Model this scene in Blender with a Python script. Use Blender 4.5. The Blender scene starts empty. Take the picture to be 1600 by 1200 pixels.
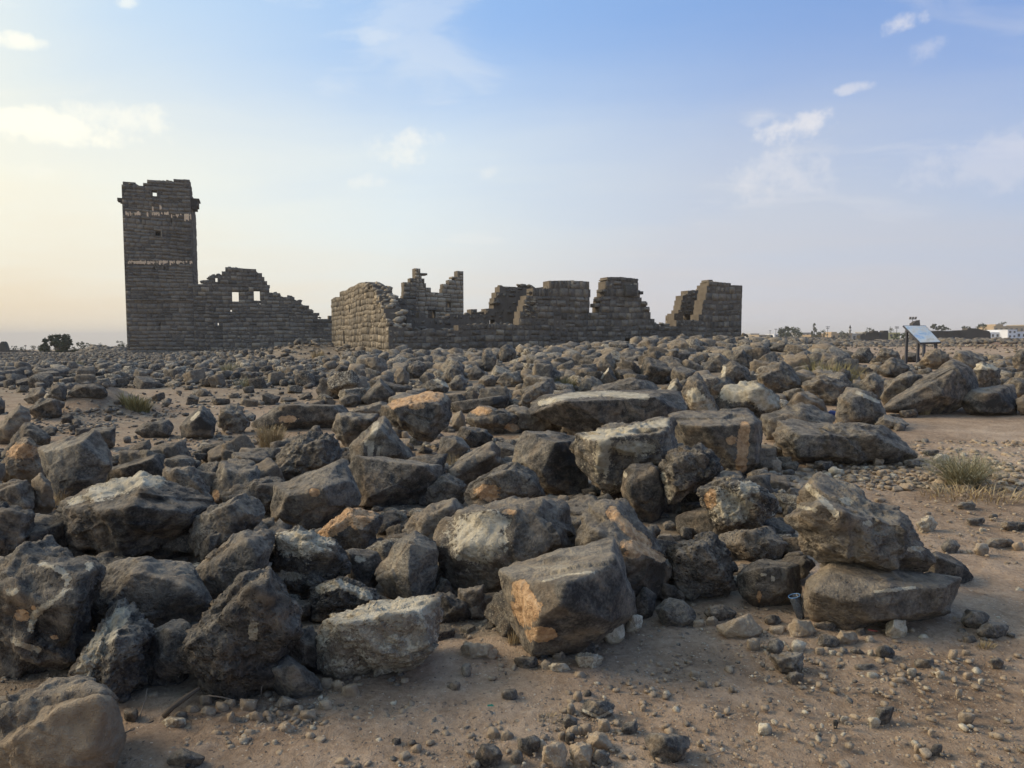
import bpy, bmesh, math, random
import numpy as np
from mathutils import Vector, Matrix

C = bpy.context.scene
COL = C.collection
R = math.radians

# ---------------------------------------------------------------- camera
F_PX, CX, CY, HORIZON = 1081.0, 800.0, 600.0, 530.0        # in pixels of the 1600 x 1200 photograph
EYE = np.array([0.0, 0.0, 1.6])
PITCH = math.atan((CY - HORIZON) / F_PX)
cam_data = bpy.data.cameras.new('camera')
cam = bpy.data.objects.new('camera', cam_data)
COL.objects.link(cam)
cam.location = EYE
cam.rotation_euler = (R(90) - PITCH, 0, 0)
cam_data.sensor_width = 36
cam_data.lens = 36 * F_PX / 1600
cam_data.clip_end = 20000
cam_data.clip_start = 0.05
C.camera = cam

# ---------------------------------------------------------------- sky, sun, exposure
SUN_EL, SUN_AZ = R(30), R(-80)                              # low sun behind thin cloud, off to the left
C.view_settings.view_transform = 'Standard'
C.view_settings.look = 'None'
C.view_settings.gamma = 1
C.view_settings.use_curve_mapping = False
C.view_settings.exposure = 0.92
C.render.film_transparent = False
C.cycles.max_bounces = 6
C.cycles.volume_bounces = 0
C.cycles.volume_max_steps = 16
C.cycles.diffuse_bounces = 3
C.cycles.use_denoising = True

world = bpy.data.worlds.new('World')
C.world = world
world.use_nodes = True
wt = world.node_tree
wt.nodes.clear()


class NT:
    """tiny helper for node trees"""
    def __init__(s, tree):
        s.t = tree

    def n(s, kind, **kw):
        nd = s.t.nodes.new(kind)
        for k, v in kw.items():
            if k.startswith('i_'):
                nd.inputs[k[2:].replace('_', ' ')].default_value = v
            else:
                setattr(nd, k, v)
        return nd

    def put(s, sock, v):
        if isinstance(v, bpy.types.NodeSocket):
            s.t.links.new(v, sock)
        else:
            sock.default_value = v

    def m(s, op, a, b=0.0, c=0.0, clamp=False):
        nd = s.t.nodes.new('ShaderNodeMath')
        nd.operation = op
        nd.use_clamp = clamp
        s.put(nd.inputs[0], a)
        s.put(nd.inputs[1], b)
        s.put(nd.inputs[2], c)
        return nd.outputs[0]

    def v(s, op, a, b=(0, 0, 0), scale=None):
        nd = s.t.nodes.new('ShaderNodeVectorMath')
        nd.operation = op
        s.put(nd.inputs[0], a)
        if op != 'SCALE':
            s.put(nd.inputs[1], b)
        else:
            s.put(nd.inputs['Scale'], scale)
        return nd.outputs['Value'] if op in ('DOT_PRODUCT', 'LENGTH') else nd.outputs[0]

    def step(s, x, a, b):
        nd = s.t.nodes.new('ShaderNodeMapRange')
        nd.interpolation_type = 'SMOOTHSTEP'
        s.put(nd.inputs[0], x)
        nd.inputs[1].default_value = a
        nd.inputs[2].default_value = b
        nd.inputs[3].default_value = 0
        nd.inputs[4].default_value = 1
        return nd.outputs[0]

    def mix(s, f, a, b, mode='MIX'):
        nd = s.t.nodes.new('ShaderNodeMix')
        nd.data_type = 'RGBA'
        nd.blend_type = mode
        s.put(nd.inputs[0], f)
        for sock, v in ((nd.inputs[6], a), (nd.inputs[7], b)):
            if isinstance(v, tuple) and len(v) == 3:
                v = (*v, 1)
            s.put(sock, v)
        return nd.outputs[2]

    def noise(s, vec, scale, detail=4, rough=0.55, lac=2.0, dist=0.0, col=False):
        nd = s.t.nodes.new('ShaderNodeTexNoise')
        s.put(nd.inputs['Vector'], vec)
        nd.inputs['Scale'].default_value = scale
        nd.inputs['Detail'].default_value = detail
        nd.inputs['Roughness'].default_value = rough
        nd.inputs['Lacunarity'].default_value = lac
        nd.inputs['Distortion'].default_value = dist
        return nd.outputs[1 if col else 0]

    def voro(s, vec, scale, feature='F1', rnd=1.0):
        nd = s.t.nodes.new('ShaderNodeTexVoronoi')
        nd.feature = feature
        s.put(nd.inputs['Vector'], vec)
        nd.inputs['Scale'].default_value = scale
        nd.inputs['Randomness'].default_value = rnd
        return nd

    def ramp(s, x, stops):
        nd = s.t.nodes.new('ShaderNodeValToRGB')
        e = nd.color_ramp.elements
        while len(e) < len(stops):
            e.new(0.5)
        for el, (p, c) in zip(e, stops):
            el.position = p
            el.color = (*c, 1)
        s.put(nd.inputs[0], x)
        return nd.outputs[0]

    def attr(s, name):
        nd = s.t.nodes.new('ShaderNodeAttribute')
        nd.attribute_name = name
        return nd.outputs['Fac']


w = NT(wt)
sky = w.n('ShaderNodeTexSky', sky_type='NISHITA')
sky.sun_disc = False
sky.sun_elevation = SUN_EL
sky.sun_rotation = SUN_AZ
sky.air_density = 1.0
sky.dust_density = 1.0
sky.ozone_density = 3.0
SKY_STRENGTH = 0.085
tc = w.n('ShaderNodeTexCoord').outputs['Generated']
direction = w.v('NORMALIZE', tc)
sep = w.n('ShaderNodeSeparateXYZ')
w.put(sep.inputs[0], direction)
zz = w.m('MAXIMUM', sep.outputs[2], 0.0)
sun_vec = (math.sin(SUN_AZ) * math.cos(SUN_EL), math.cos(SUN_AZ) * math.cos(SUN_EL), math.sin(SUN_EL))
sun_dot = w.v('DOT_PRODUCT', direction, sun_vec)
near_sun = w.step(sun_dot, 0.66, 0.93)
wide_sun = w.step(sun_dot, -0.42, 0.86)
# cloud layer: the view direction carried up to a flat layer far overhead
lift = w.m('ADD', zz, 0.10)
inv = w.m('DIVIDE', 1.0, lift)
flat = w.v('MULTIPLY', direction, (1, 1, 0))
layer = w.v('SCALE', flat, scale=inv)
layer_s = w.v('MULTIPLY', layer, (0.55, 1.25, 1.0))
warp = w.noise(layer, 0.9, 3, 0.5, col=True)
warped = w.v('ADD', layer_s, w.v('SCALE', warp, scale=0.9))
veil_n = w.noise(warped, 0.55, 5, 0.55)
puff_n = w.noise(w.v('ADD', warped, (3.1, 7.7, 0)), 1.9, 7, 0.58)
puff_gate = w.noise(w.v('ADD', layer, (9.2, 1.3, 0)), 0.8, 2, 0.5)
puff = w.step(w.m('ADD', puff_n, w.m('MULTIPLY', w.m('SUBTRACT', puff_gate, 0.5), 0.55)), 0.57, 0.72)
puff = w.m('MULTIPLY', puff, w.step(zz, 0.02, 0.2))
sd = w.m('MULTIPLY_ADD', sun_dot, 0.5, 0.5)
horizon_col = w.ramp(sd, [(0.33, (0.50, 0.495, 0.53)), (0.51, (0.555, 0.54, 0.555)), (0.68, (0.735, 0.70, 0.615)), (0.845, (0.78, 0.65, 0.46)), (0.92, (0.88, 0.68, 0.44))])
mid_col = w.ramp(sd, [(0.33, (0.42, 0.48, 0.60)), (0.51, (0.52, 0.555, 0.615)), (0.68, (0.69, 0.75, 0.745)), (0.845, (0.83, 0.81, 0.68)), (0.92, (0.95, 0.88, 0.62))])
high_col = w.ramp(sd, [(0.33, (0.27, 0.41, 0.70)), (0.68, (0.32, 0.50, 0.78)), (0.90, (0.54, 0.68, 0.78))])
base = w.mix(1.0, sky.outputs[0], (SKY_STRENGTH * 0.46, SKY_STRENGTH * 1.02, SKY_STRENGTH * 1.75), 'MULTIPLY')
hz = w.m('ADD', zz, w.m('MULTIPLY', w.m('SUBTRACT', veil_n, 0.5), 0.22))
c0 = w.mix(w.m('MULTIPLY_ADD', wide_sun, 0.55, 0.38, clamp=True), base, high_col)
c0 = w.mix(w.m('MULTIPLY', w.m('SUBTRACT', 1.0, w.step(hz, 0.12, 0.46)), 0.96), c0, mid_col)
c1 = w.mix(w.m('SUBTRACT', 1.0, w.step(hz, 0.0, 0.185)), c0, horizon_col)
c1 = w.mix(w.m('MULTIPLY', near_sun, 0.48), c1, (1.02, 0.93, 0.68))
puff_col = w.mix(wide_sun, (0.63, 0.62, 0.66), (1.0, 0.95, 0.80))
c2 = w.mix(w.m('MULTIPLY', puff, 0.20), c1, puff_col)
# single small clouds, each at its own bearing and height in the sky
rag = w.noise(w.v('SCALE', direction, scale=1.0), 34.0, 6, 0.62)
rag2 = w.noise(direction, 11.0, 4, 0.6)
total = None
for px, py, rx, ry, al in ((1250, 199, 46, 19, .95), (1418, 35, 25, 11, .85), (1438, 80, 27, 15, .40), (1332, 138, 24, 7, .65), (632, 228, 45, 24, .6), (762, 270, 14, 9, .35),
                           (1208, 276, 80, 32, .5), (580, 56, 34, 10, .22), (176, 184, 60, 18, .6), (30, 192, 120, 20, .95), (8, 62, 36, 9, .8), (203, 4, 15, 8, .6),
                           (1545, 250, 85, 34, .4), (1182, 185, 26, 9, .35), (580, 285, 30, 12, .45)):
    el = math.atan2(600 - py, 1081) - math.atan2(70, 1081)
    vx, vz = (px - 800) / 1081, (600 - py) / 1081
    cp, sp_ = math.cos(math.atan2(70, 1081)), math.sin(math.atan2(70, 1081))
    c = Vector((vx, cp + vz * sp_, -sp_ + vz * cp)).normalized()
    rt = Vector((c.y, -c.x, 0)).normalized()
    upv = rt.cross(c)
    dx = w.m('MULTIPLY', w.v('DOT_PRODUCT', direction, tuple(rt)), 1081 / rx)
    dy = w.m('MULTIPLY', w.v('DOT_PRODUCT', direction, tuple(upv)), 1081 / ry)
    dy = w.m('ADD', dy, w.m('MULTIPLY', dx, -0.25))
    q = w.m('ADD', w.m('MULTIPLY', dx, dx), w.m('MULTIPLY', dy, dy))
    q = w.m('ADD', q, w.m('ADD', w.m('MULTIPLY', w.m('SUBTRACT', rag, 0.5), 5.0), w.m('MULTIPLY', w.m('SUBTRACT', rag2, 0.5), 3.2)))
    front = w.m('GREATER_THAN', w.v('DOT_PRODUCT', direction, tuple(c)), 0.3)
    mk = w.m('MULTIPLY', w.m('MULTIPLY', w.m('SUBTRACT', 1.0, w.step(q, -0.3, 1.5)), al), front)
    total = mk if total is None else w.m('MAXIMUM', total, mk)
c2 = w.mix(w.m('MULTIPLY', total, 0.70), c2, w.mix(wide_sun, (0.68, 0.66, 0.70), (1.02, 0.97, 0.80)))
bg = w.n('ShaderNodeBackground')
w.put(bg.inputs['Color'], c2)
bg.inputs['Strength'].default_value = 0.64
wo = w.n('ShaderNodeOutputWorld')
wt.links.new(bg.outputs[0], wo.inputs[0])

sun_data = bpy.data.lights.new('sun', 'SUN')
sun_data.energy = 1.75
sun_data.angle = R(28)
sun_data.color = (1.0, 0.84, 0.64)
sun = bpy.data.objects.new('sun', sun_data)
COL.objects.link(sun)
sun.location = (-30, 25, 30)
sun.rotation_euler = Vector(sun_vec).to_track_quat('Z', 'Y').to_euler()

# ---------------------------------------------------------------- projection helpers
FW = np.array([0, math.cos(PITCH), -math.sin(PITCH)])
UPV = np.array([0, math.sin(PITCH), math.cos(PITCH)])
RT = np.array([1.0, 0, 0])


def ray(px, py):
    return FW + (px - CX) / F_PX * RT - (py - CY) / F_PX * UPV


def at_y(px, py, y):
    """the point seen at a pixel that stands y metres in front of the camera"""
    d = ray(px, py)
    return EYE + d * (y / d[1])


def project(P):
    Q = np.asarray(P, float) - EYE
    t = Q @ FW
    t = np.where(np.abs(t) < 1e-6, 1e-6, t)
    return CX + F_PX * (Q @ RT) / t, CY - F_PX * (Q @ UPV) / t, t


def on_plane(px, py, P0, n):
    d = ray(px, py)
    t = ((P0 - EYE) @ n) / (d @ n)
    return EYE + d * t


# ---------------------------------------------------------------- noise
_rs = np.random.RandomState(7)
_G = _rs.normal(size=(256, 3))
_G /= np.linalg.norm(_G, axis=1)[:, None]


def perlin(P, seed=0):
    P = np.asarray(P, float)
    i = np.floor(P).astype(np.int64)
    f = P - i
    u = f * f * f * (f * (f * 6 - 15) + 10)
    out = np.zeros(len(P))
    for dx in (0, 1):
        for dy in (0, 1):
            for dz in (0, 1):
                h = ((i[:, 0] + dx) * 73856093) ^ ((i[:, 1] + dy) * 19349663) ^ ((i[:, 2] + dz) * 83492791) ^ (seed * 2654435)
                h = (h ^ (h >> 13)) * 1274126177
                g = _G[((h >> 8) & 255)]
                dot = g[:, 0] * (f[:, 0] - dx) + g[:, 1] * (f[:, 1] - dy) + g[:, 2] * (f[:, 2] - dz)
                wgt = (u[:, 0] if dx else 1 - u[:, 0]) * (u[:, 1] if dy else 1 - u[:, 1]) * (u[:, 2] if dz else 1 - u[:, 2])
                out += wgt * dot
    return out


def fbm(P, octaves=4, seed=0, gain=0.5):
    out = np.zeros(len(P))
    a = 1.0
    P = np.array(P, float)
    for k in range(octaves):
        out += a * perlin(P, seed + k)
        P = P * 2.07 + 3.1
        a *= gain
    return out


def sstep(x, a, b):
    t = np.clip((np.asarray(x, float) - a) / (b - a), 0, 1)
    return t * t * (3 - 2 * t)


# ---------------------------------------------------------------- terrain height
BUMPS = [  # x, y, height, sigma x, sigma y
    (-8.0, 13.4, 0.55, 0.80, 0.9),
    (-13.4, 45.5, 0.98, 3.4, 2.2),
    (-18.5, 50.0, 0.25, 5.0, 3.0),
    (-6.0, 33.0, 0.25, 4.0, 4.0),
    (3.0, 30.0, 0.32, 5.0, 5.0),
    (8.5, 33.0, 0.45, 4.5, 5.0),
    (14.5, 41.0, 0.45, 4.0, 5.0),
]


def height(x, y):
    x = np.asarray(x, float)
    y = np.asarray(y, float)
    s = sstep(x / np.maximum(y, 4.0), -0.35, 0.38)
    near = sstep(y, 3.0, 24.0) * (0.30 + 0.55 * s)
    far_l = np.where(y > 60, -(y - 60) * 0.0146, 0.0)
    far_r = np.clip(y - 26, 0, 300) * 0.0030
    h = near + (1 - sstep(s, 0.0, 0.85)) * far_l + sstep(s, 0.3, 1.0) * far_r
    for bx, by, bh, sx, sy in BUMPS:
        h = h + bh * np.exp(-((x - bx) / sx) ** 2 - ((y - by) / sy) ** 2)
    return h


def ground_hit(px, py, up=0.0):
    d = ray(px, py)
    t = 0.5
    while t < 400:
        p = EYE + d * t
        if p[2] <= height(p[0], p[1]) + up:
            lo, hi = t / 1.02 - 0.02, t
            for _ in range(24):
                mid = (lo + hi) / 2
                p = EYE + d * mid
                if p[2] <= height(p[0], p[1]) + up:
                    hi = mid
                else:
                    lo = mid
            return EYE + d * hi
        t = t * 1.01 + 0.01
    return EYE + d * 60


# ---------------------------------------------------------------- mesh helpers
def make_mesh(name, V, Fc, mat=None, smooth=True, attrs=None):
    V = np.asarray(V, np.float32)
    me = bpy.data.meshes.new(name)
    if isinstance(Fc, np.ndarray):
        nf, k = Fc.shape
        me.vertices.add(len(V))
        me.vertices.foreach_set('co', V.ravel())
        me.loops.add(nf * k)
        me.loops.foreach_set('vertex_index', Fc.astype(np.int32).ravel())
        me.polygons.add(nf)
        me.polygons.foreach_set('loop_start', np.arange(0, nf * k, k, dtype=np.int32))
        me.polygons.foreach_set('loop_total', np.full(nf, k, np.int32))
        me.update(calc_edges=True)
    else:
        me.from_pydata([tuple(v) for v in V], [], Fc)
    if smooth:
        me.polygons.foreach_set('use_smooth', np.ones(len(me.polygons), bool))
    for k, a in (attrs or {}).items():
        at = me.attributes.new(k, 'FLOAT', 'POINT')
        at.data.foreach_set('value', np.asarray(a, np.float32))
    if mat:
        me.materials.append(mat)
    me.update()
    return me


def link(name, me, parent=None, loc=(0, 0, 0), rot=(0, 0, 0), scale=(1, 1, 1), **props):
    o = bpy.data.objects.new(name, me)
    o.location = loc
    o.rotation_euler = rot
    o.scale = scale
    if parent is not None:
        o.parent = parent
    COL.objects.link(o)
    for k, v in props.items():
        if v is not None:
            o[k] = v
    return o


class MB:
    """collects boxes, tubes and quads for one mesh"""
    def __init__(s):
        s.V, s.F = [], []

    def box(s, x0, x1, y0, y1, z0, z1):
        b = len(s.V)
        s.V += [(x, y, z) for z in (z0, z1) for y in (y0, y1) for x in (x0, x1)]
        for f in ((0, 2, 3, 1), (4, 5, 7, 6), (0, 1, 5, 4), (2, 6, 7, 3), (0, 4, 6, 2), (1, 3, 7, 5)):
            s.F.append(tuple(b + k for k in f))
        return s

    def prism(s, bottom, top):
        """closed solid between two loops of the same length"""
        b, n = len(s.V), len(bottom)
        s.V += [tuple(p) for p in bottom] + [tuple(p) for p in top]
        s.F.append(tuple(b + k for k in reversed(range(n))))
        s.F.append(tuple(b + n + k for k in range(n)))
        for k in range(n):
            s.F.append((b + k, b + (k + 1) % n, b + n + (k + 1) % n, b + n + k))
        return s

    def tube(s, pts, radii, sides=6):
        pts = [np.array(p, float) for p in pts]
        if not hasattr(radii, '__len__'):
            radii = [radii] * len(pts)
        rings = []
        for k, p in enumerate(pts):
            t = pts[min(k + 1, len(pts) - 1)] - pts[max(k - 1, 0)]
            t /= np.linalg.norm(t) + 1e-9
            a = np.cross(t, (0.13, 0.21, 0.97))
            if np.linalg.norm(a) < 1e-3:
                a = np.cross(t, (1, 0, 0))
            a /= np.linalg.norm(a)
            bb = np.cross(t, a)
            i0 = len(s.V)
            for j in range(sides):
                an = 2 * math.pi * j / sides
                s.V.append(tuple(p + radii[k] * (math.cos(an) * a + math.sin(an) * bb)))
            rings.append(i0)
        for k in range(len(rings) - 1):
            for j in range(sides):
                s.F.append((rings[k] + j, rings[k] + (j + 1) % sides, rings[k + 1] + (j + 1) % sides, rings[k + 1] + j))
        s.F.append(tuple(rings[0] + j for j in reversed(range(sides))))
        s.F.append(tuple(rings[-1] + j for j in range(sides)))
        return s

    def lathe(s, prof, sides=20, c=(0, 0, 0)):
        rings = []
        for r, z in prof:
            rings.append(len(s.V))
            for j in range(sides):
                an = 2 * math.pi * j / sides
                s.V.append((c[0] + r * math.cos(an), c[1] + r * math.sin(an), c[2] + z))
        for k in range(len(rings) - 1):
            for j in range(sides):
                s.F.append((rings[k] + j, rings[k] + (j + 1) % sides, rings[k + 1] + (j + 1) % sides, rings[k + 1] + j))
        return s

    def mesh(s, name, mat=None, smooth=False):
        me = bpy.data.meshes.new(name)
        me.from_pydata(s.V, [], s.F)
        if smooth:
            me.polygons.foreach_set('use_smooth', np.ones(len(me.polygons), bool))
        if mat:
            me.materials.append(mat)
        me.update()
        return me


def empty(name, loc, rz=0.0, **props):
    o = bpy.data.objects.new(name, None)
    o.location = loc
    o.rotation_euler = (0, 0, rz)
    o.empty_display_size = 0.2
    COL.objects.link(o)
    for k, v in props.items():
        if v is not None:
            o[k] = v
    return o


_ICO = {}


def ico(n):
    if n not in _ICO:
        bm = bmesh.new()
        bmesh.ops.create_icosphere(bm, subdivisions=max(n, 1), radius=1)
        V = np.array([v.co[:] for v in bm.verts])
        V /= np.linalg.norm(V, axis=1)[:, None]
        Fc = np.array([[v.index for v in f.verts] for f in bm.faces])
        bm.free()
        _ICO[n] = (V, Fc)
    return _ICO[n]


# ---------------------------------------------------------------- materials
def principled(name, build):
    m = bpy.data.materials.new(name)
    m.use_nodes = True
    t = m.node_tree
    t.nodes.clear()
    k = NT(t)
    out = k.n('ShaderNodeOutputMaterial')
    p = k.n('ShaderNodeBsdfPrincipled')
    t.links.new(p.outputs[0], out.inputs[0])
    p.inputs['Roughness'].default_value = 0.85
    p.inputs['Specular IOR Level'].default_value = 0.3
    build(k, p)
    return m


def plain(name, col, rough=0.6, metal=0.0, var=0.15, scale=6.0, spec=0.4):
    def b(k, p):
        co = k.n('ShaderNodeTexCoord').outputs['Object']
        n = k.noise(co, scale, 5, 0.6)
        f = k.m('MULTIPLY_ADD', k.m('SUBTRACT', n, 0.5), var * 4, 1.0)
        c = k.v('SCALE', col, scale=f)
        k.put(p.inputs['Base Color'], c)
        p.inputs['Roughness'].default_value = rough
        p.inputs['Metallic'].default_value = metal
        p.inputs['Specular IOR Level'].default_value = spec
    return principled(name, b)


def basalt_build(k, p, bump=1.0, speck=1.0, scale=1.0, tm=1.0):
    co = k.n('ShaderNodeTexCoord').outputs['Object']
    oi = k.n('ShaderNodeObjectInfo')
    rnd = oi.outputs['Random']
    comb = k.n('ShaderNodeCombineXYZ')
    k.put(comb.inputs[0], k.m('MULTIPLY', rnd, 57.0))
    k.put(comb.inputs[1], k.m('MULTIPLY', rnd, 91.0))
    k.put(comb.inputs[2], k.m('MULTIPLY', rnd, 33.0))
    q = k.v('ADD', co, comb.outputs[0])
    q = k.v('SCALE', q, scale=scale)
    tone, lich, och, tan, rough = (k.attr(a) for a in ('tone', 'lichen', 'ochre', 'tan', 'pit'))
    big = k.noise(q, 2.6, 5, 0.6)
    mid = k.noise(q, 11.0, 7, 0.68)
    fine = k.noise(q, 60.0, 5, 0.65)
    stain = k.noise(k.v('ADD', q, (4.4, 9.1, 2.0)), 3.4, 6, 0.62, dist=0.6)
    t = k.m('ADD', tone, k.m('MULTIPLY', k.m('SUBTRACT', big, 0.5), 1.0))
    t = k.m('ADD', t, k.m('MULTIPLY', k.m('SUBTRACT', mid, 0.5), 1.5))
    t = k.m('ADD', t, k.m('MULTIPLY', k.m('SUBTRACT', fine, 0.5), 0.95))
    col = k.ramp(t, [(0.0, (0.042, 0.038, 0.033)), (0.25, (0.112, 0.100, 0.083)), (0.5, (0.235, 0.204, 0.158)),
                     (0.75, (0.36, 0.305, 0.222)), (1.0, (0.54, 0.455, 0.33))])
    # brown weathering
    col = k.mix(k.m('MULTIPLY', k.step(stain, 0.47, 0.63), 0.60), col, k.mix(k.step(mid, 0.35, 0.65), (0.140, 0.105, 0.070), (0.34, 0.255, 0.165)))
    # soil dust that has settled on ledges
    nz = k.n('ShaderNodeSeparateXYZ')
    k.put(nz.inputs[0], k.n('ShaderNodeNewGeometry').outputs['Normal'])
    dust = k.m('MULTIPLY', k.step(nz.outputs[2], 0.45, 0.98), k.step(k.noise(q, 7.0, 6, 0.7), 0.40, 0.66))
    col = k.mix(k.m('MULTIPLY', dust, 0.55), col, (0.34, 0.285, 0.21))
    # rock of a tan or rusty kind
    tcol = k.ramp(k.m('ADD', k.m('MULTIPLY', mid, 0.6), k.m('MULTIPLY', stain, 0.5)),
                  [(0.25, (0.12 * tm, 0.085 * tm, 0.06 * tm)), (0.55, (0.30 * tm, 0.228 * tm, 0.15 * tm)), (0.8, (0.45 * tm, 0.355 * tm, 0.245 * tm))])
    col = k.mix(tan, col, tcol)
    # lichen crust with ragged edges
    ln = k.noise(q, 16.0, 8, 0.72)
    ls = k.noise(k.v('ADD', q, (1.7, 2.9, 8.8)), 48.0, 5, 0.7)
    lm = k.step(k.m('ADD', lich, k.m('MULTIPLY', k.m('SUBTRACT', k.m('ADD', k.m('MULTIPLY', ln, 0.6), k.m('MULTIPLY', ls, 0.4)), 0.5), 2.7)), 0.42, 0.56)
    lcol = k.ramp(k.noise(k.v('ADD', q, (7.1, 0.4, 3.3)), 9.0, 6, 0.65),
                  [(0.3, (0.34, 0.285, 0.20)), (0.48, (0.55, 0.475, 0.34)), (0.66, (0.72, 0.64, 0.48))])
    col = k.mix(k.m('MULTIPLY', lm, 0.88), col, lcol)
    om = k.step(k.m('ADD', och, k.m('MULTIPLY', k.m('SUBTRACT', ln, 0.5), 1.7)), 0.46, 0.56)
    ocol = k.ramp(k.noise(q, 22.0, 6, 0.7), [(0.3, (0.34, 0.19, 0.095)), (0.5, (0.62, 0.385, 0.20)), (0.7, (0.78, 0.55, 0.33))])
    col = k.mix(k.m('MULTIPLY', om, 0.92), col, ocol)
    # small pale spots
    sp = k.m('SUBTRACT', 1.0, k.step(k.voro(q, 17.0).outputs['Distance'], 0.05, 0.16))
    sp = k.m('MULTIPLY', sp, k.step(k.noise(q, 5.0, 3, 0.6), 0.50, 0.62))
    col = k.mix(k.m('MULTIPLY', sp, 0.5 * speck), col, (0.30, 0.275, 0.215))
    # vesicles
    vo = k.voro(k.v('ADD', q, k.v('SCALE', k.noise(q, 6.0, 3, col=True), scale=0.12)), 30.0)
    hole = k.m('SUBTRACT', 1.0, k.step(vo.outputs['Distance'], 0.10, 0.34))
    vo2 = k.voro(q, 62.0)
    hole2 = k.m('SUBTRACT', 1.0, k.step(vo2.outputs['Distance'], 0.10, 0.38))
    hole = k.m('ADD', hole, k.m('MULTIPLY', hole2, 0.5))
    hole = k.m('MULTIPLY', hole, k.m('MULTIPLY', rough, k.step(k.noise(k.v('ADD', q, (3, 3, 3)), 7.0, 3), 0.36, 0.55)))
    col = k.mix(k.m('MULTIPLY', hole, 0.55), col, (0.03, 0.028, 0.025))
    k.put(p.inputs['Base Color'], col)
    hgt = k.m('ADD', k.m('MULTIPLY', mid, 0.75), k.m('MULTIPLY', fine, 0.26))
    hgt = k.m('ADD', hgt, k.m('MULTIPLY', k.noise(q, 180.0, 3, 0.6), 0.05))
    hgt = k.m('ADD', hgt, k.m('MULTIPLY', lm, 0.06))
    hgt = k.m('SUBTRACT', hgt, k.m('MULTIPLY', om, 0.10))
    hgt = k.m('SUBTRACT', hgt, k.m('MULTIPLY', hole, 0.50))
    bn = k.n('ShaderNodeBump')
    bn.inputs['Strength'].default_value = 0.9 * bump
    bn.inputs['Distance'].default_value = 0.085 / scale
    k.put(bn.inputs['Height'], hgt)
    k.t.links.new(bn.outputs[0], p.inputs['Normal'])
    p.inputs['Roughness'].default_value = 0.82
    p.inputs['Specular IOR Level'].default_value = 0.25


M_ROCK = principled('basalt', lambda k, p: basalt_build(k, p))
M_PEBBLE = principled('pebble_stone', lambda k, p: basalt_build(k, p, bump=0.8, speck=0.4, scale=2.4, tm=1.3))


def masonry_build(k, p):
    co = k.n('ShaderNodeTexCoord').outputs['Object']
    rnd = k.n('ShaderNodeObjectInfo').outputs['Random']
    geo = k.n('ShaderNodeNewGeometry')
    pos = geo.outputs['Position']
    tone, pale = k.attr('tone'), k.attr('lichen')
    big = k.noise(pos, 0.35, 4, 0.6)
    mid = k.noise(pos, 2.2, 6, 0.65)
    fine = k.noise(pos, 9.0, 5, 0.65)
    t = k.m('ADD', tone, k.m('MULTIPLY', k.m('SUBTRACT', rnd, 0.5), k.m('MULTIPLY_ADD', k.attr('tan'), -0.36, 0.50)))
    t = k.m('ADD', t, k.m('MULTIPLY', k.m('SUBTRACT', mid, 0.5), 0.5))
    t = k.m('ADD', t, k.m('MULTIPLY', k.m('SUBTRACT', fine, 0.5), 0.8))
    t = k.m('ADD', t, k.m('MULTIPLY', k.m('SUBTRACT', big, 0.5), 0.75))
    col = k.ramp(t, [(0.0, (0.10, 0.087, 0.070)), (0.3, (0.185, 0.158, 0.122)), (0.6, (0.275, 0.230, 0.170)), (1.0, (0.46, 0.375, 0.26))])
    pm = k.step(k.m('ADD', pale, k.m('MULTIPLY', k.m('SUBTRACT', fine, 0.5), 1.0)), 0.45, 0.65)
    col = k.mix(k.m('MULTIPLY', pm, 0.8), col, (0.50, 0.41, 0.29))
    k.put(p.inputs['Base Color'], col)
    bn = k.n('ShaderNodeBump')
    bn.inputs['Strength'].default_value = 0.9
    bn.inputs['Distance'].default_value = 0.16
    k.put(bn.inputs['Height'], k.m('ADD', k.m('MULTIPLY', mid, 0.3), k.m('MULTIPLY', fine, 0.6)))
    k.t.links.new(bn.outputs[0], p.inputs['Normal'])
    p.inputs['Roughness'].default_value = 0.9
    p.inputs['Specular IOR Level'].default_value = 0.15


M_WALL = principled('masonry_basalt', masonry_build)
M_CORE = plain('mortar_core', (0.155, 0.130, 0.100), 0.95, var=0.3, scale=2.0, spec=0.1)
M_PLASTER = plain('pale_mortar', (0.78, 0.57, 0.36), 0.95, var=0.25, scale=3.0, spec=0.1)


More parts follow.
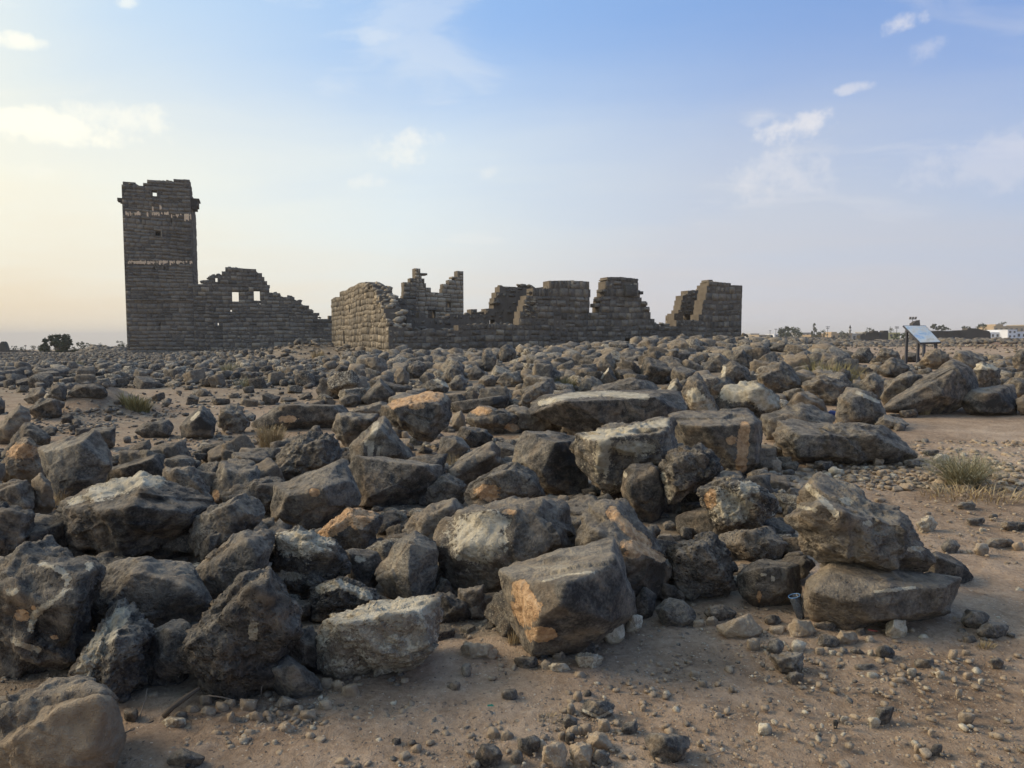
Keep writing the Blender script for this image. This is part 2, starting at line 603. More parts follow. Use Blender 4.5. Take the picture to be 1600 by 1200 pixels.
def ground_build(k, p):
    pos = k.n('ShaderNodeNewGeometry').outputs['Position']
    grey = k.attr('grey')
    red = k.attr('red')
    big = k.noise(pos, 0.55, 5, 0.6)
    mid = k.noise(pos, 3.5, 7, 0.66)
    fine = k.noise(pos, 26.0, 7, 0.72)
    grain = k.noise(pos, 140.0, 4, 0.7)
    t = k.m('ADD', k.m('MULTIPLY', big, 0.42), k.m('MULTIPLY', mid, 0.36))
    t = k.m('ADD', t, k.m('MULTIPLY', fine, 0.40))
    t = k.m('MULTIPLY_ADD', k.m('SUBTRACT', t, 0.59), 1.5, 0.53)
    col = k.ramp(t, [(0.30, (0.180, 0.118, 0.073)), (0.46, (0.330, 0.232, 0.150)), (0.56, (0.430, 0.312, 0.210)), (0.72, (0.57, 0.43, 0.30))])
    col = k.mix(k.m('MULTIPLY', k.step(grain, 0.42, 0.68), 0.42), col, (0.26, 0.195, 0.135))
    # crumbs of pale limestone and dark basalt in the soil
    v1 = k.voro(k.v('ADD', pos, k.v('SCALE', k.noise(pos, 40.0, 2, col=True), scale=0.02)), 62.0)
    sel = k.n('ShaderNodeSeparateColor')
    k.put(sel.inputs[0], v1.outputs['Color'])
    dot = k.m('MULTIPLY', k.m('SUBTRACT', 1.0, k.step(v1.outputs['Distance'], 0.22, 0.40)), k.step(sel.outputs[0], 0.72, 0.80))
    crumb = k.ramp(sel.outputs[1], [(0.0, (0.10, 0.09, 0.08)), (0.4, (0.22, 0.18, 0.145)), (0.6, (0.52, 0.43, 0.32)), (1.0, (0.68, 0.59, 0.46))])
    col = k.mix(k.m('MULTIPLY', dot, 0.85), col, crumb)
    v2 = k.voro(pos, 24.0)
    sel2 = k.n('ShaderNodeSeparateColor')
    k.put(sel2.inputs[0], v2.outputs['Color'])
    dot2 = k.m('MULTIPLY', k.m('SUBTRACT', 1.0, k.step(v2.outputs['Distance'], 0.18, 0.36)), k.step(sel2.outputs[0], 0.86, 0.9))
    col = k.mix(k.m('MULTIPLY', dot2, 0.7), col, k.ramp(sel2.outputs[1], [(0.2, (0.09, 0.08, 0.07)), (0.7, (0.33, 0.27, 0.20))]))
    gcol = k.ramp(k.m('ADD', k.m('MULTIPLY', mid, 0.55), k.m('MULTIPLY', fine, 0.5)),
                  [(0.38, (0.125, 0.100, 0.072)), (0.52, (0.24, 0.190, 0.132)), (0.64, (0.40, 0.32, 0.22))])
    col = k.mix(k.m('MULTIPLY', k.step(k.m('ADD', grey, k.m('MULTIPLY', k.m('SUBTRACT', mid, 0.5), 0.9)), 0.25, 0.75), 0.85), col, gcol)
    col = k.mix(k.m('MULTIPLY', red, 0.6), col, (0.22, 0.115, 0.07))
    k.put(p.inputs['Base Color'], col)
    hgt = k.m('ADD', k.m('MULTIPLY', mid, 0.9), k.m('MULTIPLY', fine, 0.42))
    hgt = k.m('ADD', hgt, k.m('MULTIPLY', grain, 0.13))
    hgt = k.m('ADD', hgt, k.m('MULTIPLY', dot, 0.12))
    hgt = k.m('ADD', hgt, k.m('MULTIPLY', dot2, 0.20))
    bn = k.n('ShaderNodeBump')
    bn.inputs['Strength'].default_value = 0.85
    bn.inputs['Distance'].default_value = 0.07
    k.put(bn.inputs['Height'], hgt)
    k.t.links.new(bn.outputs[0], p.inputs['Normal'])
    p.inputs['Roughness'].default_value = 0.95
    p.inputs['Specular IOR Level'].default_value = 0.1


M_GROUND = principled('dry_soil', ground_build)


def leaf_mat(name, c0, c1):
    def b(k, p):
        rn = k.attr('tone')
        n = k.noise(k.n('ShaderNodeNewGeometry').outputs['Position'], 3.0, 3, 0.6)
        k.put(p.inputs['Base Color'], k.ramp(k.m('ADD', k.m('MULTIPLY', rn, 0.7), k.m('MULTIPLY', n, 0.3)), [(0.1, c0), (0.9, c1)]))
        p.inputs['Roughness'].default_value = 0.75
        p.inputs['Specular IOR Level'].default_value = 0.2
    return principled(name, b)


M_STRAW = leaf_mat('straw', (0.22, 0.16, 0.08), (0.52, 0.40, 0.22))
M_HERB = leaf_mat('grey_green_herb', (0.15, 0.135, 0.070), (0.44, 0.39, 0.23))
M_OLIVE = leaf_mat('olive_grass', (0.15, 0.13, 0.055), (0.38, 0.32, 0.14))
M_LEAF = leaf_mat('dark_leaf', (0.030, 0.040, 0.020), (0.085, 0.10, 0.050))
M_BARK = plain('bark', (0.11, 0.085, 0.06), 0.9, var=0.3)

# ---------------------------------------------------------------- ground
def axis(fine_a, fine_b, st, a, b, g=1.05):
    out = list(np.arange(fine_a, fine_b, st))
    s, x = st, fine_b
    while x < b:
        out.append(x)
        s *= g
        x += s
    out.append(b)
    pre = []
    s, x = st * g, fine_a - st * g
    while x > a:
        pre.append(x)
        s *= g
        x -= s
    pre.append(a)
    return np.array(pre[::-1] + out)


gx = axis(-4.2, 4.2, 0.040, -3500, 3500)
gy = axis(1.9, 9.0, 0.040, -400, 3500)
X, Y = np.meshgrid(gx, gy)
xf, yf = X.ravel(), Y.ravel()
zf = height(xf, yf)
dist = np.hypot(xf, yf)
P3 = np.stack([xf, yf, np.zeros_like(xf)], 1)
amp = np.clip(1 - dist / 90, 0, 1)
zf = zf + amp * (0.035 * fbm(P3 * 1.1, 4, 11) + 0.045 * fbm(P3 * 0.35 + 5, 3, 21))
nearm = dist < 14
zf[nearm] += 0.020 * fbm(P3[nearm] * 5.5, 4, 31, 0.6) * np.clip((14 - dist[nearm]) / 6, 0, 1)
clod = np.maximum(0, perlin(P3[nearm] * 13.0, 41) - 0.12)
zf[nearm] += 0.030 * clod * np.clip((9 - dist[nearm]) / 4, 0, 1)
clod = np.maximum(0, perlin(P3[nearm] * 27.0, 43) - 0.15)
zf[nearm] += 0.018 * clod * np.clip((8 - dist[nearm]) / 3, 0, 1)
ratio = xf / np.maximum(yf, 2.0)
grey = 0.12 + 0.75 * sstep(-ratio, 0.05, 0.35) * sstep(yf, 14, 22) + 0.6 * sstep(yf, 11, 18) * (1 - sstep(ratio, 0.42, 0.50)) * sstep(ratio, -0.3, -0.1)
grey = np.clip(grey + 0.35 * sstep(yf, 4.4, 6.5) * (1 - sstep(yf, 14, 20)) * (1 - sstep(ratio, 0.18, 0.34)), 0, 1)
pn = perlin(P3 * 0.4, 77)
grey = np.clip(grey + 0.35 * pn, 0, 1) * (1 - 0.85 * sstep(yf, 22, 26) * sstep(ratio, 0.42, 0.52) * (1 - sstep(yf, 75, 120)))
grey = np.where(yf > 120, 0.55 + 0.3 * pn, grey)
red = sstep(ratio, 0.60, 0.66) * sstep(yf, 50, 62) * (1 - sstep(yf, 120, 180))
def inside(px, py, poly):
    c = np.zeros(len(px), bool)
    j = len(poly) - 1
    for i in range(len(poly)):
        xi, yi = poly[i]
        xj, yj = poly[j]
        c ^= ((yi > py) != (yj > py)) & (px < (xj - xi) * (py - yi) / (yj - yi + 1e-9) + xi)
        j = i
    return c


HEAP = [(-200, 1090), (60, 1090), (210, 1085), (400, 1075), (520, 1050), (690, 1000), (800, 1000), (985, 955), (1250, 925), (1235, 770), (1200, 700), (900, 690), (560, 690), (420, 720), (330, 720), (-200, 700)]
vpx, vpy, vt = project(np.stack([xf, yf, zf], 1))
wob = 40 * perlin(P3 * 1.7, 8) + 22 * perlin(P3 * 5.0, 9)
hin = inside(vpx + wob, vpy + .6 * wob, HEAP) & (vt > 1) & (yf < 14)
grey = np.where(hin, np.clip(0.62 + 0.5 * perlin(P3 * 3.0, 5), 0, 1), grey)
nx, ny = len(gx), len(gy)
idx = np.arange(nx * ny).reshape(ny, nx)
quads = np.stack([idx[:-1, :-1].ravel(), idx[:-1, 1:].ravel(), idx[1:, 1:].ravel(), idx[1:, :-1].ravel()], 1)
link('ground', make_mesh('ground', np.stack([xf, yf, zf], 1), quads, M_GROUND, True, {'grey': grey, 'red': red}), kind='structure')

# ---------------------------------------------------------------- rocks
def hull_planes(P):
    bm = bmesh.new()
    for p in P:
        bm.verts.new(p)
    bm.verts.ensure_lookup_table()
    bmesh.ops.convex_hull(bm, input=bm.verts[:])
    planes = []
    for f in bm.faces:
        a = f.calc_area()
        if a < 1e-7:
            continue
        planes.append((a, np.array(f.normal[:]), np.array(f.calc_center_median()[:])))
    bm.free()
    planes.sort(key=lambda q: -q[0])
    out = []
    for a, n, c in planes:
        for o in out:
            if o[1] @ n > 0.875:
                break
        else:
            out.append((a, n, c))
    N = np.array([o[1] for o in out])
    D = np.array([o[1] @ o[2] for o in out])
    return N, D


def rock_surface(P, level, sharp, rough, seed, pit=0.0, chips=9, keep=.93):
    """a weathered block: rounded convex body through the corner points P, then worn by noise"""
    P = np.asarray(P, float)
    c = (P.max(0) + P.min(0)) / 2
    Q = P - c
    ext = np.abs(Q).max(0) + 1e-3
    N, D = hull_planes(Q)
    cr = random.Random(seed * 17 + 3)
    ex, ed = [], []
    for _ in range(chips):          # broken-off corners
        v = np.array([cr.gauss(0, 1), cr.gauss(0, 1), cr.gauss(0, 1)]) / ext
        v /= np.linalg.norm(v)
        ex.append(v)
        ed.append(cr.uniform(keep, .99) * (Q @ v).max())
    if ex:
        N = np.vstack([N, ex])
        D = np.concatenate([D, ed])
    flip = D < 0
    N[flip] *= -1
    D = np.abs(D)
    D = np.maximum(D, 0.12 * ext.min())
    V, Fc = ico(level)
    d = V * (ext / ext.max()) ** 0.75
    d /= np.linalg.norm(d, axis=1)[:, None]
    S = np.maximum(d @ N.T, 0) / D
    sharp = sharp * 3.6
    r = (S ** sharp).sum(1) ** (-1.0 / sharp) * 1.0
    X = d * r[:, None]
    size = float(np.cbrt(ext.prod())) * 2
    U = X / size
    terr = fbm(U * 2.9 + seed * 1.9, 3, seed + 23) * 5.0
    fl = np.floor(terr)
    terr = (fl + sstep(terr - fl, 0.36, 0.64)) / 5.0
    disp = 0.026 * fbm(U * 2.2 + seed * 3.7, 3, seed) + 0.060 * min(1.0, .1 + rough) * terr + rough * 0.062 * fbm(U * 6.0 + seed, 5, seed + 5, 0.62)
    ridg = 1 - np.abs(fbm(U * 3.4 + seed * 1.3, 3, seed + 9)) * 2.2
    disp -= 0.028 * np.maximum(0, ridg - 0.55) * (0.4 + rough)
    # flat broken faces: each patch of the surface is tilted a little on its own
    fr = np.random.RandomState(seed * 7 + 1)
    K = 26
    cen = U[fr.randint(0, len(U), K)]
    nrm = cen / (np.linalg.norm(cen, axis=1)[:, None] + 1e-9)
    tilt = fr.normal(size=(K, 3)) * 0.20
    tilt -= (tilt * nrm).sum(1)[:, None] * nrm
    wob = U + 0.035 * np.stack([perlin(U * 5 + 3.3, seed), perlin(U * 5 + 7.7, seed + 1), perlin(U * 5 + 1.9, seed + 2)], 1)
    d2 = ((wob[:, None, :] - cen[None]) ** 2).sum(2)
    near = d2.argmin(1)
    disp += np.clip(((U - cen[near]) * tilt[near]).sum(1), -.045, .045) * min(1.0, .35 + rough) * 0.85
    # chipped edges and broken ledges
    chip = perlin(U * 4.5 + seed * 2.1, seed + 13)
    disp -= 0.040 * np.maximum(0, chip - 0.22) * (1 + rough)
    if pit > 0 and level >= 5:
        h = perlin(U * 13 + seed, seed + 17)
        disp -= pit * 0.055 * np.maximum(0, h - 0.18)
        h = perlin(U * 26 + seed, seed + 19)
        disp -= pit * 0.030 * np.maximum(0, h - 0.15)
    if sharp > 66:
        disp = disp * 0.62
    X = X + d * (disp * size)[:, None]
    return X + c, Fc, c


ALL_ROCKS = []          # traced things, for placing the others around them: polygon, distance, words


def in_poly(x, y, poly):
    c = False
    j = len(poly) - 1
    for i in range(len(poly)):
        xi, yi = poly[i]
        xj, yj = poly[j]
        if (yi > y) != (yj > y) and x < (xj - xi) * (y - yi) / (yj - yi + 1e-9) + xi:
            c = not c
        j = i
    return c


def patch_value(px, py, patches):
    out = np.zeros(len(px))
    for pt in patches:
        if pt[0] == 'e':
            _, x, y, rx, ry = pt
            q = np.sqrt(((px - x) / rx) ** 2 + ((py - y) / ry) ** 2)
            out = np.maximum(out, np.clip(1.5 - q, 0, 1))
        else:
            _, pts, rad = pt
            best = np.full(len(px), 9e9)
            for (x0, y0), (x1, y1) in zip(pts[:-1], pts[1:]):
                vx, vy = x1 - x0, y1 - y0
                t = np.clip(((px - x0) * vx + (py - y0) * vy) / (vx * vx + vy * vy + 1e-9), 0, 1)
                best = np.minimum(best, np.hypot(px - x0 - t * vx, py - y0 - t * vy))
            out = np.maximum(out, np.clip(1.5 - best / rad, 0, 1))
    return out


def traced_rock(k, pts, label, short=None, tone=0.35, name='rock', cat='rock', dz=0.9, tilt=0.35, up=0.0, sharp=15,
                rough=0.7, pit=0.2, li=(), oc=(), tan=0.0, lich=0.07, level=None, Fp=None, dark=(), light=(), group=None, mat=None, base=None):
    rnd = random.Random(1000 + k)
    xs = [p[0] for p in pts]
    ys = [p[1] for p in pts]
    bx = sum(p[0] for p in pts if p[1] > max(ys) - 0.25 * (max(ys) - min(ys))) / max(1, sum(1 for p in pts if p[1] > max(ys) - 0.25 * (max(ys) - min(ys))))
    g = ground_hit(bx, (base or max(ys)) - 1, up)
    Dg = (g - EYE) @ FW
    wpx, hpx = max(xs) - min(xs), max(ys) - min(ys)
    size = math.sqrt(wpx * hpx) / F_PX * Dg
    hd = dz * (1.25 if Fp else 1.0) * 0.5 * size
    hd = min(hd, 0.8 * wpx / F_PX * Dg)
    Dc = Dg + 0.35 * hd
    cx, cy = sum(xs) / len(xs), sum(ys) / len(ys)
    ymid, yh = (max(ys) + min(ys)) / 2, (max(ys) - min(ys)) / 2

    def back(px, py, t):
        return EYE + ray(px, py) * t
    P = []
    for x, y in pts:
        P.append(back(x, y, Dc + hd * (tilt * (ymid - y) / yh + rnd.uniform(-0.18, 0.18))))
    if Fp:
        for x, y, f in Fp:
            P.append(back(x, y, Dc - hd * f))
        for x, y in pts[::2]:
            P.append(back(cx + 0.55 * (x - cx), cy + 0.55 * (y - cy), Dc - hd * rnd.uniform(0.5, 0.7)))
    else:
        for x, y in pts[rnd.randint(0, 1)::2]:
            s = rnd.uniform(0.48, 0.84)
            P.append(back(cx + s * (x - cx), cy - 0.04 * hpx + s * (y - cy), Dc - hd * rnd.uniform(0.60, 1.05)))
    for x, y in pts[::2]:
        s = rnd.uniform(0.5, 0.72)
        P.append(back(cx + s * (x - cx), cy + s * (y - cy), Dc + hd * rnd.uniform(0.7, 0.95)))
    if up == 0:
        for s in (0.3, 0.7):
            q = back(min(xs) + s * wpx, max(ys) - 0.05 * hpx, Dc)
            q[2] = height(q[0], q[1]) - 0.04
            P.append(q)
    if level is None:
        a = wpx * hpx
        level = 6 if a > 8000 else 5 if a > 900 else 4
    Vx, Fc, c = rock_surface(P, level, sharp, rough, k % 97, pit, 0 if Fp else 5, .95)
    px, py, _ = project(Vx)
    n = len(Vx)
    tn = np.full(n, tone)
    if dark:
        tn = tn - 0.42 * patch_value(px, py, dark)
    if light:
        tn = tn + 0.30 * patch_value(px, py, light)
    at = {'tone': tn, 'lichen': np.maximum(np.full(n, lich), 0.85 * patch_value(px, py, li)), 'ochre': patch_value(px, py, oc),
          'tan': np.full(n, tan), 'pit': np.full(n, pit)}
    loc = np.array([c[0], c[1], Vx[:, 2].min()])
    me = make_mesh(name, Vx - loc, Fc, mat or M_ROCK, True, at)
    o = link(name, me, None, loc, label=label, category=cat, group=group)
    ALL_ROCKS.append(dict(poly=pts, D=Dg, Dc=Dc, bb=(min(xs), min(ys), max(xs), max(ys)), short=short, label=label, o=o))
    return o


G_HEAP = 'basalt blocks of the near heap'
G_FIELD = 'rocks of the rubble field behind'
G_RIGHT = 'rocks along the sandy path'
E = lambda x, y, rx, ry: ('e', x, y, rx, ry)
L = lambda rad, *p: ('l', p, rad)
B = 'boulder'

TR = [
 # ---- bottom left corner and left edge
 ([(0,1150),(30,1118),(80,1098),(130,1082),(160,1079),(178,1090),(189,1115),(194,1138),(190,1165),(175,1195),(160,1222),(60,1240),(-40,1225),(-40,1180)],
  'smooth tan boulder in the bottom left corner', 'the smooth tan corner boulder', dict(tone=.5,tan=.95,name=B,cat=B,rough=.4,pit=.1,sharp=9)),
 ([(-60,1110),(0,1088),(60,1072),(110,1067),(150,1070),(178,1082),(190,1104),(150,1160),(60,1200),(-50,1210)],
  'long grey-brown boulder lying behind the smooth tan corner boulder', None, dict(tone=.36,name=B,cat=B,rough=.8,sharp=10,tan=.2)),
 ([(-60,905),(0,878),(40,862),(95,856),(130,866),(152,880),(158,892),(140,930),(122,965),(117,1010),(112,1038),(90,1050),(40,1057),(-10,1052),(-60,1030)],
  'huge blue-grey boulder with winding cream veins on the left edge', 'the cream veined boulder',
  dict(tone=.26,name=B,cat=B,rough=.9,pit=.35,li=[L(5,(65,882),(90,888),(108,902),(107,918),(84,938)),L(6,(80,940),(55,958),(48,985)),L(5,(20,1000),(40,1010),(60,1015)),E(18,925,12,7),E(140,885,8,8)],oc=[E(33,962,12,10),E(52,950,5,4),E(85,996,7,4)])),
 ([(205,950),(209,966),(222,975),(238,990),(234,1020),(228,1045),(205,1080),(190,1100),(160,1095),(130,1078),(117,1062),(122,1030),(140,1010),(160,975),(185,955)],
  'craggy upright rock with a tan left side below the egg shaped boulder', 'the craggy upright rock', dict(tone=.30,rough=1.5,pit=.6,lich=.12,li=[L(14,(190,960),(150,1010),(128,1055))],Fp=[(180,1000,.9),(210,1010,.6),(165,1075,.7)])),
 ([(121,945),(128,920),(150,895),(185,873),(220,866),(260,870),(300,878),(322,915),(326,940),(310,965),(270,978),(215,988),(165,988),(140,975)],
  'egg shaped brownish grey boulder between the veined and the pear shaped boulders', 'the egg shaped boulder', dict(tone=.42,name=B,cat=B,rough=.45,pit=.15,sharp=9,up=.08,lich=.08)),
 ([(240,985),(262,969),(290,972),(308,985),(305,1020),(285,1062),(240,1078),(222,1065),(226,1010)],
  'plain dark grey rock wedged left of the pear shaped boulder', None, dict(tone=.28,rough=.4,sharp=10)),
 ([(375,893),(392,890),(425,905),(450,920),(462,940),(475,975),(468,1000),(440,1037),(408,1064),(392,1085),(370,1091),(335,1084),(300,1070),(288,1055),(281,1020),(292,985),(320,960),(345,925)],
  'big pear shaped black boulder full of small gas holes', 'the pear shaped boulder', dict(tone=.20,name=B,cat=B,rough=1.0,pit=.8,sharp=10,li=[E(395,985,8,16)])),
 ([(413,1043),(440,1022),(460,1030),(500,1060),(506,1080),(480,1092),(455,1092),(430,1075)],
  'flat sharp-edged slate grey rock at the foot of the pear shaped boulder', 'the flat slate grey rock', dict(tone=.36,rough=.4,sharp=22)),
 ([(455,985),(488,975),(500,1010),(512,1052),(470,1056),(440,1035)],
  'black rock in the gap between the pear shaped boulder and the pale block', None, dict(tone=.12,rough=.5)),
 ([(500,980),(530,962),(560,955),(600,944),(640,938),(665,931),(678,936),(686,960),(692,988),(686,1012),(650,1022),(600,1038),(560,1055),(512,1060),(500,1040),(496,1000)],
  'long pale block crusted with cream lichen, half sunk in the soil', 'the pale lichen block', dict(tone=.62,name=B,cat=B,rough=.8,pit=.5,lich=.44,tan=.3,sharp=14,li=[L(18,(520,975),(600,950),(665,945))],Fp=[(520,985,.8),(600,962,.9),(668,948,.7),(600,1030,.95),(675,1005,.8)])),
 ([(486,930),(500,915),(525,903),(550,908),(580,926),(600,942),(590,955),(540,970),(500,978),(481,972)],
  'black rock with a crusty top right behind the pale lichen block', None, dict(tone=.18,rough=1.2,pit=.7,li=[L(8,(500,920),(530,912),(575,932))])),
 ([(414,850),(425,835),(470,824),(500,835),(530,850),(545,875),(546,897),(520,912),(480,922),(440,918),(418,906)],
  'rough rock with yellowish lichen over its upper half, above the pear shaped boulder', 'the yellow lichen rock', dict(tone=.24,rough=1.2,pit=.7,up=.10,lich=.16,li=[E(475,848,50,24),E(450,900,25,8)])),
 ([(297,905),(305,888),(330,865),(360,842),(392,826),(425,831),(432,850),(416,880),(413,908),(380,920),(345,935),(325,928)],
  'smooth grey rock slanting down left from beside the yellow lichen rock', 'the slanting grey rock', dict(tone=.38,rough=.5,up=.15,sharp=14,Fp=[(330,895,.7),(385,845,.8),(400,890,.9)])),
 ([(293,838),(300,815),(330,795),(365,778),(400,777),(418,798),(398,830),(360,850),(335,850),(318,868),(298,868)],
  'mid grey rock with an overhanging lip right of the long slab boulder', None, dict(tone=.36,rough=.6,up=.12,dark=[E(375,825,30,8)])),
 ([(311,850),(325,833),(340,823),(353,829),(345,850),(330,872),(313,876)],
  'small rounded grey rock leaning on the slanting grey rock', None, dict(tone=.42,rough=.4,up=.12)),
 ([(92,792),(130,768),(180,748),(215,731),(255,742),(290,755),(318,790),(330,802),(315,822),(295,840),(250,848),(195,864),(170,860),(130,850),(100,838),(88,815)],
  'long dark slab boulder with a cream lichen sheet on its top', 'the long slab boulder', dict(tone=.19,name=B,cat=B,rough=.7,pit=.45,up=.10,sharp=16,li=[L(15,(150,770),(190,758),(225,744),(245,748)),L(6,(110,785),(150,772))],Fp=[(130,800,.8),(200,795,1),(290,800,.7),(190,850,.75)])),
 ([(205,862),(218,848),(260,837),(281,842),(285,860),(270,872),(230,878)],
  'small black rock tucked under the long slab boulder', None, dict(tone=.18,rough=.5)),
 ([(-60,800),(0,784),(20,790),(48,803),(54,832),(51,866),(30,882),(0,895),(-50,900)],
  'dark blue-black boulder cut by the left edge above the veined boulder', 'the blue-black edge boulder', dict(tone=.15,name=B,cat=B,rough=.8)),
 ([(-20,768),(10,752),(32,747),(52,770),(52,800),(20,808),(-25,805)],
  'brownish grey rock just above the blue-black edge boulder', None, dict(tone=.36,tan=.15)),
 ([(60,702),(90,688),(130,680),(158,678),(172,705),(177,727),(165,742),(140,770),(100,782),(82,774),(70,740)],
  'upright greenish grey slab with a flat face on the left', 'the upright slab', dict(tone=.40,name=B,cat=B,rough=.4,sharp=26,dz=.6,light=[E(95,705,25,15)],Fp=[(68,706,.6),(126,694,.9),(170,722,.3),(90,765,.7),(150,745,.6),(128,750,.8)])),
 ([(18,692),(45,683),(63,700),(67,735),(52,757),(25,754),(4,744),(4,722)],
  'rust red pitted rock left of the upright slab', 'the rust red rock', dict(tone=.4,tan=.9,pit=.9,rough=1.2,oc=[E(35,705,28,12)],dark=[E(28,738,18,6)])),
 ([(2,715),(20,682),(45,662),(62,665),(80,688),(62,702),(30,704)],
  'dark rock right behind the rust red rock', None, dict(tone=.22)),
 ([(-5,672),(15,645),(30,634),(45,638),(48,655),(28,672),(8,694),(-12,694)],
  'brown leaning rock with a pale lower end on the left edge', None, dict(tone=.42,tan=.35,rough=.5)),
 ([(50,748),(62,736),(72,745),(80,770),(86,792),(62,802),(48,782)],
  'narrow reddish rock under the upright slab', None, dict(tone=.4,tan=.7)),
 ([(150,747),(180,730),(215,717),(248,712),(257,735),(255,752),(200,756),(165,756)],
  'flat black rock with a shiny top behind the long slab boulder', None, dict(tone=.16,rough=.4,sharp=20)),
 ([(256,735),(280,728),(300,730),(320,757),(335,792),(325,808),(290,800),(262,775)],
  'rough pointed brown rock at the right end of the long slab boulder', None, dict(tone=.40,tan=.25,rough=1.1,pit=.5)),
 ([(329,768),(335,740),(350,728),(385,725),(408,735),(413,752),(400,775),(370,775),(345,788),(331,788)],
  'mid grey block above the rounded rough rock, left of the angular block', None, dict(tone=.40,rough=.5,sharp=18,oc=[E(337,775,6,10)])),
 ([(345,778),(370,758),(400,752),(440,745),(450,757),(447,795),(420,806),(380,803),(350,796)],
  'low rough black rock left of the pale-topped angular block', None, dict(tone=.24,rough=1.2,pit=.7)),
 ([(426,770),(460,745),(500,730),(540,727),(553,745),(566,780),(560,792),(535,807),(505,814),(470,826),(440,820),(423,808)],
  'angular grey block with a pale top face and sharp edges', 'the angular block', dict(tone=.40,name=B,cat=B,rough=.45,sharp=26,oc=[E(492,770,9,7)],Fp=[(445,772,.8),(505,760,1.0),(547,750,.35),(505,806,.75),(440,810,.6),(478,770,.95)])),
 ([(430,717),(440,700),(470,685),(500,677),(520,685),(534,705),(526,724),(490,740),(455,754),(433,742)],
  'craggy brown rock behind the angular block', 'the craggy brown rock', dict(tone=.36,rough=1.5,pit=.7,lich=.15)),
 ([(545,697),(570,675),(590,655),(601,652),(614,672),(637,697),(641,718),(600,726),(550,732)],
  'pyramid shaped grey rock with a cream streak down the middle', 'the cream streaked pyramid rock', dict(tone=.42,rough=.5,sharp=18,li=[L(5,(588,662),(580,690),(578,715)),L(3,(592,700),(590,716)),E(575,692,8,5)])),
 ([(593,643),(605,632),(635,620),(670,612),(692,617),(707,625),(709,645),(692,672),(668,688),(645,684),(620,669),(600,656)],
  'rounded boulder with a sandy orange top propped on small stones', 'the orange topped boulder', dict(tone=.36,name=B,cat=B,rough=.5,up=.22,sharp=11,lich=.1,oc=[L(9,(615,630),(650,622),(685,618)),E(650,634,14,6)])),
 ([(548,728),(575,718),(605,715),(640,720),(690,726),(694,740),(670,748),(640,760),(610,775),(580,790),(560,793),(550,770)],
  'low flat black rock with pale top edge right behind the angular block', None, dict(tone=.20,rough=.4,sharp=20,light=[L(5,(610,720),(685,728))])),
 ([(577,762),(590,750),(610,747),(622,765),(614,788),(592,794),(578,788)],
  'small black rock with a cream left corner', 'the cream cornered small rock', dict(tone=.20,rough=.8,pit=.4,li=[L(7,(580,765),(592,753),(612,750))])),
 ([(612,772),(625,748),(640,745),(652,757),(650,788),(620,790)],
  'small upright dark rock right of the cream cornered small rock', None, dict(tone=.26,lich=.1,rough=.8)),
 ([(648,762),(665,748),(695,741),(716,748),(728,762),(726,788),(690,790),(655,790)],
  'rounded dark rock with wrinkled face left of the reddish sided rock', None, dict(tone=.27,rough=.9)),
 ([(725,772),(740,750),(770,735),(800,729),(830,735),(848,755),(849,778),(820,794),(770,800),(735,798)],
  'domed rock with a reddish left side behind the big lichen boulder', 'the reddish sided rock', dict(tone=.34,rough=.6,lich=.14,oc=[E(762,770,20,13)],sharp=10)),
 ([(694,737),(720,715),(750,697),(770,690),(781,705),(782,730),(750,748),(725,760),(700,757)],
  'brown-grey rock leaning to the right, left of the black faced block', None, dict(tone=.42,rough=.6,tan=.15,dark=[E(760,730,14,12)])),
 ([(681,717),(690,682),(715,680),(732,695),(729,707),(700,724)],
  'small plain grey rock behind the brown-grey leaning rock', None, dict(tone=.46,rough=.4)),
 ([(711,692),(715,672),(735,667),(760,672),(771,682),(760,696),(740,700)],
  'small dark rock with speckled top below the orange flecked rock', None, dict(tone=.24,rough=.8,lich=.15)),
 ([(728,657),(735,640),(755,633),(790,640),(810,645),(822,660),(812,674),(775,680),(735,668)],
  'long rock with orange flecks right of the orange topped boulder', 'the orange flecked rock', dict(tone=.34,rough=.9,pit=.4,lich=.15,oc=[E(752,642,16,7),E(800,668,12,6)])),
 ([(795,640),(815,633),(840,645),(866,656),(880,670),(850,677),(815,676),(800,664)],
  'brown speckled rock left of the dark overhanging slab', None, dict(tone=.36,rough=1.0,lich=.2,tan=.2)),
 ([(803,702),(815,674),(850,673),(880,678),(900,682),(909,702),(914,742),(921,762),(890,773),(865,770),(845,747),(815,737),(802,727)],
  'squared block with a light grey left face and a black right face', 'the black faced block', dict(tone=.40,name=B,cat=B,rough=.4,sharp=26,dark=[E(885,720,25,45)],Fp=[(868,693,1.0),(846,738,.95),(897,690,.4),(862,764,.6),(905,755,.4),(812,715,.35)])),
 ([(897,692),(905,680),(925,673),(965,672),(1000,660),(1045,652),(1056,665),(1068,697),(1040,728),(1010,738),(975,745),(950,774),(935,768),(912,742),(904,717)],
  'long tilted block mottled with white lichen, in the middle of the heap', 'the white mottled block', dict(tone=.34,name=B,cat=B,rough=.8,pit=.3,sharp=15,up=.12,lich=.30,li=[L(13,(945,690),(940,730)),L(8,(915,680),(965,676),(1040,660)),E(990,700,35,14)],Fp=[(920,688,.8),(985,690,1),(1050,678,.7),(940,755,.7),(1030,722,.8)])),
 ([(973,737),(985,727),(1015,722),(1030,730),(1038,765),(1042,795),(1020,820),(995,812),(980,792),(970,765)],
  'smooth black rock standing under the white mottled block', None, dict(tone=.17,rough=.4,sharp=11,li=[E(977,742,4,5)])),
 ([(1037,712),(1060,700),(1095,694),(1116,705),(1131,730),(1126,747),(1100,758),(1070,773),(1048,786),(1040,762),(1033,737)],
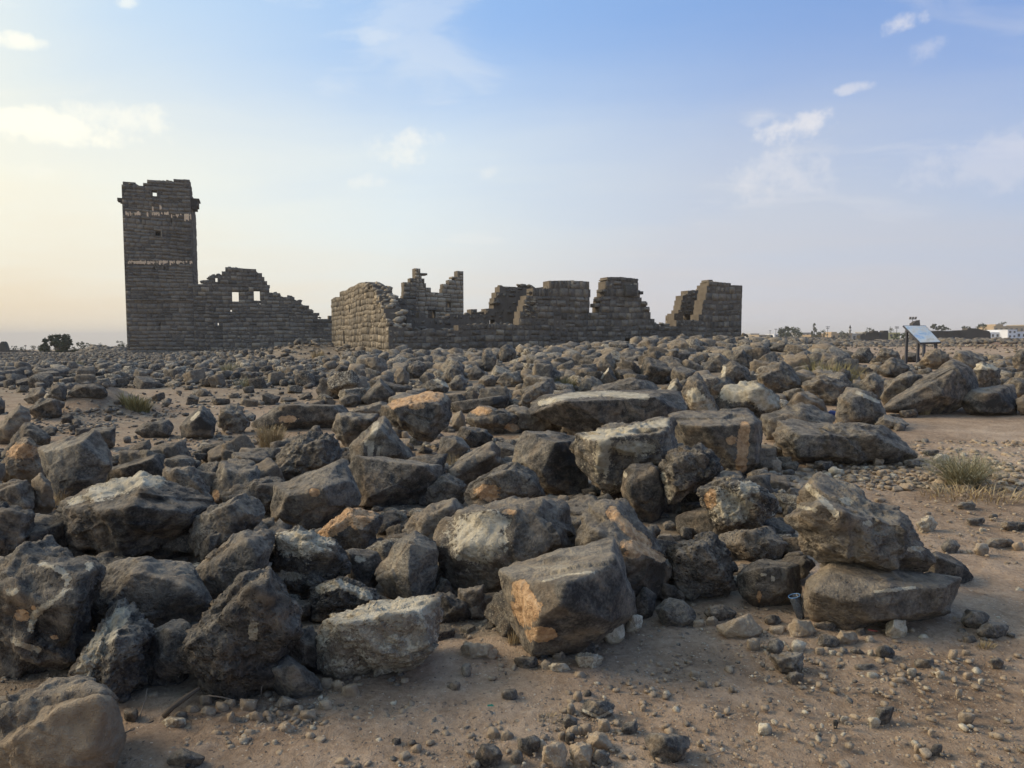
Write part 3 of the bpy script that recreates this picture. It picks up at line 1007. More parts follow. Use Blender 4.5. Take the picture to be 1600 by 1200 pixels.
  'wedge of black lava riddled with gas holes right of the white mottled block', 'the holed lava wedge', dict(tone=.26,rough=1.3,pit=1.0,up=.22,sharp=18,li=[L(4,(1036,740),(1046,778))],Fp=[(1048,735,.9),(1100,708,.9),(1110,740,.8),(1055,765,.8)])),
 ([(1042,650),(1070,645),(1130,642),(1172,639),(1189,655),(1192,690),(1186,725),(1165,745),(1148,738),(1130,718),(1095,712),(1068,698),(1053,672)],
  'long blue-grey squared block with an ochre patch at its right end', 'the ochre ended block', dict(tone=.33,name=B,cat=B,rough=.45,sharp=24,oc=[L(9,(1163,668),(1160,700),(1158,730)),E(1143,688,8,8)],Fp=[(1060,662,.7),(1120,664,.9),(1178,662,.95),(1178,722,.8),(1135,705,.9)])),
 ([(1091,777),(1105,755),(1130,745),(1160,743),(1192,757),(1211,772),(1213,802),(1190,822),(1150,832),(1125,830),(1103,806)],
  'round boulder blotched with cream lichen right of the holed lava wedge', 'the cream blotched boulder', dict(tone=.26,name=B,cat=B,rough=1.0,pit=.6,up=.12,lich=.30,sharp=10,li=[E(1140,790,38,28),E(1170,760,20,12)],oc=[E(1110,780,10,16)])),
 ([(1046,864),(1075,842),(1100,832),(1126,838),(1142,870),(1152,897),(1148,918),(1120,932),(1080,938),(1058,917),(1048,892)],
  'dark lava rock with close gas holes at the foot of the heap', 'the dark holed rock', dict(tone=.24,rough=1.0,pit=.9,sharp=10,lich=.1)),
 ([(1115,850),(1130,832),(1165,828),(1215,832),(1232,850),(1224,872),(1180,880),(1150,872)],
  'low brown lava rock under the cream blotched boulder', None, dict(tone=.34,rough=1.1,pit=.7,tan=.2)),
 ([(1150,897),(1175,880),(1210,876),(1245,880),(1255,912),(1242,944),(1200,950),(1163,940)],
  'black broken rock with a few pale spots behind the plastic cup', None, dict(tone=.16,rough=.6,sharp=20,li=[E(1193,898,4,3),E(1208,905,4,5)],oc=[E(1186,932,4,9)])),
 ([(1228,817),(1238,790),(1258,760),(1275,755),(1320,762),(1350,770),(1390,790),(1420,810),(1440,840),(1449,867),(1440,888),(1395,896),(1345,888),(1300,873),(1270,853),(1240,837)],
  'large tilted boulder with cream flakes resting on the long flat block', 'the large tilted boulder', dict(tone=.40,name=B,cat=B,rough=.9,pit=.4,up=.26,tan=.12,sharp=17,li=[E(1322,783,12,7),L(5,(1262,760),(1295,790),(1310,808)),E(1357,818,8,6),L(3,(1242,790),(1275,797)),E(1430,858,16,5)],Fp=[(1258,800,.8),(1330,812,1),(1420,842,.7),(1300,860,.7),(1395,885,.8)])),
 ([(1252,922),(1262,897),(1290,880),(1340,878),(1400,890),(1470,903),(1493,915),(1491,942),(1478,962),(1430,972),(1370,977),(1320,980),(1270,972),(1254,952)],
  'long flat brown-grey block at the right foot of the heap', 'the long flat block', dict(tone=.36,name=B,cat=B,rough=.6,sharp=20,tan=.15,li=[L(3,(1365,925),(1430,918))],Fp=[(1268,925,.75),(1370,926,1),(1480,917,.7),(1365,970,.95),(1470,955,.7)])),
 ([(1438,887),(1455,865),(1485,868),(1510,885),(1523,902),(1500,917),(1460,914)],
  'dark pointed slab sticking out right behind the long flat block', None, dict(tone=.26,rough=.5,sharp=20)),
 ([(678,847),(690,820),(710,800),(750,788),(800,782),(840,777),(875,780),(894,800),(900,830),(897,862),(872,884),(820,900),(790,920),(745,926),(708,918),(688,892)],
  'largest rounded boulder, its left half coated with cream lichen', 'the big lichen boulder', dict(tone=.34,name=B,cat=B,rough=.5,pit=.2,sharp=10,li=[E(745,842,48,42),E(760,815,40,18)],oc=[E(795,800,12,5)],tan=.15)),
 ([(899,847),(905,805),(915,792),(955,783),(980,790),(995,815),(1010,840),(1040,870),(1052,887),(1046,908),(1030,930),(1000,936),(960,930),(920,895),(900,872)],
  'boulder with an ochre band running down to a black broken end', 'the ochre banded boulder', dict(tone=.36,name=B,cat=B,rough=.6,sharp=16,up=.05,tan=.15,oc=[L(9,(955,800),(985,830),(1010,850)),L(7,(975,850),(1010,860),(1035,872)),E(990,866,14,8)],dark=[E(1005,905,38,28)],Fp=[(925,830,.7),(965,850,.9),(988,880,1),(1035,878,.5),(985,925,.8)])),
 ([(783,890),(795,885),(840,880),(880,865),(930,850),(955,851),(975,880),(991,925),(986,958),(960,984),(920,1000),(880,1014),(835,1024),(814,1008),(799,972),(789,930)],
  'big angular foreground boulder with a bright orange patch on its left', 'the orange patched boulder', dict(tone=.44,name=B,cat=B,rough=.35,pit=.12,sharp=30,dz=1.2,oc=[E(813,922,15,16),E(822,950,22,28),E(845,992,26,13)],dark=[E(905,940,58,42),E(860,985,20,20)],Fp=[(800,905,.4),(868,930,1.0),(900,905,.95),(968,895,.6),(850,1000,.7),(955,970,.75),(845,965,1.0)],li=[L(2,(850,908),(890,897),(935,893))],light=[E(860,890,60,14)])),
 ([(586,897),(605,870),(630,840),(650,828),(671,840),(681,865),(683,902),(676,928),(650,942),(620,939),(594,918)],
  'upright faceted grey rock left of the big lichen boulder', 'the upright faceted rock', dict(tone=.40,rough=.4,sharp=26,light=[E(615,890,22,25)],Fp=[(640,850,.7),(638,905,1.0),(672,860,.5),(645,932,.6)])),
 ([(628,828),(650,800),(685,782),(715,785),(730,802),(705,835),(680,856),(645,850)],
  'brown-grey rock with a smooth sloping face behind the upright faceted rock', None, dict(tone=.44,rough=.6,tan=.2)),
 ([(538,862),(560,855),(590,862),(599,882),(590,908),(580,924),(550,920),(541,892)],
  'dark rock with a pale chipped top left of the upright faceted rock', None, dict(tone=.22,rough=.6,sharp=20,li=[E(562,874,10,6)])),
 ([(494,832),(520,810),(545,795),(575,797),(597,812),(590,842),(570,860),(540,868),(512,855)],
  'rock with a crumbling orange top face below the angular block', 'the orange crumbling rock', dict(tone=.26,rough=1.2,pit=.6,oc=[L(13,(508,832),(545,808),(572,806)),E(560,820,12,8)])),
 ([(676,942),(685,925),(705,927),(735,945),(733,964),(700,973),(679,967)],
  'small dark rock just right of the pale lichen block', None, dict(tone=.20,rough=.8)),
 ([(714,926),(735,916),(750,918),(761,945),(758,968),(740,968),(734,945)],
  'small grey pointed rock between the pale lichen block and the orange patched boulder', None, dict(tone=.26,rough=.6)),
 ([(678,930),(690,902),(700,905),(714,932),(690,946)],
  'small black rock in the shadow of the big lichen boulder', None, dict(tone=.14)),
 ([(986,942),(1010,918),(1027,930),(1021,957),(1010,966),(986,963)],
  'dark angular rock at the right side of the orange patched boulder', None, dict(tone=.20,sharp=22,rough=.4)),
 ([(1023,952),(1045,932),(1070,938),(1086,955),(1084,972),(1060,980),(1033,973)],
  'smooth blue-grey rock lying on the soil below the dark holed rock', None, dict(tone=.33,rough=.3,sharp=20)),
 ([(1030,932),(1035,910),(1055,914),(1071,935),(1052,947)],
  'small dark flat rock behind the smooth blue-grey rock', None, dict(tone=.22,rough=.4)),
 # ---- behind the heap and along the path
 ([(829,642),(845,625),(880,614),(920,611),(980,613),(1030,617),(1067,622),(1077,642),(1055,655),(1000,666),(960,674),(920,660),(890,664),(855,657)],
  'long dark overhanging slab with a lichen edge along its top', 'the overhanging slab', dict(tone=.20,name=B,cat=B,rough=.6,sharp=24,up=.10,dz=.8,tilt=.9,li=[L(5,(845,630),(890,618),(950,615),(1010,620))],Fp=[(850,640,.7),(880,626,.95),(960,624,1),(1040,632,.8),(950,660,.5)])),
 ([(877,668),(905,655),(925,643),(945,640),(966,655),(967,670),(940,679),(895,686)],
  'rounded brown-grey rock in front of the overhanging slab', None, dict(tone=.42,rough=.6,sharp=10)),
 ([(1067,602),(1080,585),(1091,582),(1106,605),(1124,642),(1110,652),(1085,650),(1072,627)],
  'upright leaning rock with a pale pitted lower face beside the pale yellow boulder', None, dict(tone=.36,lich=.16,pit=.7,li=[L(14,(1085,620),(1105,640))],up=.05)),
 ([(1119,622),(1135,600),(1165,596),(1197,605),(1217,625),(1222,642),(1190,654),(1160,648),(1124,643)],
  'boulder covered on top with pale yellow lichen', 'the pale yellow boulder', dict(tone=.24,name=B,cat=B,rough=.8,pit=.5,sharp=10,li=[L(17,(1140,612),(1170,608),(1205,630)),E(1150,622,25,7)])),
 ([(1228,632),(1245,612),(1263,611),(1287,630),(1294,648),(1260,656),(1229,652)],
  'small rock with a tan rounded top right of the pale yellow boulder', None, dict(tone=.42,tan=.4,rough=.5)),
 ([(1188,657),(1205,643),(1250,637),(1290,641),(1307,652),(1302,668),(1250,680),(1193,690)],
  'flat grey slab right behind the long rounded beam', None, dict(tone=.34,rough=.7)),
 ([(1212,674),(1220,658),(1250,654),(1290,659),(1340,661),(1390,669),(1414,690),(1424,712),(1410,726),(1370,724),(1310,722),(1240,722),(1222,708),(1213,692)],
  'long rounded grey beam of basalt beside the sandy path', 'the long basalt beam', dict(tone=.37,name=B,cat=B,rough=.8,pit=.35,sharp=12,dz=.8,lich=.08,Fp=[(1230,690,.8),(1300,688,1),(1395,698,.8),(1310,716,.9)])),
 ([(1307,642),(1312,620),(1325,607),(1350,609),(1377,625),(1387,647),(1377,662),(1340,667),(1311,666)],
  'plump grey boulder at the left end of the leaning column', 'the plump grey boulder', dict(tone=.38,name=B,cat=B,rough=.5,sharp=11,li=[L(3,(1340,613),(1372,628))])),
 ([(1384,640),(1395,625),(1430,600),(1465,575),(1490,561),(1506,567),(1522,580),(1527,602),(1516,618),(1480,634),(1440,645),(1404,648)],
  'long dark column leaning up to the right by the path', 'the leaning column', dict(tone=.26,name=B,cat=B,rough=.5,sharp=24,dz=.7,Fp=[(1400,636,.6),(1445,610,.9),(1490,580,.9),(1518,600,.4),(1490,622,.7),(1460,620,1)])),
 ([(1501,622),(1512,607),(1550,603),(1587,609),(1592,632),(1584,649),(1530,648),(1507,643)],
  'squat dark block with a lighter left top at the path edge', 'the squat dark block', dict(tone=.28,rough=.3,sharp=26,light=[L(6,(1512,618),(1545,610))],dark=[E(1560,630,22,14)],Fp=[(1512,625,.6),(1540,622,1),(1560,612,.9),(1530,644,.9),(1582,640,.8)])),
 ([(1565,607),(1580,588),(1605,578),(1628,600),(1622,628),(1585,624)],
  'brown crusted rock at the right edge behind the squat dark block', None, dict(tone=.36,rough=.9,lich=.18)),
 ([(1588,624),(1605,612),(1632,625),(1628,651),(1594,649)],
  'reddish brown rock at the right edge beside the squat dark block', None, dict(tone=.34,tan=.6)),
 ([(1379,612),(1390,592),(1420,578),(1436,584),(1440,602),(1415,619),(1392,638),(1380,629)],
  'tan rock with a black hole in its side, left of the leaning column', None, dict(tone=.42,lich=.2,rough=.8)),
 ([(1338,607),(1355,585),(1370,581),(1382,600),(1378,625),(1350,622)],
  'mottled cream and grey rock above the plump grey boulder', None, dict(tone=.42,lich=.30,rough=.7)),
 ([(1369,577),(1390,559),(1408,561),(1417,575),(1406,590),(1385,588)],
  'smooth dark egg shaped rock left of the information panel legs', None, dict(tone=.28,rough=.4,sharp=10)),
 ([(1329,557),(1340,545),(1355,544),(1366,557),(1356,568),(1335,568)],
  'black rock with yellow-white lichen right of the green grass', None, dict(tone=.24,lich=.32)),
 ([(1367,560),(1375,546),(1390,544),(1406,555),(1411,567),(1385,571)],
  'tan and black rounded rock left below the information panel', None, dict(tone=.34,lich=.26)),
 ([(1409,557),(1420,550),(1436,554),(1439,563),(1425,567),(1411,565)],
  'flat dark rock at the front feet of the information panel', None, dict(tone=.22,rough=.5)),
 ([(1437,567),(1445,552),(1460,544),(1476,549),(1482,562),(1471,573),(1450,578)],
  'crumbly brown rock by the right leg of the information panel', None, dict(tone=.45,tan=.6,rough=1.4)),
 ([(1487,562),(1495,548),(1515,547),(1542,565),(1532,581),(1505,579)],
  'grey-green rock behind the top of the leaning column', None, dict(tone=.42,rough=.5,lich=.12)),
 ([(1514,582),(1530,567),(1550,569),(1564,580),(1562,608),(1525,605)],
  'dark rock with yellow crusted top right of the leaning column', None, dict(tone=.26,rough=.9,li=[L(5,(1525,573),(1555,574))])),
 ([(1581,562),(1590,547),(1612,543),(1624,570),(1606,584),(1588,581)],
  'dark rock standing at the right edge beside the pale sand', None, dict(tone=.24,rough=.7)),
 ([(1182,592),(1195,572),(1220,566),(1242,580),(1250,602),(1225,614),(1193,612)],
  'large grey pitted boulder left of the green grass', 'the grey pitted boulder', dict(tone=.38,rough=1.0,pit=.7,sharp=10)),
 ([(1249,602),(1275,588),(1300,591),(1324,602),(1322,623),(1305,634),(1270,622)],
  'long rough dark rock below the green grass', None, dict(tone=.30,rough=1.0,pit=.5)),
 ([(1124,592),(1130,570),(1150,565),(1169,575),(1174,597),(1155,604),(1130,602)],
  'dark rounded rock with a tan left edge above the pale yellow boulder', None, dict(tone=.28,rough=.7,li=[L(4,(1131,575),(1128,592))],sharp=10)),
 ([(1103,607),(1118,592),(1140,589),(1150,600),(1131,623),(1110,626)],
  'dark flat-topped rock left above the pale yellow boulder', None, dict(tone=.24,sharp=22)),
 ([(1039,619),(1048,597),(1060,591),(1067,605),(1063,621)],
  'small upright rock with a pale yellow face at the right end of the overhanging slab', None, dict(tone=.3,li=[E(1050,607,9,13)])),
 ([(1009,580),(1035,572),(1051,577),(1046,598),(1014,601)],
  'black square-cut block behind the overhanging slab', None, dict(tone=.12,sharp=30,rough=.3)),
 ([(935,594),(950,575),(959,582),(969,600),(950,605),(939,602)],
  'pointed black rock with a tan left edge behind the overhanging slab', None, dict(tone=.18,sharp=28,rough=.3,li=[L(3,(939,590),(949,577))])),
 ([(904,602),(915,587),(935,591),(944,604),(925,613),(904,613)],
  'pale grey lumpy rock just right of the green tuft', None, dict(tone=.44,lich=.15)),
 ([(810,632),(820,612),(845,597),(858,594),(863,610),(862,628),(835,643),(816,643)],
  'bluish rough rock left of the green tuft', None, dict(tone=.30,rough=1.1,pit=.5)),
 ([(924,612),(950,598),(1000,593),(1025,600),(1027,610),(980,616),(940,618)],
  'thin dark slab lying behind the overhanging slab', None, dict(tone=.26,sharp=20)),
 ([(563,624),(580,605),(598,594),(611,607),(618,622),(600,632),(574,633)],
  'dark pyramid rock behind the orange topped boulder', 'the dark pyramid rock', dict(tone=.25,rough=.5,sharp=22)),
 ([(527,627),(545,613),(562,615),(566,627),(555,636),(534,636)],
  'low dark rock left of the dark pyramid rock', None, dict(tone=.26,rough=.6)),
 ([(551,644),(570,632),(600,627),(609,632),(601,648),(570,652)],
  'flat tan-grey rock below the dark pyramid rock', None, dict(tone=.42,tan=.2)),
 ([(396,658),(415,645),(450,632),(485,631),(510,638),(535,632),(549,646),(520,658),(480,663),(445,668),(408,672)],
  'broad flat black slab lying on the soil left of the heap', 'the broad black slab', dict(tone=.22,name=B,cat=B,rough=.5,sharp=24,dz=.7,oc=[E(450,655,16,6)])),
 ([(518,668),(525,647),(560,645),(592,650),(580,668),(570,688),(545,701),(529,683)],
  'dark rough rock left of the cream streaked pyramid rock', None, dict(tone=.24,rough=.9,light=[L(5,(525,650),(585,652))])),
 ([(279,667),(295,648),(315,634),(331,645),(338,660),(336,678),(310,683),(284,686)],
  'lone tilted brown-grey rock standing on bare soil on the left', 'the lone tilted rock', dict(tone=.34,rough=.3,sharp=24,li=[L(3,(300,655),(310,645))],dark=[E(320,665,14,14)],Fp=[(292,662,.5),(312,650,.9),(330,672,.7),(300,680,.8)])),
 ([(341,662),(345,640),(365,631),(381,645),(390,667),(376,677),(350,675)],
  'crumbly tan-grey rock right of the lone tilted rock', None, dict(tone=.50,rough=1.5,pit=.6,lich=.22)),
 ([(209,672),(225,660),(265,654),(273,668),(266,682),(225,685)],
  'broken dark slab left of the lone tilted rock', None, dict(tone=.24,sharp=24,rough=.5)),
 ([(104,614),(118,601),(150,599),(166,606),(169,618),(150,623),(120,621)],
  'long black slab behind the soil mound', None, dict(tone=.18,sharp=20)),
 ([(67,622),(78,605),(95,599),(106,605),(103,625),(80,631)],
  'dark grey rock left above the soil mound', None, dict(tone=.26,li=[E(72,618,4,6)])),
 ([(37,624),(50,607),(68,604),(76,615),(66,633),(45,633)],
  'brown-grey rounded rock left of the soil mound', None, dict(tone=.36,tan=.2)),
 ([(41,643),(60,625),(85,621),(101,628),(96,648),(60,656)],
  'flat dark rock at the left foot of the soil mound', None, dict(tone=.22,sharp=18)),
 ([(-18,634),(0,619),(8,628),(7,645),(-16,649)],
  'dark rock cut by the left edge beside the soil mound', None, dict(tone=.22)),
 ([(706,638),(735,624),(775,618),(799,620),(791,634),(760,639),(714,646)],
  'thin dark slab right above the orange topped boulder', None, dict(tone=.26,sharp=22,dark=[L(4,(760,632),(795,624))])),
 ([(705,668),(708,647),(720,641),(728,650),(727,671),(715,676)],
  'small pale buff rock right of the orange topped boulder', None, dict(tone=.6,tan=.6,lich=.3)),
 ([(124,688),(145,668),(175,667),(181,680),(179,698),(150,704)],
  'dark slab rock peeping out behind the upright slab', None, dict(tone=.20,sharp=20)),
 # ---- rubble field in front of the ruins
 ([(631,582),(640,568),(655,562),(665,572),(663,585),(645,593)],
  'big rounded grey rock in the rubble below the ruin corner', 'the rounded corner rock', dict(tone=.40,sharp=10,rough=.6)),
 ([(616,592),(620,574),(632,571),(641,590),(636,603),(620,603)],
  'upright tan-faced rock left of the big rounded rubble rock', None, dict(tone=.44,tan=.4,lich=.12)),
 ([(689,592),(700,573),(715,564),(726,580),(723,595),(705,600)],
  'tall dark pointed rock in the middle rubble', 'the tall pointed rubble rock', dict(tone=.30,rough=.5,sharp=18)),
 ([(701,603),(710,588),(722,585),(733,598),(726,611),(705,610)],
  'grey rock with a tan edge under the tall pointed rubble rock', None, dict(tone=.38,lich=.18)),
 ([(654,592),(664,581),(677,583),(678,597),(664,601)],
  'small smooth grey rock under the big rounded rubble rock', None, dict(tone=.36)),
 ([(659,607),(670,595),(690,591),(703,605),(696,615),(670,615)],
  'low rock with a pale curved rim behind the orange topped boulder', None, dict(tone=.30,li=[L(3,(680,593),(700,603))])),
 ([(729,587),(743,569),(758,582),(753,593),(735,595)],
  'dark triangular rock in the middle rubble', None, dict(tone=.24,sharp=24,rough=.3)),
 ([(747,597),(755,586),(771,586),(777,597),(762,605)],
  'pale rounded grey rock right of the dark triangular rubble rock', None, dict(tone=.46,sharp=9)),
 ([(774,598),(790,583),(812,579),(817,595),(795,606)],
  'buff slabby rock left of the bluish rough rock', None, dict(tone=.46,lich=.28)),
 ([(925,577),(930,560),(948,552),(963,565),(964,580),(945,583)],
  'large tan-grey rock below the pyramid shaped ruin stump', 'the tan rubble rock', dict(tone=.46,tan=.3,rough=.7)),
 ([(1096,582),(1105,560),(1125,552),(1142,565),(1132,583)],
  'large grey-tan rock left of the rough stones below the right ruin', None, dict(tone=.44,lich=.16)),
 ([(1139,572),(1142,555),(1160,547),(1177,560),(1174,578)],
  'dark rounded rock below the right end of the ruins', None, dict(tone=.28)),
 ([(1199,546),(1212,536),(1228,536),(1242,546),(1220,551)],
  'dark flat slab on the skyline right of the ruins', None, dict(tone=.24)),
 ([(748,572),(755,550),(768,548),(778,560),(772,578),(757,582)],
  'tall lichen rimmed rock in the rubble under the low front wall', None, dict(tone=.32,lich=.15)),
 ([(778,556),(786,540),(796,536),(808,552),(800,566),(784,566)],
  'dark hump rock rising in front of the low front wall', None, dict(tone=.26)),
]
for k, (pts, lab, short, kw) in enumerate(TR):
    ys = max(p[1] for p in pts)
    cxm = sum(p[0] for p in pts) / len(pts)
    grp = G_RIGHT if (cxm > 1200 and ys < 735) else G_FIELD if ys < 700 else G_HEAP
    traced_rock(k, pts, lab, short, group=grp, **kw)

# ---------------------------------------------------------------- small loose stones one can pick out on the soil
def stone_outline(k, cx, cy, w_, h_):
    r = random.Random(k * 31 + 5)
    n = r.randint(6, 8)
    out = []
    for i in range(n):
        a = 2 * math.pi * (i + r.uniform(-0.34, 0.34)) / n
        q = r.uniform(0.78, 1.14)
        c, s = math.cos(a), math.sin(a)
        out.append((cx + 0.5 * w_ * q * math.copysign(abs(c) ** 0.8, c), cy + 0.5 * h_ * q * math.copysign(abs(s) ** 0.8, s)))
    return out


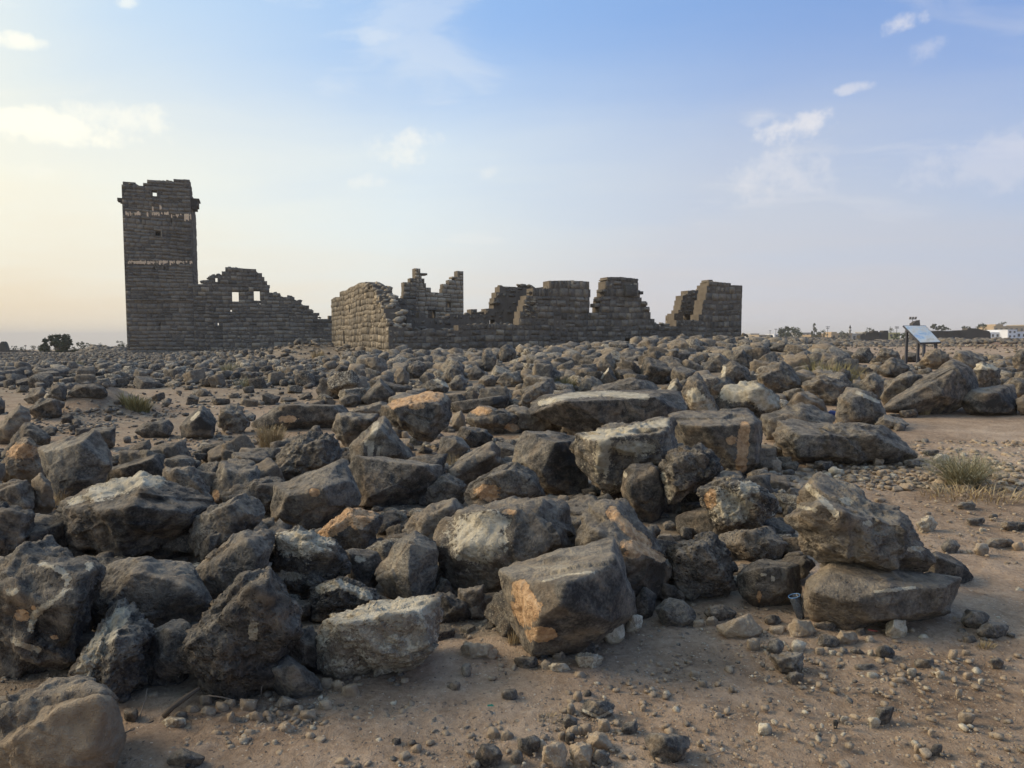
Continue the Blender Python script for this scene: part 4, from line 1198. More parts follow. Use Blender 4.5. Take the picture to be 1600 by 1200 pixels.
KIND = {  # look: tone, tan, lichen
    'buff': (0.85, 0.95, 0.30), 'cream': (0.95, 0.5, 0.62), 'pale': (0.80, 0.35, 0.5), 'grey': (0.42, 0.0, 0.05), 'dark grey': (0.24, 0.0, 0.0),
    'black': (0.13, 0.0, 0.0), 'tan': (0.7, 0.95, 0.1), 'brown': (0.42, 0.6, 0.0), 'bluish grey': (0.33, 0.0, 0.0), 'ochre': (0.6, 0.5, 0.1)}
PB = [  # x, y, width, height, look, label or None
 (867,1177,46,42,'buff','largest buff stone in the small pile at the bottom edge'),
 (910,1177,42,38,'tan','flat brownish stone right of the largest buff stone at the bottom edge'),
 (940,1183,33,26,'grey','small grey rounded stone at the right of the bottom stone pile'),
 (937,1157,42,28,'buff','buff oblong stone at the top of the bottom stone pile'),
 (934,1107,54,30,'grey','flat grey stone with a white rim above the bottom stone pile'),
 (903,1088,17,27,'tan','narrow tan stone standing upright beside the white rimmed flat stone'),
 (892,1107,14,22,'ochre','narrow orange-pink stone left of the white rimmed flat stone'),
 (917,1085,18,16,'dark grey','small dark stone touching the upright narrow tan stone'),
 (891,1128,26,22,'grey','round grey stone below the narrow orange-pink stone'),
 (983,1137,31,22,'bluish grey','bluish grey wedge stone between the bottom pile and the big dark slab'),
 (1043,1165,74,46,'dark grey','big smooth dark grey slab on the soil at the bottom'),
 (825,1162,38,30,'dark grey','dark wedge stone at the left of the bottom stone pile'),
 (762,1180,46,42,'black','black pointed stone at the bottom edge left of the stone pile'),
 (890,1152,16,16,'dark grey',None),(878,1148,14,12,'brown',None),(897,1140,16,16,'tan',None),(847,1163,14,20,'cream',None),(905,1140,15,14,'buff',None),
 (808,1182,20,20,'grey',None),(770,1146,24,23,'tan','round tan stone above the black pointed stone'),(793,1150,22,20,'brown',None),(944,1133,22,22,'buff',None),(915,1138,18,16,'buff',None),
 (960,990,38,34,'cream','cream stone under the right end of the orange patched boulder'),
 (990,973,30,33,'pale','crumbly pale stone beside the cream stone by the orange patched boulder'),
 (915,1012,34,25,'dark grey','dark stone under the front of the orange patched boulder'),
 (922,1033,46,28,'pale','light grey pyramid stone in front of the orange patched boulder'),
 (854,1040,22,21,'ochre','small bright orange stone below the orange patched boulder'),
 (874,1045,36,18,'cream','low cream stone next to the small bright orange stone'),
 (823,1034,38,23,'dark grey','dark flat stone left of the small bright orange stone'),
 (850,1029,16,14,'black',None),(873,1027,24,20,'brown',None),(907,1055,20,14,'tan',None),
 (1155,982,72,36,'buff','large speckled buff stone below the dark holed rock'),
 (1113,972,24,19,'tan','rounded tan stone left of the large speckled buff stone'),
 (1177,1008,26,20,'buff','round buff stone at the lower end of the large speckled buff stone'),
 (1122,958,54,24,'dark grey','thin dark slab stone behind the rounded tan stone'),
 (1092,974,22,14,'buff',None),
 (1253,983,47,33,'buff','bright buff stone right under the plastic cup'),
 (1403,983,40,33,'cream','oval cream stone in front of the long flat block'),
 (1213,1011,30,26,'grey','rounded grey stone left below the bright buff stone'),
 (1231,1035,56,32,'bluish grey','three-cornered bluish grey slab stone below the rounded grey stone'),
 (1244,1057,26,15,'dark grey','small dark flat stone under the three-cornered slab stone'),
 (1247,1010,24,22,'cream','whitish slanted stone between the bright buff stone and the three-cornered slab'),
 (1383,1018,30,25,'dark grey','round dark stone below the oval cream stone'),
 (1359,1000,15,15,'pale',None),(1295,1004,40,22,'dark grey',None),(1322,997,38,25,'brown','dark brown stone in the row of stones before the long flat block'),
 (1290,980,40,18,'dark grey',None),(1215,984,28,18,'buff',None),(1206,969,28,20,'dark grey',None),(1345,988,20,16,'dark grey',None),(1282,1018,18,14,'buff',None),
 (1318,1018,16,14,'grey',None),(1340,1018,24,14,'dark grey',None),(1302,1020,16,12,'pale',None),(1442,994,16,9,'cream',None),(1360,1021,11,14,'pale',None),(1361,976,15,12,'grey',None),
 (1489,1022,18,18,'buff','buff stone lying alone right below the oval cream stone'),(1510,1019,15,9,'tan',None),(1445,1036,32,14,'bluish grey',None),(1362,1055,18,11,'cream',None),
 (1406,1062,28,10,'tan',None),(1470,1053,17,11,'cream',None),(1512,1054,17,9,'buff',None),(1533,1063,13,8,'cream',None),(1350,1042,34,12,'bluish grey',None),
 (1425,1050,16,14,'pale',None),(1558,1035,22,14,'bluish grey',None),(1366,1077,15,8,'tan',None),(1498,1082,12,12,'buff',None),
 (1384,1113,32,28,'bluish grey','bluish grey stone lying alone on the open soil at lower right'),
 (1366,1125,21,11,'cream','small flat pale stone touching the lone bluish grey stone'),
 (1511,1120,28,18,'brown','oval brown stone on the open soil at far lower right'),
 (1463,1168,20,16,'dark grey','small dark stone near the bottom right corner'),(1455,1143,12,9,'buff',None),(1434,1166,16,8,'buff',None),(1195,1137,24,16,'cream','small pale stone alone on the soil right of the big dark slab'),
 (1320,1122,14,7,'pale',None),(1305,1128,9,8,'black',None),(1280,1148,10,8,'grey',None),
 (1526,966,46,34,'dark grey','half buried dark stone on the soil right of the long flat block'),
 (1552,986,52,26,'dark grey','low half buried stone below the other half buried dark stone'),
 (1559,966,10,8,'cream',None),(1516,998,26,13,'dark grey',None),(1492,965,10,8,'tan',None),(1563,940,16,8,'grey',None),(1592,924,18,14,'cream',None),
 (1372,721,22,19,'buff','round buff stone against the right front of the long basalt beam'),
 (1378,739,17,12,'buff','small buff stone alone below the long basalt beam'),
 (1287,727,38,19,'dark grey','dark flat stone in front of the long basalt beam'),
 (1307,737,30,15,'cream','low cream stone in front of the dark flat stone by the beam'),
 (1425,724,27,15,'dark grey','dark stone at the right tip of the long basalt beam'),
 (1406,727,15,10,'grey',None),(1472,716,30,17,'cream','cream stone left of the grey-green bush'),(1455,707,27,10,'dark grey','thin dark stone left above the cream stone by the bush'),
 (1248,720,18,12,'dark grey',None),(1235,728,30,15,'dark grey',None),(1210,727,24,26,'brown','upright brown stone left of the long basalt beam'),(1233,738,20,10,'bluish grey',None),
 (1448,820,39,24,'pale','grey stone with a pale top on the soil right of the large tilted boulder'),
 (1485,854,30,20,'grey','rough grey stone on the soil below the pale-topped stone'),
 (1534,857,25,18,'ochre','round ochre stone on the right soil'),
 (1560,848,46,16,'bluish grey','flat bluish stone behind the round ochre stone'),
 (1590,852,20,12,'tan',None),(1525,814,34,12,'bluish grey',None),(1552,806,18,8,'bluish grey',None),(1585,820,50,14,'bluish grey','broad flat slab set in the soil at the right edge'),
 (1510,790,36,14,'grey',None),(1535,828,12,6,'cream',None),(1450,802,12,6,'brown',None),(1375,781,18,8,'brown',None),
 (1420,646,34,14,'dark grey','flat dark stone under the foot of the leaning column'),(1396,650,20,8,'dark grey',None),(1475,638,42,14,'grey','long low grey wedge stone under the leaning column'),
 (1392,662,46,22,'grey','rough grey stone between the plump boulder and the basalt beam'),(1405,668,20,16,'bluish grey',None),(1495,632,16,12,'dark grey',None),
 (748,1019,58,34,'ochre','tan wedge stone on the soil left of the orange patched boulder'),
 (710,1073,25,22,'grey','rough grey stone on the open soil below the tan wedge stone'),
 (797,1086,27,21,'bluish grey','bluish chip of stone half sunk in the soil'),
 (728,1048,17,26,'grey',None),(782,982,16,13,'cream',None),
 (447,1099,40,25,'grey','rough grey stone in front of the flat slate grey rock'),
 (511,1067,26,22,'tan','tan stone below the left end of the pale lichen block'),
 (530,1072,22,22,'buff',None),(547,1080,32,26,'tan','lumpy tan stone in front of the pale lichen block'),
 (447,1137,29,19,'buff','flat buff stone alone on the soil at lower left'),(424,1140,15,11,'tan',None),(483,1117,31,19,'tan','low tan stone left of the lumpy tan stone'),
 (508,1103,22,18,'tan',None),(604,1047,16,11,'cream',None),(545,1053,13,18,'tan',None),(531,1053,25,16,'black','black stone tucked under the pale lichen block'),
 (620,1158,15,12,'black',None),(466,1108,20,18,'tan',None),(418,1117,16,14,'buff',None),(437,1115,14,12,'tan',None),
 (301,1109,26,20,'tan','rounded tan stone beside the rubber hose'),(325,1113,24,22,'tan',None),(347,1106,22,22,'tan',None),(273,1130,40,22,'pale','long pale stone right of the rubber hose'),
 (361,1122,16,22,'buff',None),(205,1118,24,28,'dark grey','dark stone between the tan corner boulder and the rubber hose'),(290,1187,52,32,'dark grey','dark slab stone sunk in the soil at the bottom left'),
 (388,1101,32,24,'buff','buff stone at the foot of the pear shaped boulder'),(400,1120,24,20,'tan',None),(322,1095,26,20,'brown',None),(290,1166,12,9,'grey',None),(282,1120,24,18,'dark grey',None),
 (360,1100,20,16,'tan',None),(240,1090,26,18,'brown',None),(215,1080,18,14,'dark grey',None),(430,1160,12,10,'pale',None),(485,1150,18,14,'tan',None),
 (535,1190,24,16,'tan',None),(650,1170,20,16,'tan',None),(1005,1105,12,10,'buff',None),(1122,1118,14,11,'tan',None),(1095,1160,12,9,'buff',None),(1085,1052,18,11,'tan',None),(1098,1068,18,11,'grey',None),
 # gap stones
 (1047,822,26,20,'grey','grey stone in the hollow below the holed lava wedge'),(1085,812,22,28,'grey',None),(1072,835,26,24,'dark grey',None),(1040,845,36,26,'brown',None),(1062,800,18,16,'dark grey',None),(1045,790,14,22,'dark grey',None),
 (1070,790,16,14,'dark grey',None),(1038,808,20,12,'dark grey',None),(1240,775,36,30,'black',None),(1235,800,26,26,'dark grey',None),(632,680,14,16,'brown',None),(650,690,20,18,'dark grey',None),(680,683,18,14,'tan',None),(665,705,22,14,'dark grey',None),
 (640,700,16,14,'dark grey',None),(565,790,14,12,'buff',None),(490,815,24,18,'brown',None),(630,800,16,8,'pale',None),(613,816,12,8,'cream',None),(590,795,18,12,'dark grey',None),(575,785,16,10,'tan',None),
]
PEB_TODO = []
for k, (x, y, w_, h_, look, lab) in enumerate(PB):
    tone, tan, lich = KIND[look]
    r = random.Random(k)
    o = traced_rock(3000 + k, stone_outline(k, x, y, w_, h_), lab or '', None, tone=tone + r.uniform(-.06, .06), name='stone', cat='stone', tan=tan, lich=lich,
                    sharp=r.choice([14, 20, 26]), rough=1.0, pit=0.3 if lich > .2 else 0.1, level=5 if w_ > 34 else 4 if w_ > 20 else 3,
                    mat=M_PEBBLE, group='loose stones on the soil', li=[L(2.5, (912,1110),(935,1121),(958,1110))] if 'white rim' in (lab or '') else ())
    if not lab:
        PEB_TODO.append((o, x, y, w_, h_, look))

# ---------------------------------------------------------------- labels for the smaller stones: what they look like and what they lie beside
LANDS = [(r['bb'], r['short']) for r in ALL_ROCKS if r['short']]
LANDS += [((190, 500, 300, 550), 'the tower'), ((515, 520, 610, 557), 'the gable side wall'), ((1412, 508, 1470, 556), 'the information panel'),
          ((1245, 558, 1340, 602), 'the green grass'), ((1445, 695, 1570, 765), 'the grey-green bush'), ((860, 585, 902, 612), 'the green tuft'),
          ((1232, 925, 1258, 968), 'the plastic cup'), ((70, 610, 200, 660), 'the soil mound'), ((395, 655, 455, 705), 'the straw tuft'), ((320, 440, 420, 545), 'the curtain wall windows'),
          ((625, 425, 728, 550), 'the roofless house'), ((922, 435, 1022, 540), 'the ruin stump'), ((1100, 440, 1160, 535), 'the right ruin end'), ((1030, 530, 1062, 545), 'the blue sign')]
USED = {r['label'] for r in ALL_ROCKS}


def side_word(x, y, bb):
    cx, cy = (bb[0] + bb[2]) / 2, (bb[1] + bb[3]) / 2
    dx = (x - cx) / (0.5 * (bb[2] - bb[0]) + 6)
    dy = (y - cy) / (0.5 * (bb[3] - bb[1]) + 6)
    gap = max(abs(dx), abs(dy))
    near = 'just ' if gap < 1.5 else 'well ' if gap > 3.2 else ''
    if abs(dx) < 0.55 * abs(dy):
        return near + ('below' if dy > 0 else 'above')
    if abs(dy) < 0.45 * abs(dx):
        return near + ('right of' if dx > 0 else 'left of')
    return near + ('below and ' if dy > 0 else 'above and ') + ('right of' if dx > 0 else 'left of')


def auto_label(x, y, look):
    def dd(l):
        bb = l[0]
        ex = max(bb[0] - x, 0, x - bb[2])
        ey = max(bb[1] - y, 0, y - bb[3])
        return math.hypot(ex, ey * 1.5) + 0.15 * math.hypot(x - (bb[0] + bb[2]) / 2, y - (bb[1] + bb[3]) / 2)
    order = sorted(LANDS, key=dd)[:5]
    tries = ['%s %s %s' % (look, side_word(x, y, bb), s) for bb, s in order[:2]]
    for i in range(4):
        for j in range(i + 1, 5):
            a, b = order[i], order[j]
            tries.append('%s between %s and %s' % (look, a[1], b[1]))
    for t in tries:
        t = t.replace('fair-sized ', '')
        if t not in USED and 4 <= len(t.split()) <= 16:
            USED.add(t)
            return t
    return None


SIZE_WORD = lambda a: 'tiny' if a < 170 else 'small' if a < 420 else 'fair-sized'
for o, x, y, w_, h_, look in PEB_TODO:
    lab = auto_label(x, y, '%s %s stone' % (SIZE_WORD(w_ * h_), look))
    if lab is None:
        lab = '%s stone lying loose among others on the soil' % look
    o['label'] = lab

# ---------------------------------------------------------------- the rubble field
def proto_points(r, flatness, longness):
    ex = np.array([0.5, 0.5 / longness, 0.5 * flatness / math.sqrt(longness)])
    pts = []
    for sx in (-1, 1):
        for sy in (-1, 1):
            for sz in (-1, 1):
                pts.append([sx * ex[0] * r.uniform(.6, 1), sy * ex[1] * r.uniform(.6, 1), sz * ex[2] * r.uniform(.6, 1)])
    for _ in range(4):
        v = np.array([r.gauss(0, 1) for _ in range(3)])
        v /= np.linalg.norm(v)
        pts.append(list(v * ex * r.uniform(.9, 1.12)))
    return np.array(pts)


class Proto:
    pass


rp = random.Random(99)
PROTOS = []
for k in range(44):
    p = Proto()
    p.long = rp.choice([1.05, 1.2, 1.35, 1.5, 1.8])
    p.flat = rp.uniform(.38, .92)
    pts = proto_points(rp, p.flat, p.long)
    sharp = rp.choice([7, 10, 14, 18, 22])
    rough = rp.uniform(.4, 1.3)
    u = rp.random()
    p.tone = rp.uniform(.16, .34) if u < .48 else rp.uniform(.34, .58)
    p.tan = rp.uniform(.3, .9) if rp.random() < .24 else rp.uniform(0, .15)
    p.lich = rp.choice([0, .05, .1, .14, .2, .26, .34]) if rp.random() < .85 else .45
    p.pit = rp.choice([0, .2, .5, .8])
    p.round = sharp <= 10
    p.lod = {}
    for lv in (1, 2, 3, 4):
        V, Fc, c = rock_surface(pts, lv, sharp, rough, 200 + k, 0)
        V = V - c
        p.lod[lv] = (V.astype(np.float32), Fc)
    p.zmin = p.lod[2][0][:, 2].min()
    p.mesh = None
    PROTOS.append(p)


def proto_mesh(p):
    if p.mesh is None:
        V, Fc = p.lod[4]
        n = len(V)
        p.mesh = make_mesh('rock', V, Fc, M_ROCK, True, {'tone': np.full(n, p.tone), 'lichen': np.full(n, p.lich), 'ochre': np.zeros(n), 'tan': np.full(n, p.tan), 'pit': np.full(n, p.pit)})
    return p.mesh


def blocked(x, y, rad_px, D):
    for q in ALL_ROCKS:
        x0, y0, x1, y1 = q['bb']
        if x < x0 - rad_px or x > x1 + rad_px or y < y0 - rad_px or y > y1 + rad_px:
            continue
        if D > q['Dc'] + 0.25 * rad_px / F_PX * D:
            if in_poly(x, y, q['poly']) and in_poly(x, y - 0.6 * rad_px, q['poly']):
                return True
        else:
            for ax, ay in ((0, 0), (0, -1), (-1, 0), (1, 0), (.7, -.7), (-.7, -.7), (0, 1)):
                if in_poly(x + ax * rad_px * .85, y + ay * rad_px * .85, q['poly']):
                    return True
    return False


WALL_N = np.array([-7.1, 40.0])
A_DIR = np.array([0.922, 0.386])
A_DIR = A_DIR / np.linalg.norm(A_DIR)
B_DIR = np.array([-A_DIR[1], A_DIR[0]])


def in_ruins(x, y, m):
    q = np.array([x, y]) - WALL_N
    a, b = q @ A_DIR, q @ B_DIR
    if -m < a < 27 and -m < b < 26:
        return True
    q = np.array([x, y]) - np.array([-29.6, 64.0])
    a, b = q @ A_DIR, q @ B_DIR
    return -7 < a < 14 and -m < b < 10


SC = []
rs = random.Random(4242)
HPROTO = None
grid = {}


def too_near(x, y, r):
    gxk, gyk = int(x // 1.0), int(y // 1.0)
    for i in (-1, 0, 1):
        for j in (-1, 0, 1):
            for (ox, oy, orr) in grid.get((gxk + i, gyk + j), ()):
                if (ox - x) ** 2 + (oy - y) ** 2 < (0.72 * (r + orr)) ** 2:
                    return True
    return False


def add_scatter(x, y, s, spread=1.0, pile=0.0):
    r = 0.42 * s
    if in_ruins(x, y, r + .1) or too_near(x, y, r * spread):
        return False
    if x / y < -.50 and y > 34:
        s = min(s, .30)
    p = rs.choice(PROTOS)
    z0 = float(height(x, y)) + pile
    zc = z0 - p.zmin * s * 0.80
    qx, qy, t = project([x, y, zc])
    rad = r / t * F_PX
    if qx < -160 or qx > 1760 or qy > 1300:
        return False
    if blocked(float(qx), float(qy), float(rad), float(t)):
        return False
    grid.setdefault((int(x // 1.0), int(y // 1.0)), []).append((x, y, r))
    SC.append([x, y, zc, s, p, rs.uniform(0, 6.28), rs.uniform(-.35, .35), rs.uniform(-.35, .35), float(qx), float(qy), float(rad), float(t)])
    return True


def region_rule(px, py, D):
    """how thickly and how large stones lie where this pixel looks"""
    if px > 1290 and D > 23.5 and D < 60:
        return (0.03, .1, .3)
    if py > 640 and px > 1400:
        return (0.0, .1, .2)
    if px > 1180 and py > 735:
        return (0.0, .1, .2)
    if px < 540:
        if py > 720:
            return (0.22, .08, .26)
        if py > 640:
            return (0.11, .06, .26)
        if py > 607:
            return (0.15, .06, .40)
        return (0.75, .09, .62)
    if py > 700:
        return (0.7, .10, .26)
    if py > 640:
        return (0.8, .12, .40)
    if px > 1330:
        return (0.75, .18, .5)
    return (1.0, .24, .85)


for trial in range(52000):
    y = 4.0 + 60.0 * rs.random() ** 0.85
    x = rs.uniform(-0.80, 0.80) * y
    z = float(height(x, y))
    qx, qy, t = project([x, y, z])
    qx, qy = float(qx), float(qy)
    if not (-60 < qx < 1660) or qy > 985:
        continue
    if qy > 700 and (qx > 1230):
        continue
    if qx > 480 and qy > 940:
        continue
    dens, s0, s1 = region_rule(qx, qy, y)
    if rs.random() > dens:
        continue
    s = s0 + (s1 - s0) * rs.random() ** (3.6 if qx < 540 and qy < 640 else 2.3)
    add_scatter(x, y, s, spread=0.62 if dens >= 1 else 0.9)
# smaller stones wedged into the gaps of the near heap
hr = random.Random(31)
for trial in range(9000):
    y = hr.uniform(3.3, 9.0)
    x = hr.uniform(-.78, .5) * y
    qx, qy, t = (float(q) for q in project([x, y, float(height(x, y))]))
    if not in_poly(qx, qy, HEAP) or (qx < 430 and qy < 770 and hr.random() < .8):
        continue
    add_scatter(x, y, .07 + .40 * hr.random() ** 1.7, spread=.40, pile=hr.uniform(-.02, .10))
# a second layer lying over the first where the rubble is heaped
base_n = len(SC)
for trial in range(9000):
    a = SC[rs.randrange(base_n)]
    if a[1] < 12 or a[1] > 52:
        continue
    dens, s0, s1 = region_rule(a[8], a[9], a[1])
    if dens < 1:
        continue
    s = s0 + (s1 - s0) * rs.random() ** 2.0
    x, y = a[0] + rs.uniform(-.4, .4), a[1] + rs.uniform(-.3, .5)
    if in_ruins(x, y, .3):
        continue
    p = rs.choice(PROTOS)
    zc = float(height(x, y)) + a[3] * .42 * rs.uniform(.5, 1.0) - p.zmin * s * .7
    qx, qy, t = (float(q) for q in project([x, y, zc]))
    rad = .42 * s / t * F_PX
    if qy < 541 or blocked(qx, qy, rad, t):
        continue
    SC.append([x, y, zc, s, p, rs.uniform(0, 6.28), rs.uniform(-.5, .5), rs.uniform(-.5, .5), qx, qy, rad, t])
    if len(SC) > base_n + 620:
        break

# which of them show largest: a coarse picture of who hides whom
buf = np.zeros((300, 400), np.int32) - 1
items = []
for i, q in enumerate(ALL_ROCKS):
    items.append((q['D'], 'p', i))
for i, q in enumerate(SC):
    items.append((q[11], 's', i))
items.sort(key=lambda q: q[0])
shown = np.zeros(len(SC))
for D, kind, i in items:
    if kind == 'p':
        q = ALL_ROCKS[i]
        x0, y0, x1, y1 = (v / 4 for v in q['bb'])
        for yy in range(max(0, int(y0)), min(300, int(y1) + 1)):
            for xx in range(max(0, int(x0)), min(400, int(x1) + 1)):
                if buf[yy, xx] < 0 and in_poly(xx * 4 + 2, yy * 4 + 2, q['poly']):
                    buf[yy, xx] = 1
    else:
        q = SC[i]
        x, y, rd = q[8] / 4, q[9] / 4, max(q[10] / 4, .5)
        for yy in range(max(0, int(y - rd * .8)), min(300, int(y + rd * .8) + 1)):
            for xx in range(max(0, int(x - rd)), min(400, int(x + rd) + 1)):
                if ((xx + .5 - x) / rd) ** 2 + ((yy + .5 - y) / (rd * .8)) ** 2 < 1 and buf[yy, xx] < 0:
                    buf[yy, xx] = 1
                    shown[i] += 1
n_single = 300 - len(TR)
order = np.argsort(-shown)
single = set(int(i) for i in order[:n_single] if shown[i] > 1)
SHAPE = {True: 'rounded', False: 'angular'}


def colour_word(p):
    if p.lich >= .28:
        return 'lichen-spotted'
    if p.tan > .5:
        return 'tan'
    return 'black' if p.tone < .20 else 'dark grey' if p.tone < .32 else 'grey'


shared_label = {}
stuffV, stuffF, stuffA, nv = [], [], {'tone': [], 'lichen': [], 'ochre': [], 'tan': [], 'pit': []}, 0
for i, (x, y, z, s, p, rz, rx, ry, qx, qy, rad, t) in enumerate(SC):
    rot = Matrix.Rotation(rz, 3, 'Z') @ Matrix.Rotation(rx, 3, 'X') @ Matrix.Rotation(ry, 3, 'Y')
    if i in single:
        o = link('rock', proto_mesh(p), None, (x, y, z), rot.to_euler(), (s, s, s))
        a = '%s %s %s rock' % ('small' if rad < 8 else 'middling' if rad < 15 else 'large', colour_word(p), SHAPE[p.round])
        lab = auto_label(qx, qy, a)
        where = 'left' if qx < 540 else 'middle' if qx < 1060 else 'right'
        if lab is None:
            lab = a + ' among its like in the ' + where + ' rubble field'
        o['label'] = lab
        o['category'] = 'rock'
        o['group'] = G_FIELD
    else:
        lv = 2 if rad > 4.5 else 1
        V, Fc = p.lod[lv]
        W = (V * s) @ np.array(rot).T.astype(np.float32) + np.array([x, y, z], np.float32)
        stuffV.append(W)
        stuffF.append(Fc + nv)
        nv += len(W)
        n = len(W)
        dk = .07 if qx < 540 else 0
        stuffA['tone'].append(np.full(n, p.tone - dk + rs.uniform(-.10, .10)))
        stuffA['lichen'].append(np.full(n, p.lich))
        stuffA['ochre'].append(np.zeros(n))
        stuffA['tan'].append(np.full(n, p.tan * (.55 if qx < 540 else 1)))
        stuffA['pit'].append(np.full(n, 0))
print('scatter', len(SC), 'single', len(single), 'stuff verts', nv)
link('rubble', make_mesh('rubble', np.concatenate(stuffV), np.concatenate(stuffF), M_ROCK, False, {k: np.concatenate(v) for k, v in stuffA.items()}),
     kind='stuff', label='lesser stones filling the rubble field up to the ruins', category='rubble')

# ---------------------------------------------------------------- gravel: crumbs and pebbles nobody could count
GP = []
for k in range(14):
    r = random.Random(k + 500)
    pts = proto_points(r, r.uniform(.45, .9), r.choice([1.1, 1.3, 1.6]))
    for lv in (0, 2, 3):
        V, Fc, c = rock_surface(pts, lv, r.choice([9, 14, 20]), .8, 300 + k, 0)
        GP.append((lv, (V - c).astype(np.float32), Fc))
G1 = [g for g in GP if g[0] == 2]
G0 = [g for g in GP if g[0] == 0]
G2 = [g for g in GP if g[0] == 3]
gv, gf, ga, nv = [], [], {'tone': [], 'lichen': [], 'ochre': [], 'tan': [], 'pit': []}, 0
rg = random.Random(777)
LOOKS = ['brown'] * 8 + ['grey'] * 4 + ['tan'] * 4 + ['buff'] * 4 + ['cream'] * 2 + ['pale'] * 2 + ['tan'] * 9 + ['brown'] * 5 + ['grey'] * 3 + ['dark grey'] * 1 + ['bluish grey'] * 1
CL = []          # small heaps of gravel at the foot of the heap: pixel centre and radius
for (x, y, r_, n) in ((480, 1110, 85, 300), (560, 1070, 70, 260), (400, 1130, 80, 240), (640, 1110, 60, 130), (900, 1130, 80, 180), (880, 1050, 60, 90), (1270, 1025, 110, 260),
                      (1420, 1050, 110, 170), (1180, 995, 60, 90), (730, 980, 50, 80), (1010, 985, 50, 70), (330, 1120, 60, 120), (1060, 830, 45, 70), (650, 815, 55, 80), (1290, 735, 90, 70),
                      (160, 650, 120, 260), (120, 668, 70, 160), (380, 690, 140, 200), (250, 690, 100, 160), (1500, 830, 110, 90), (660, 695, 40, 60), (450, 620, 120, 240), (330, 640, 120, 200)):
    for _ in range(n):
        CL.append((rg.gauss(x, r_ * .5), rg.gauss(y, r_ * .22 if y > 760 else r_ * .1)))
cand = []
for px, py in CL:
    if py > 545:
        g = ground_hit(px, py)
        cand.append((g[0], g[1]))
for _ in range(24000):
    y = 2.0 + 7.5 * rg.random() ** 1.4
    cand.append((rg.uniform(-.85, .85) * y, y))
for x, y in cand:
    z = float(height(x, y))
    qx, qy, t = (float(q) for q in project([x, y, z]))
    if not (-40 < qx < 1640 and qy < 1260):
        continue
    u = rg.random()
    s = 0.007 + 0.040 * u ** 6.0
    if t > 7:
        s = 0.03 + 0.10 * u ** 3
    if blocked(qx, qy, 2.0, t):
        continue
    rad = s * .5 / t * F_PX
    lv, V, Fc = rg.choice(G2 if rad > 9 else G0)
    a = np.array((Matrix.Rotation(rg.uniform(0, 6.28), 3, 'Z') @ Matrix.Rotation(rg.uniform(-.6, .6), 3, 'X')))
    W = (V * s) @ a.T.astype(np.float32) + np.array([x, y, z + s * rg.uniform(-.10, .16) + 0.003], np.float32)
    gv.append(W)
    gf.append(Fc + nv)
    nv += len(W)
    tone, tan, lich = KIND[rg.choice(LOOKS)]
    if qx < 560 and qy < 740 and rg.random() < .6:
        tone, tan, lich = KIND['grey']
    n = len(W)
    ga['tone'].append(np.full(n, tone + rg.uniform(-.1, .1)))
    ga['lichen'].append(np.full(n, lich))
    ga['ochre'].append(np.zeros(n))
    ga['tan'].append(np.full(n, tan))
    ga['pit'].append(np.zeros(n))
link('gravel', make_mesh('gravel', np.concatenate(gv), np.concatenate(gf), M_PEBBLE, False, {k: np.concatenate(v) for k, v in ga.items()}),
     kind='stuff', label='gravel and crumbs of stone strewn over the soil', category='gravel')
print('gravel', len(gv), nv)

# ---------------------------------------------------------------- ruins
def rect_block(seed, jit, bev):
    """one cut stone of unit size with worn edges"""
    r = random.Random(seed)
    bm = bmesh.new()
    bmesh.ops.create_cube(bm, size=1)
    for v in bm.verts:
        v.co += Vector((r.uniform(-jit, jit), r.uniform(-jit, jit) * .4, r.uniform(-jit, jit)))
    bmesh.ops.bevel(bm, geom=bm.edges[:], offset=bev, segments=1, affect='EDGES')
    for v in bm.verts:
        v.co += Vector((r.uniform(-.015, .015), r.uniform(-.006, .006), r.uniform(-.015, .015)))
    bmesh.ops.triangulate(bm, faces=bm.faces[:])
    V = np.array([v.co[:] for v in bm.verts])
    Fc = np.array([[v.index for v in f.verts] for f in bm.faces])
    bm.free()
    return V, Fc


def rough_block(seed):
    r = random.Random(seed)
    pts = [[sx * .5 * r.uniform(.75, 1.05), sy * .5, sz * .5 * r.uniform(.75, 1.05)] for sx in (-1, 1) for sy in (-1, 1) for sz in (-1, 1)]
    for _ in range(5):
        pts.append([r.uniform(-.5, .5), r.choice([-1, 1]) * r.uniform(.5, .58), r.uniform(-.5, .5)])
    V, Fc, c = rock_surface(np.array(pts), 1, 10, .5, 400 + seed, 0)
    return V - c, Fc


CUT = [rect_block(k, .012, .03) for k in range(12)]
RUB = [rough_block(k) for k in range(14)]


def stone_meshes(kind, lo, hi, tag, pale=0.0, calm=0.0):
    out = []
    src = CUT if kind == 'cut' else RUB
    for k, (V, Fc) in enumerate(src):
        r = random.Random(k * 7 + len(tag))
        n = len(V)
        t = r.uniform(lo, hi)
        out.append((make_mesh('stone_block', V, Fc, M_WALL, False, {'tone': np.full(n, t), 'lichen': np.full(n, pale if r.random() < .7 else 0), 'tan': np.full(n, calm)}), V, Fc, t))
    return out


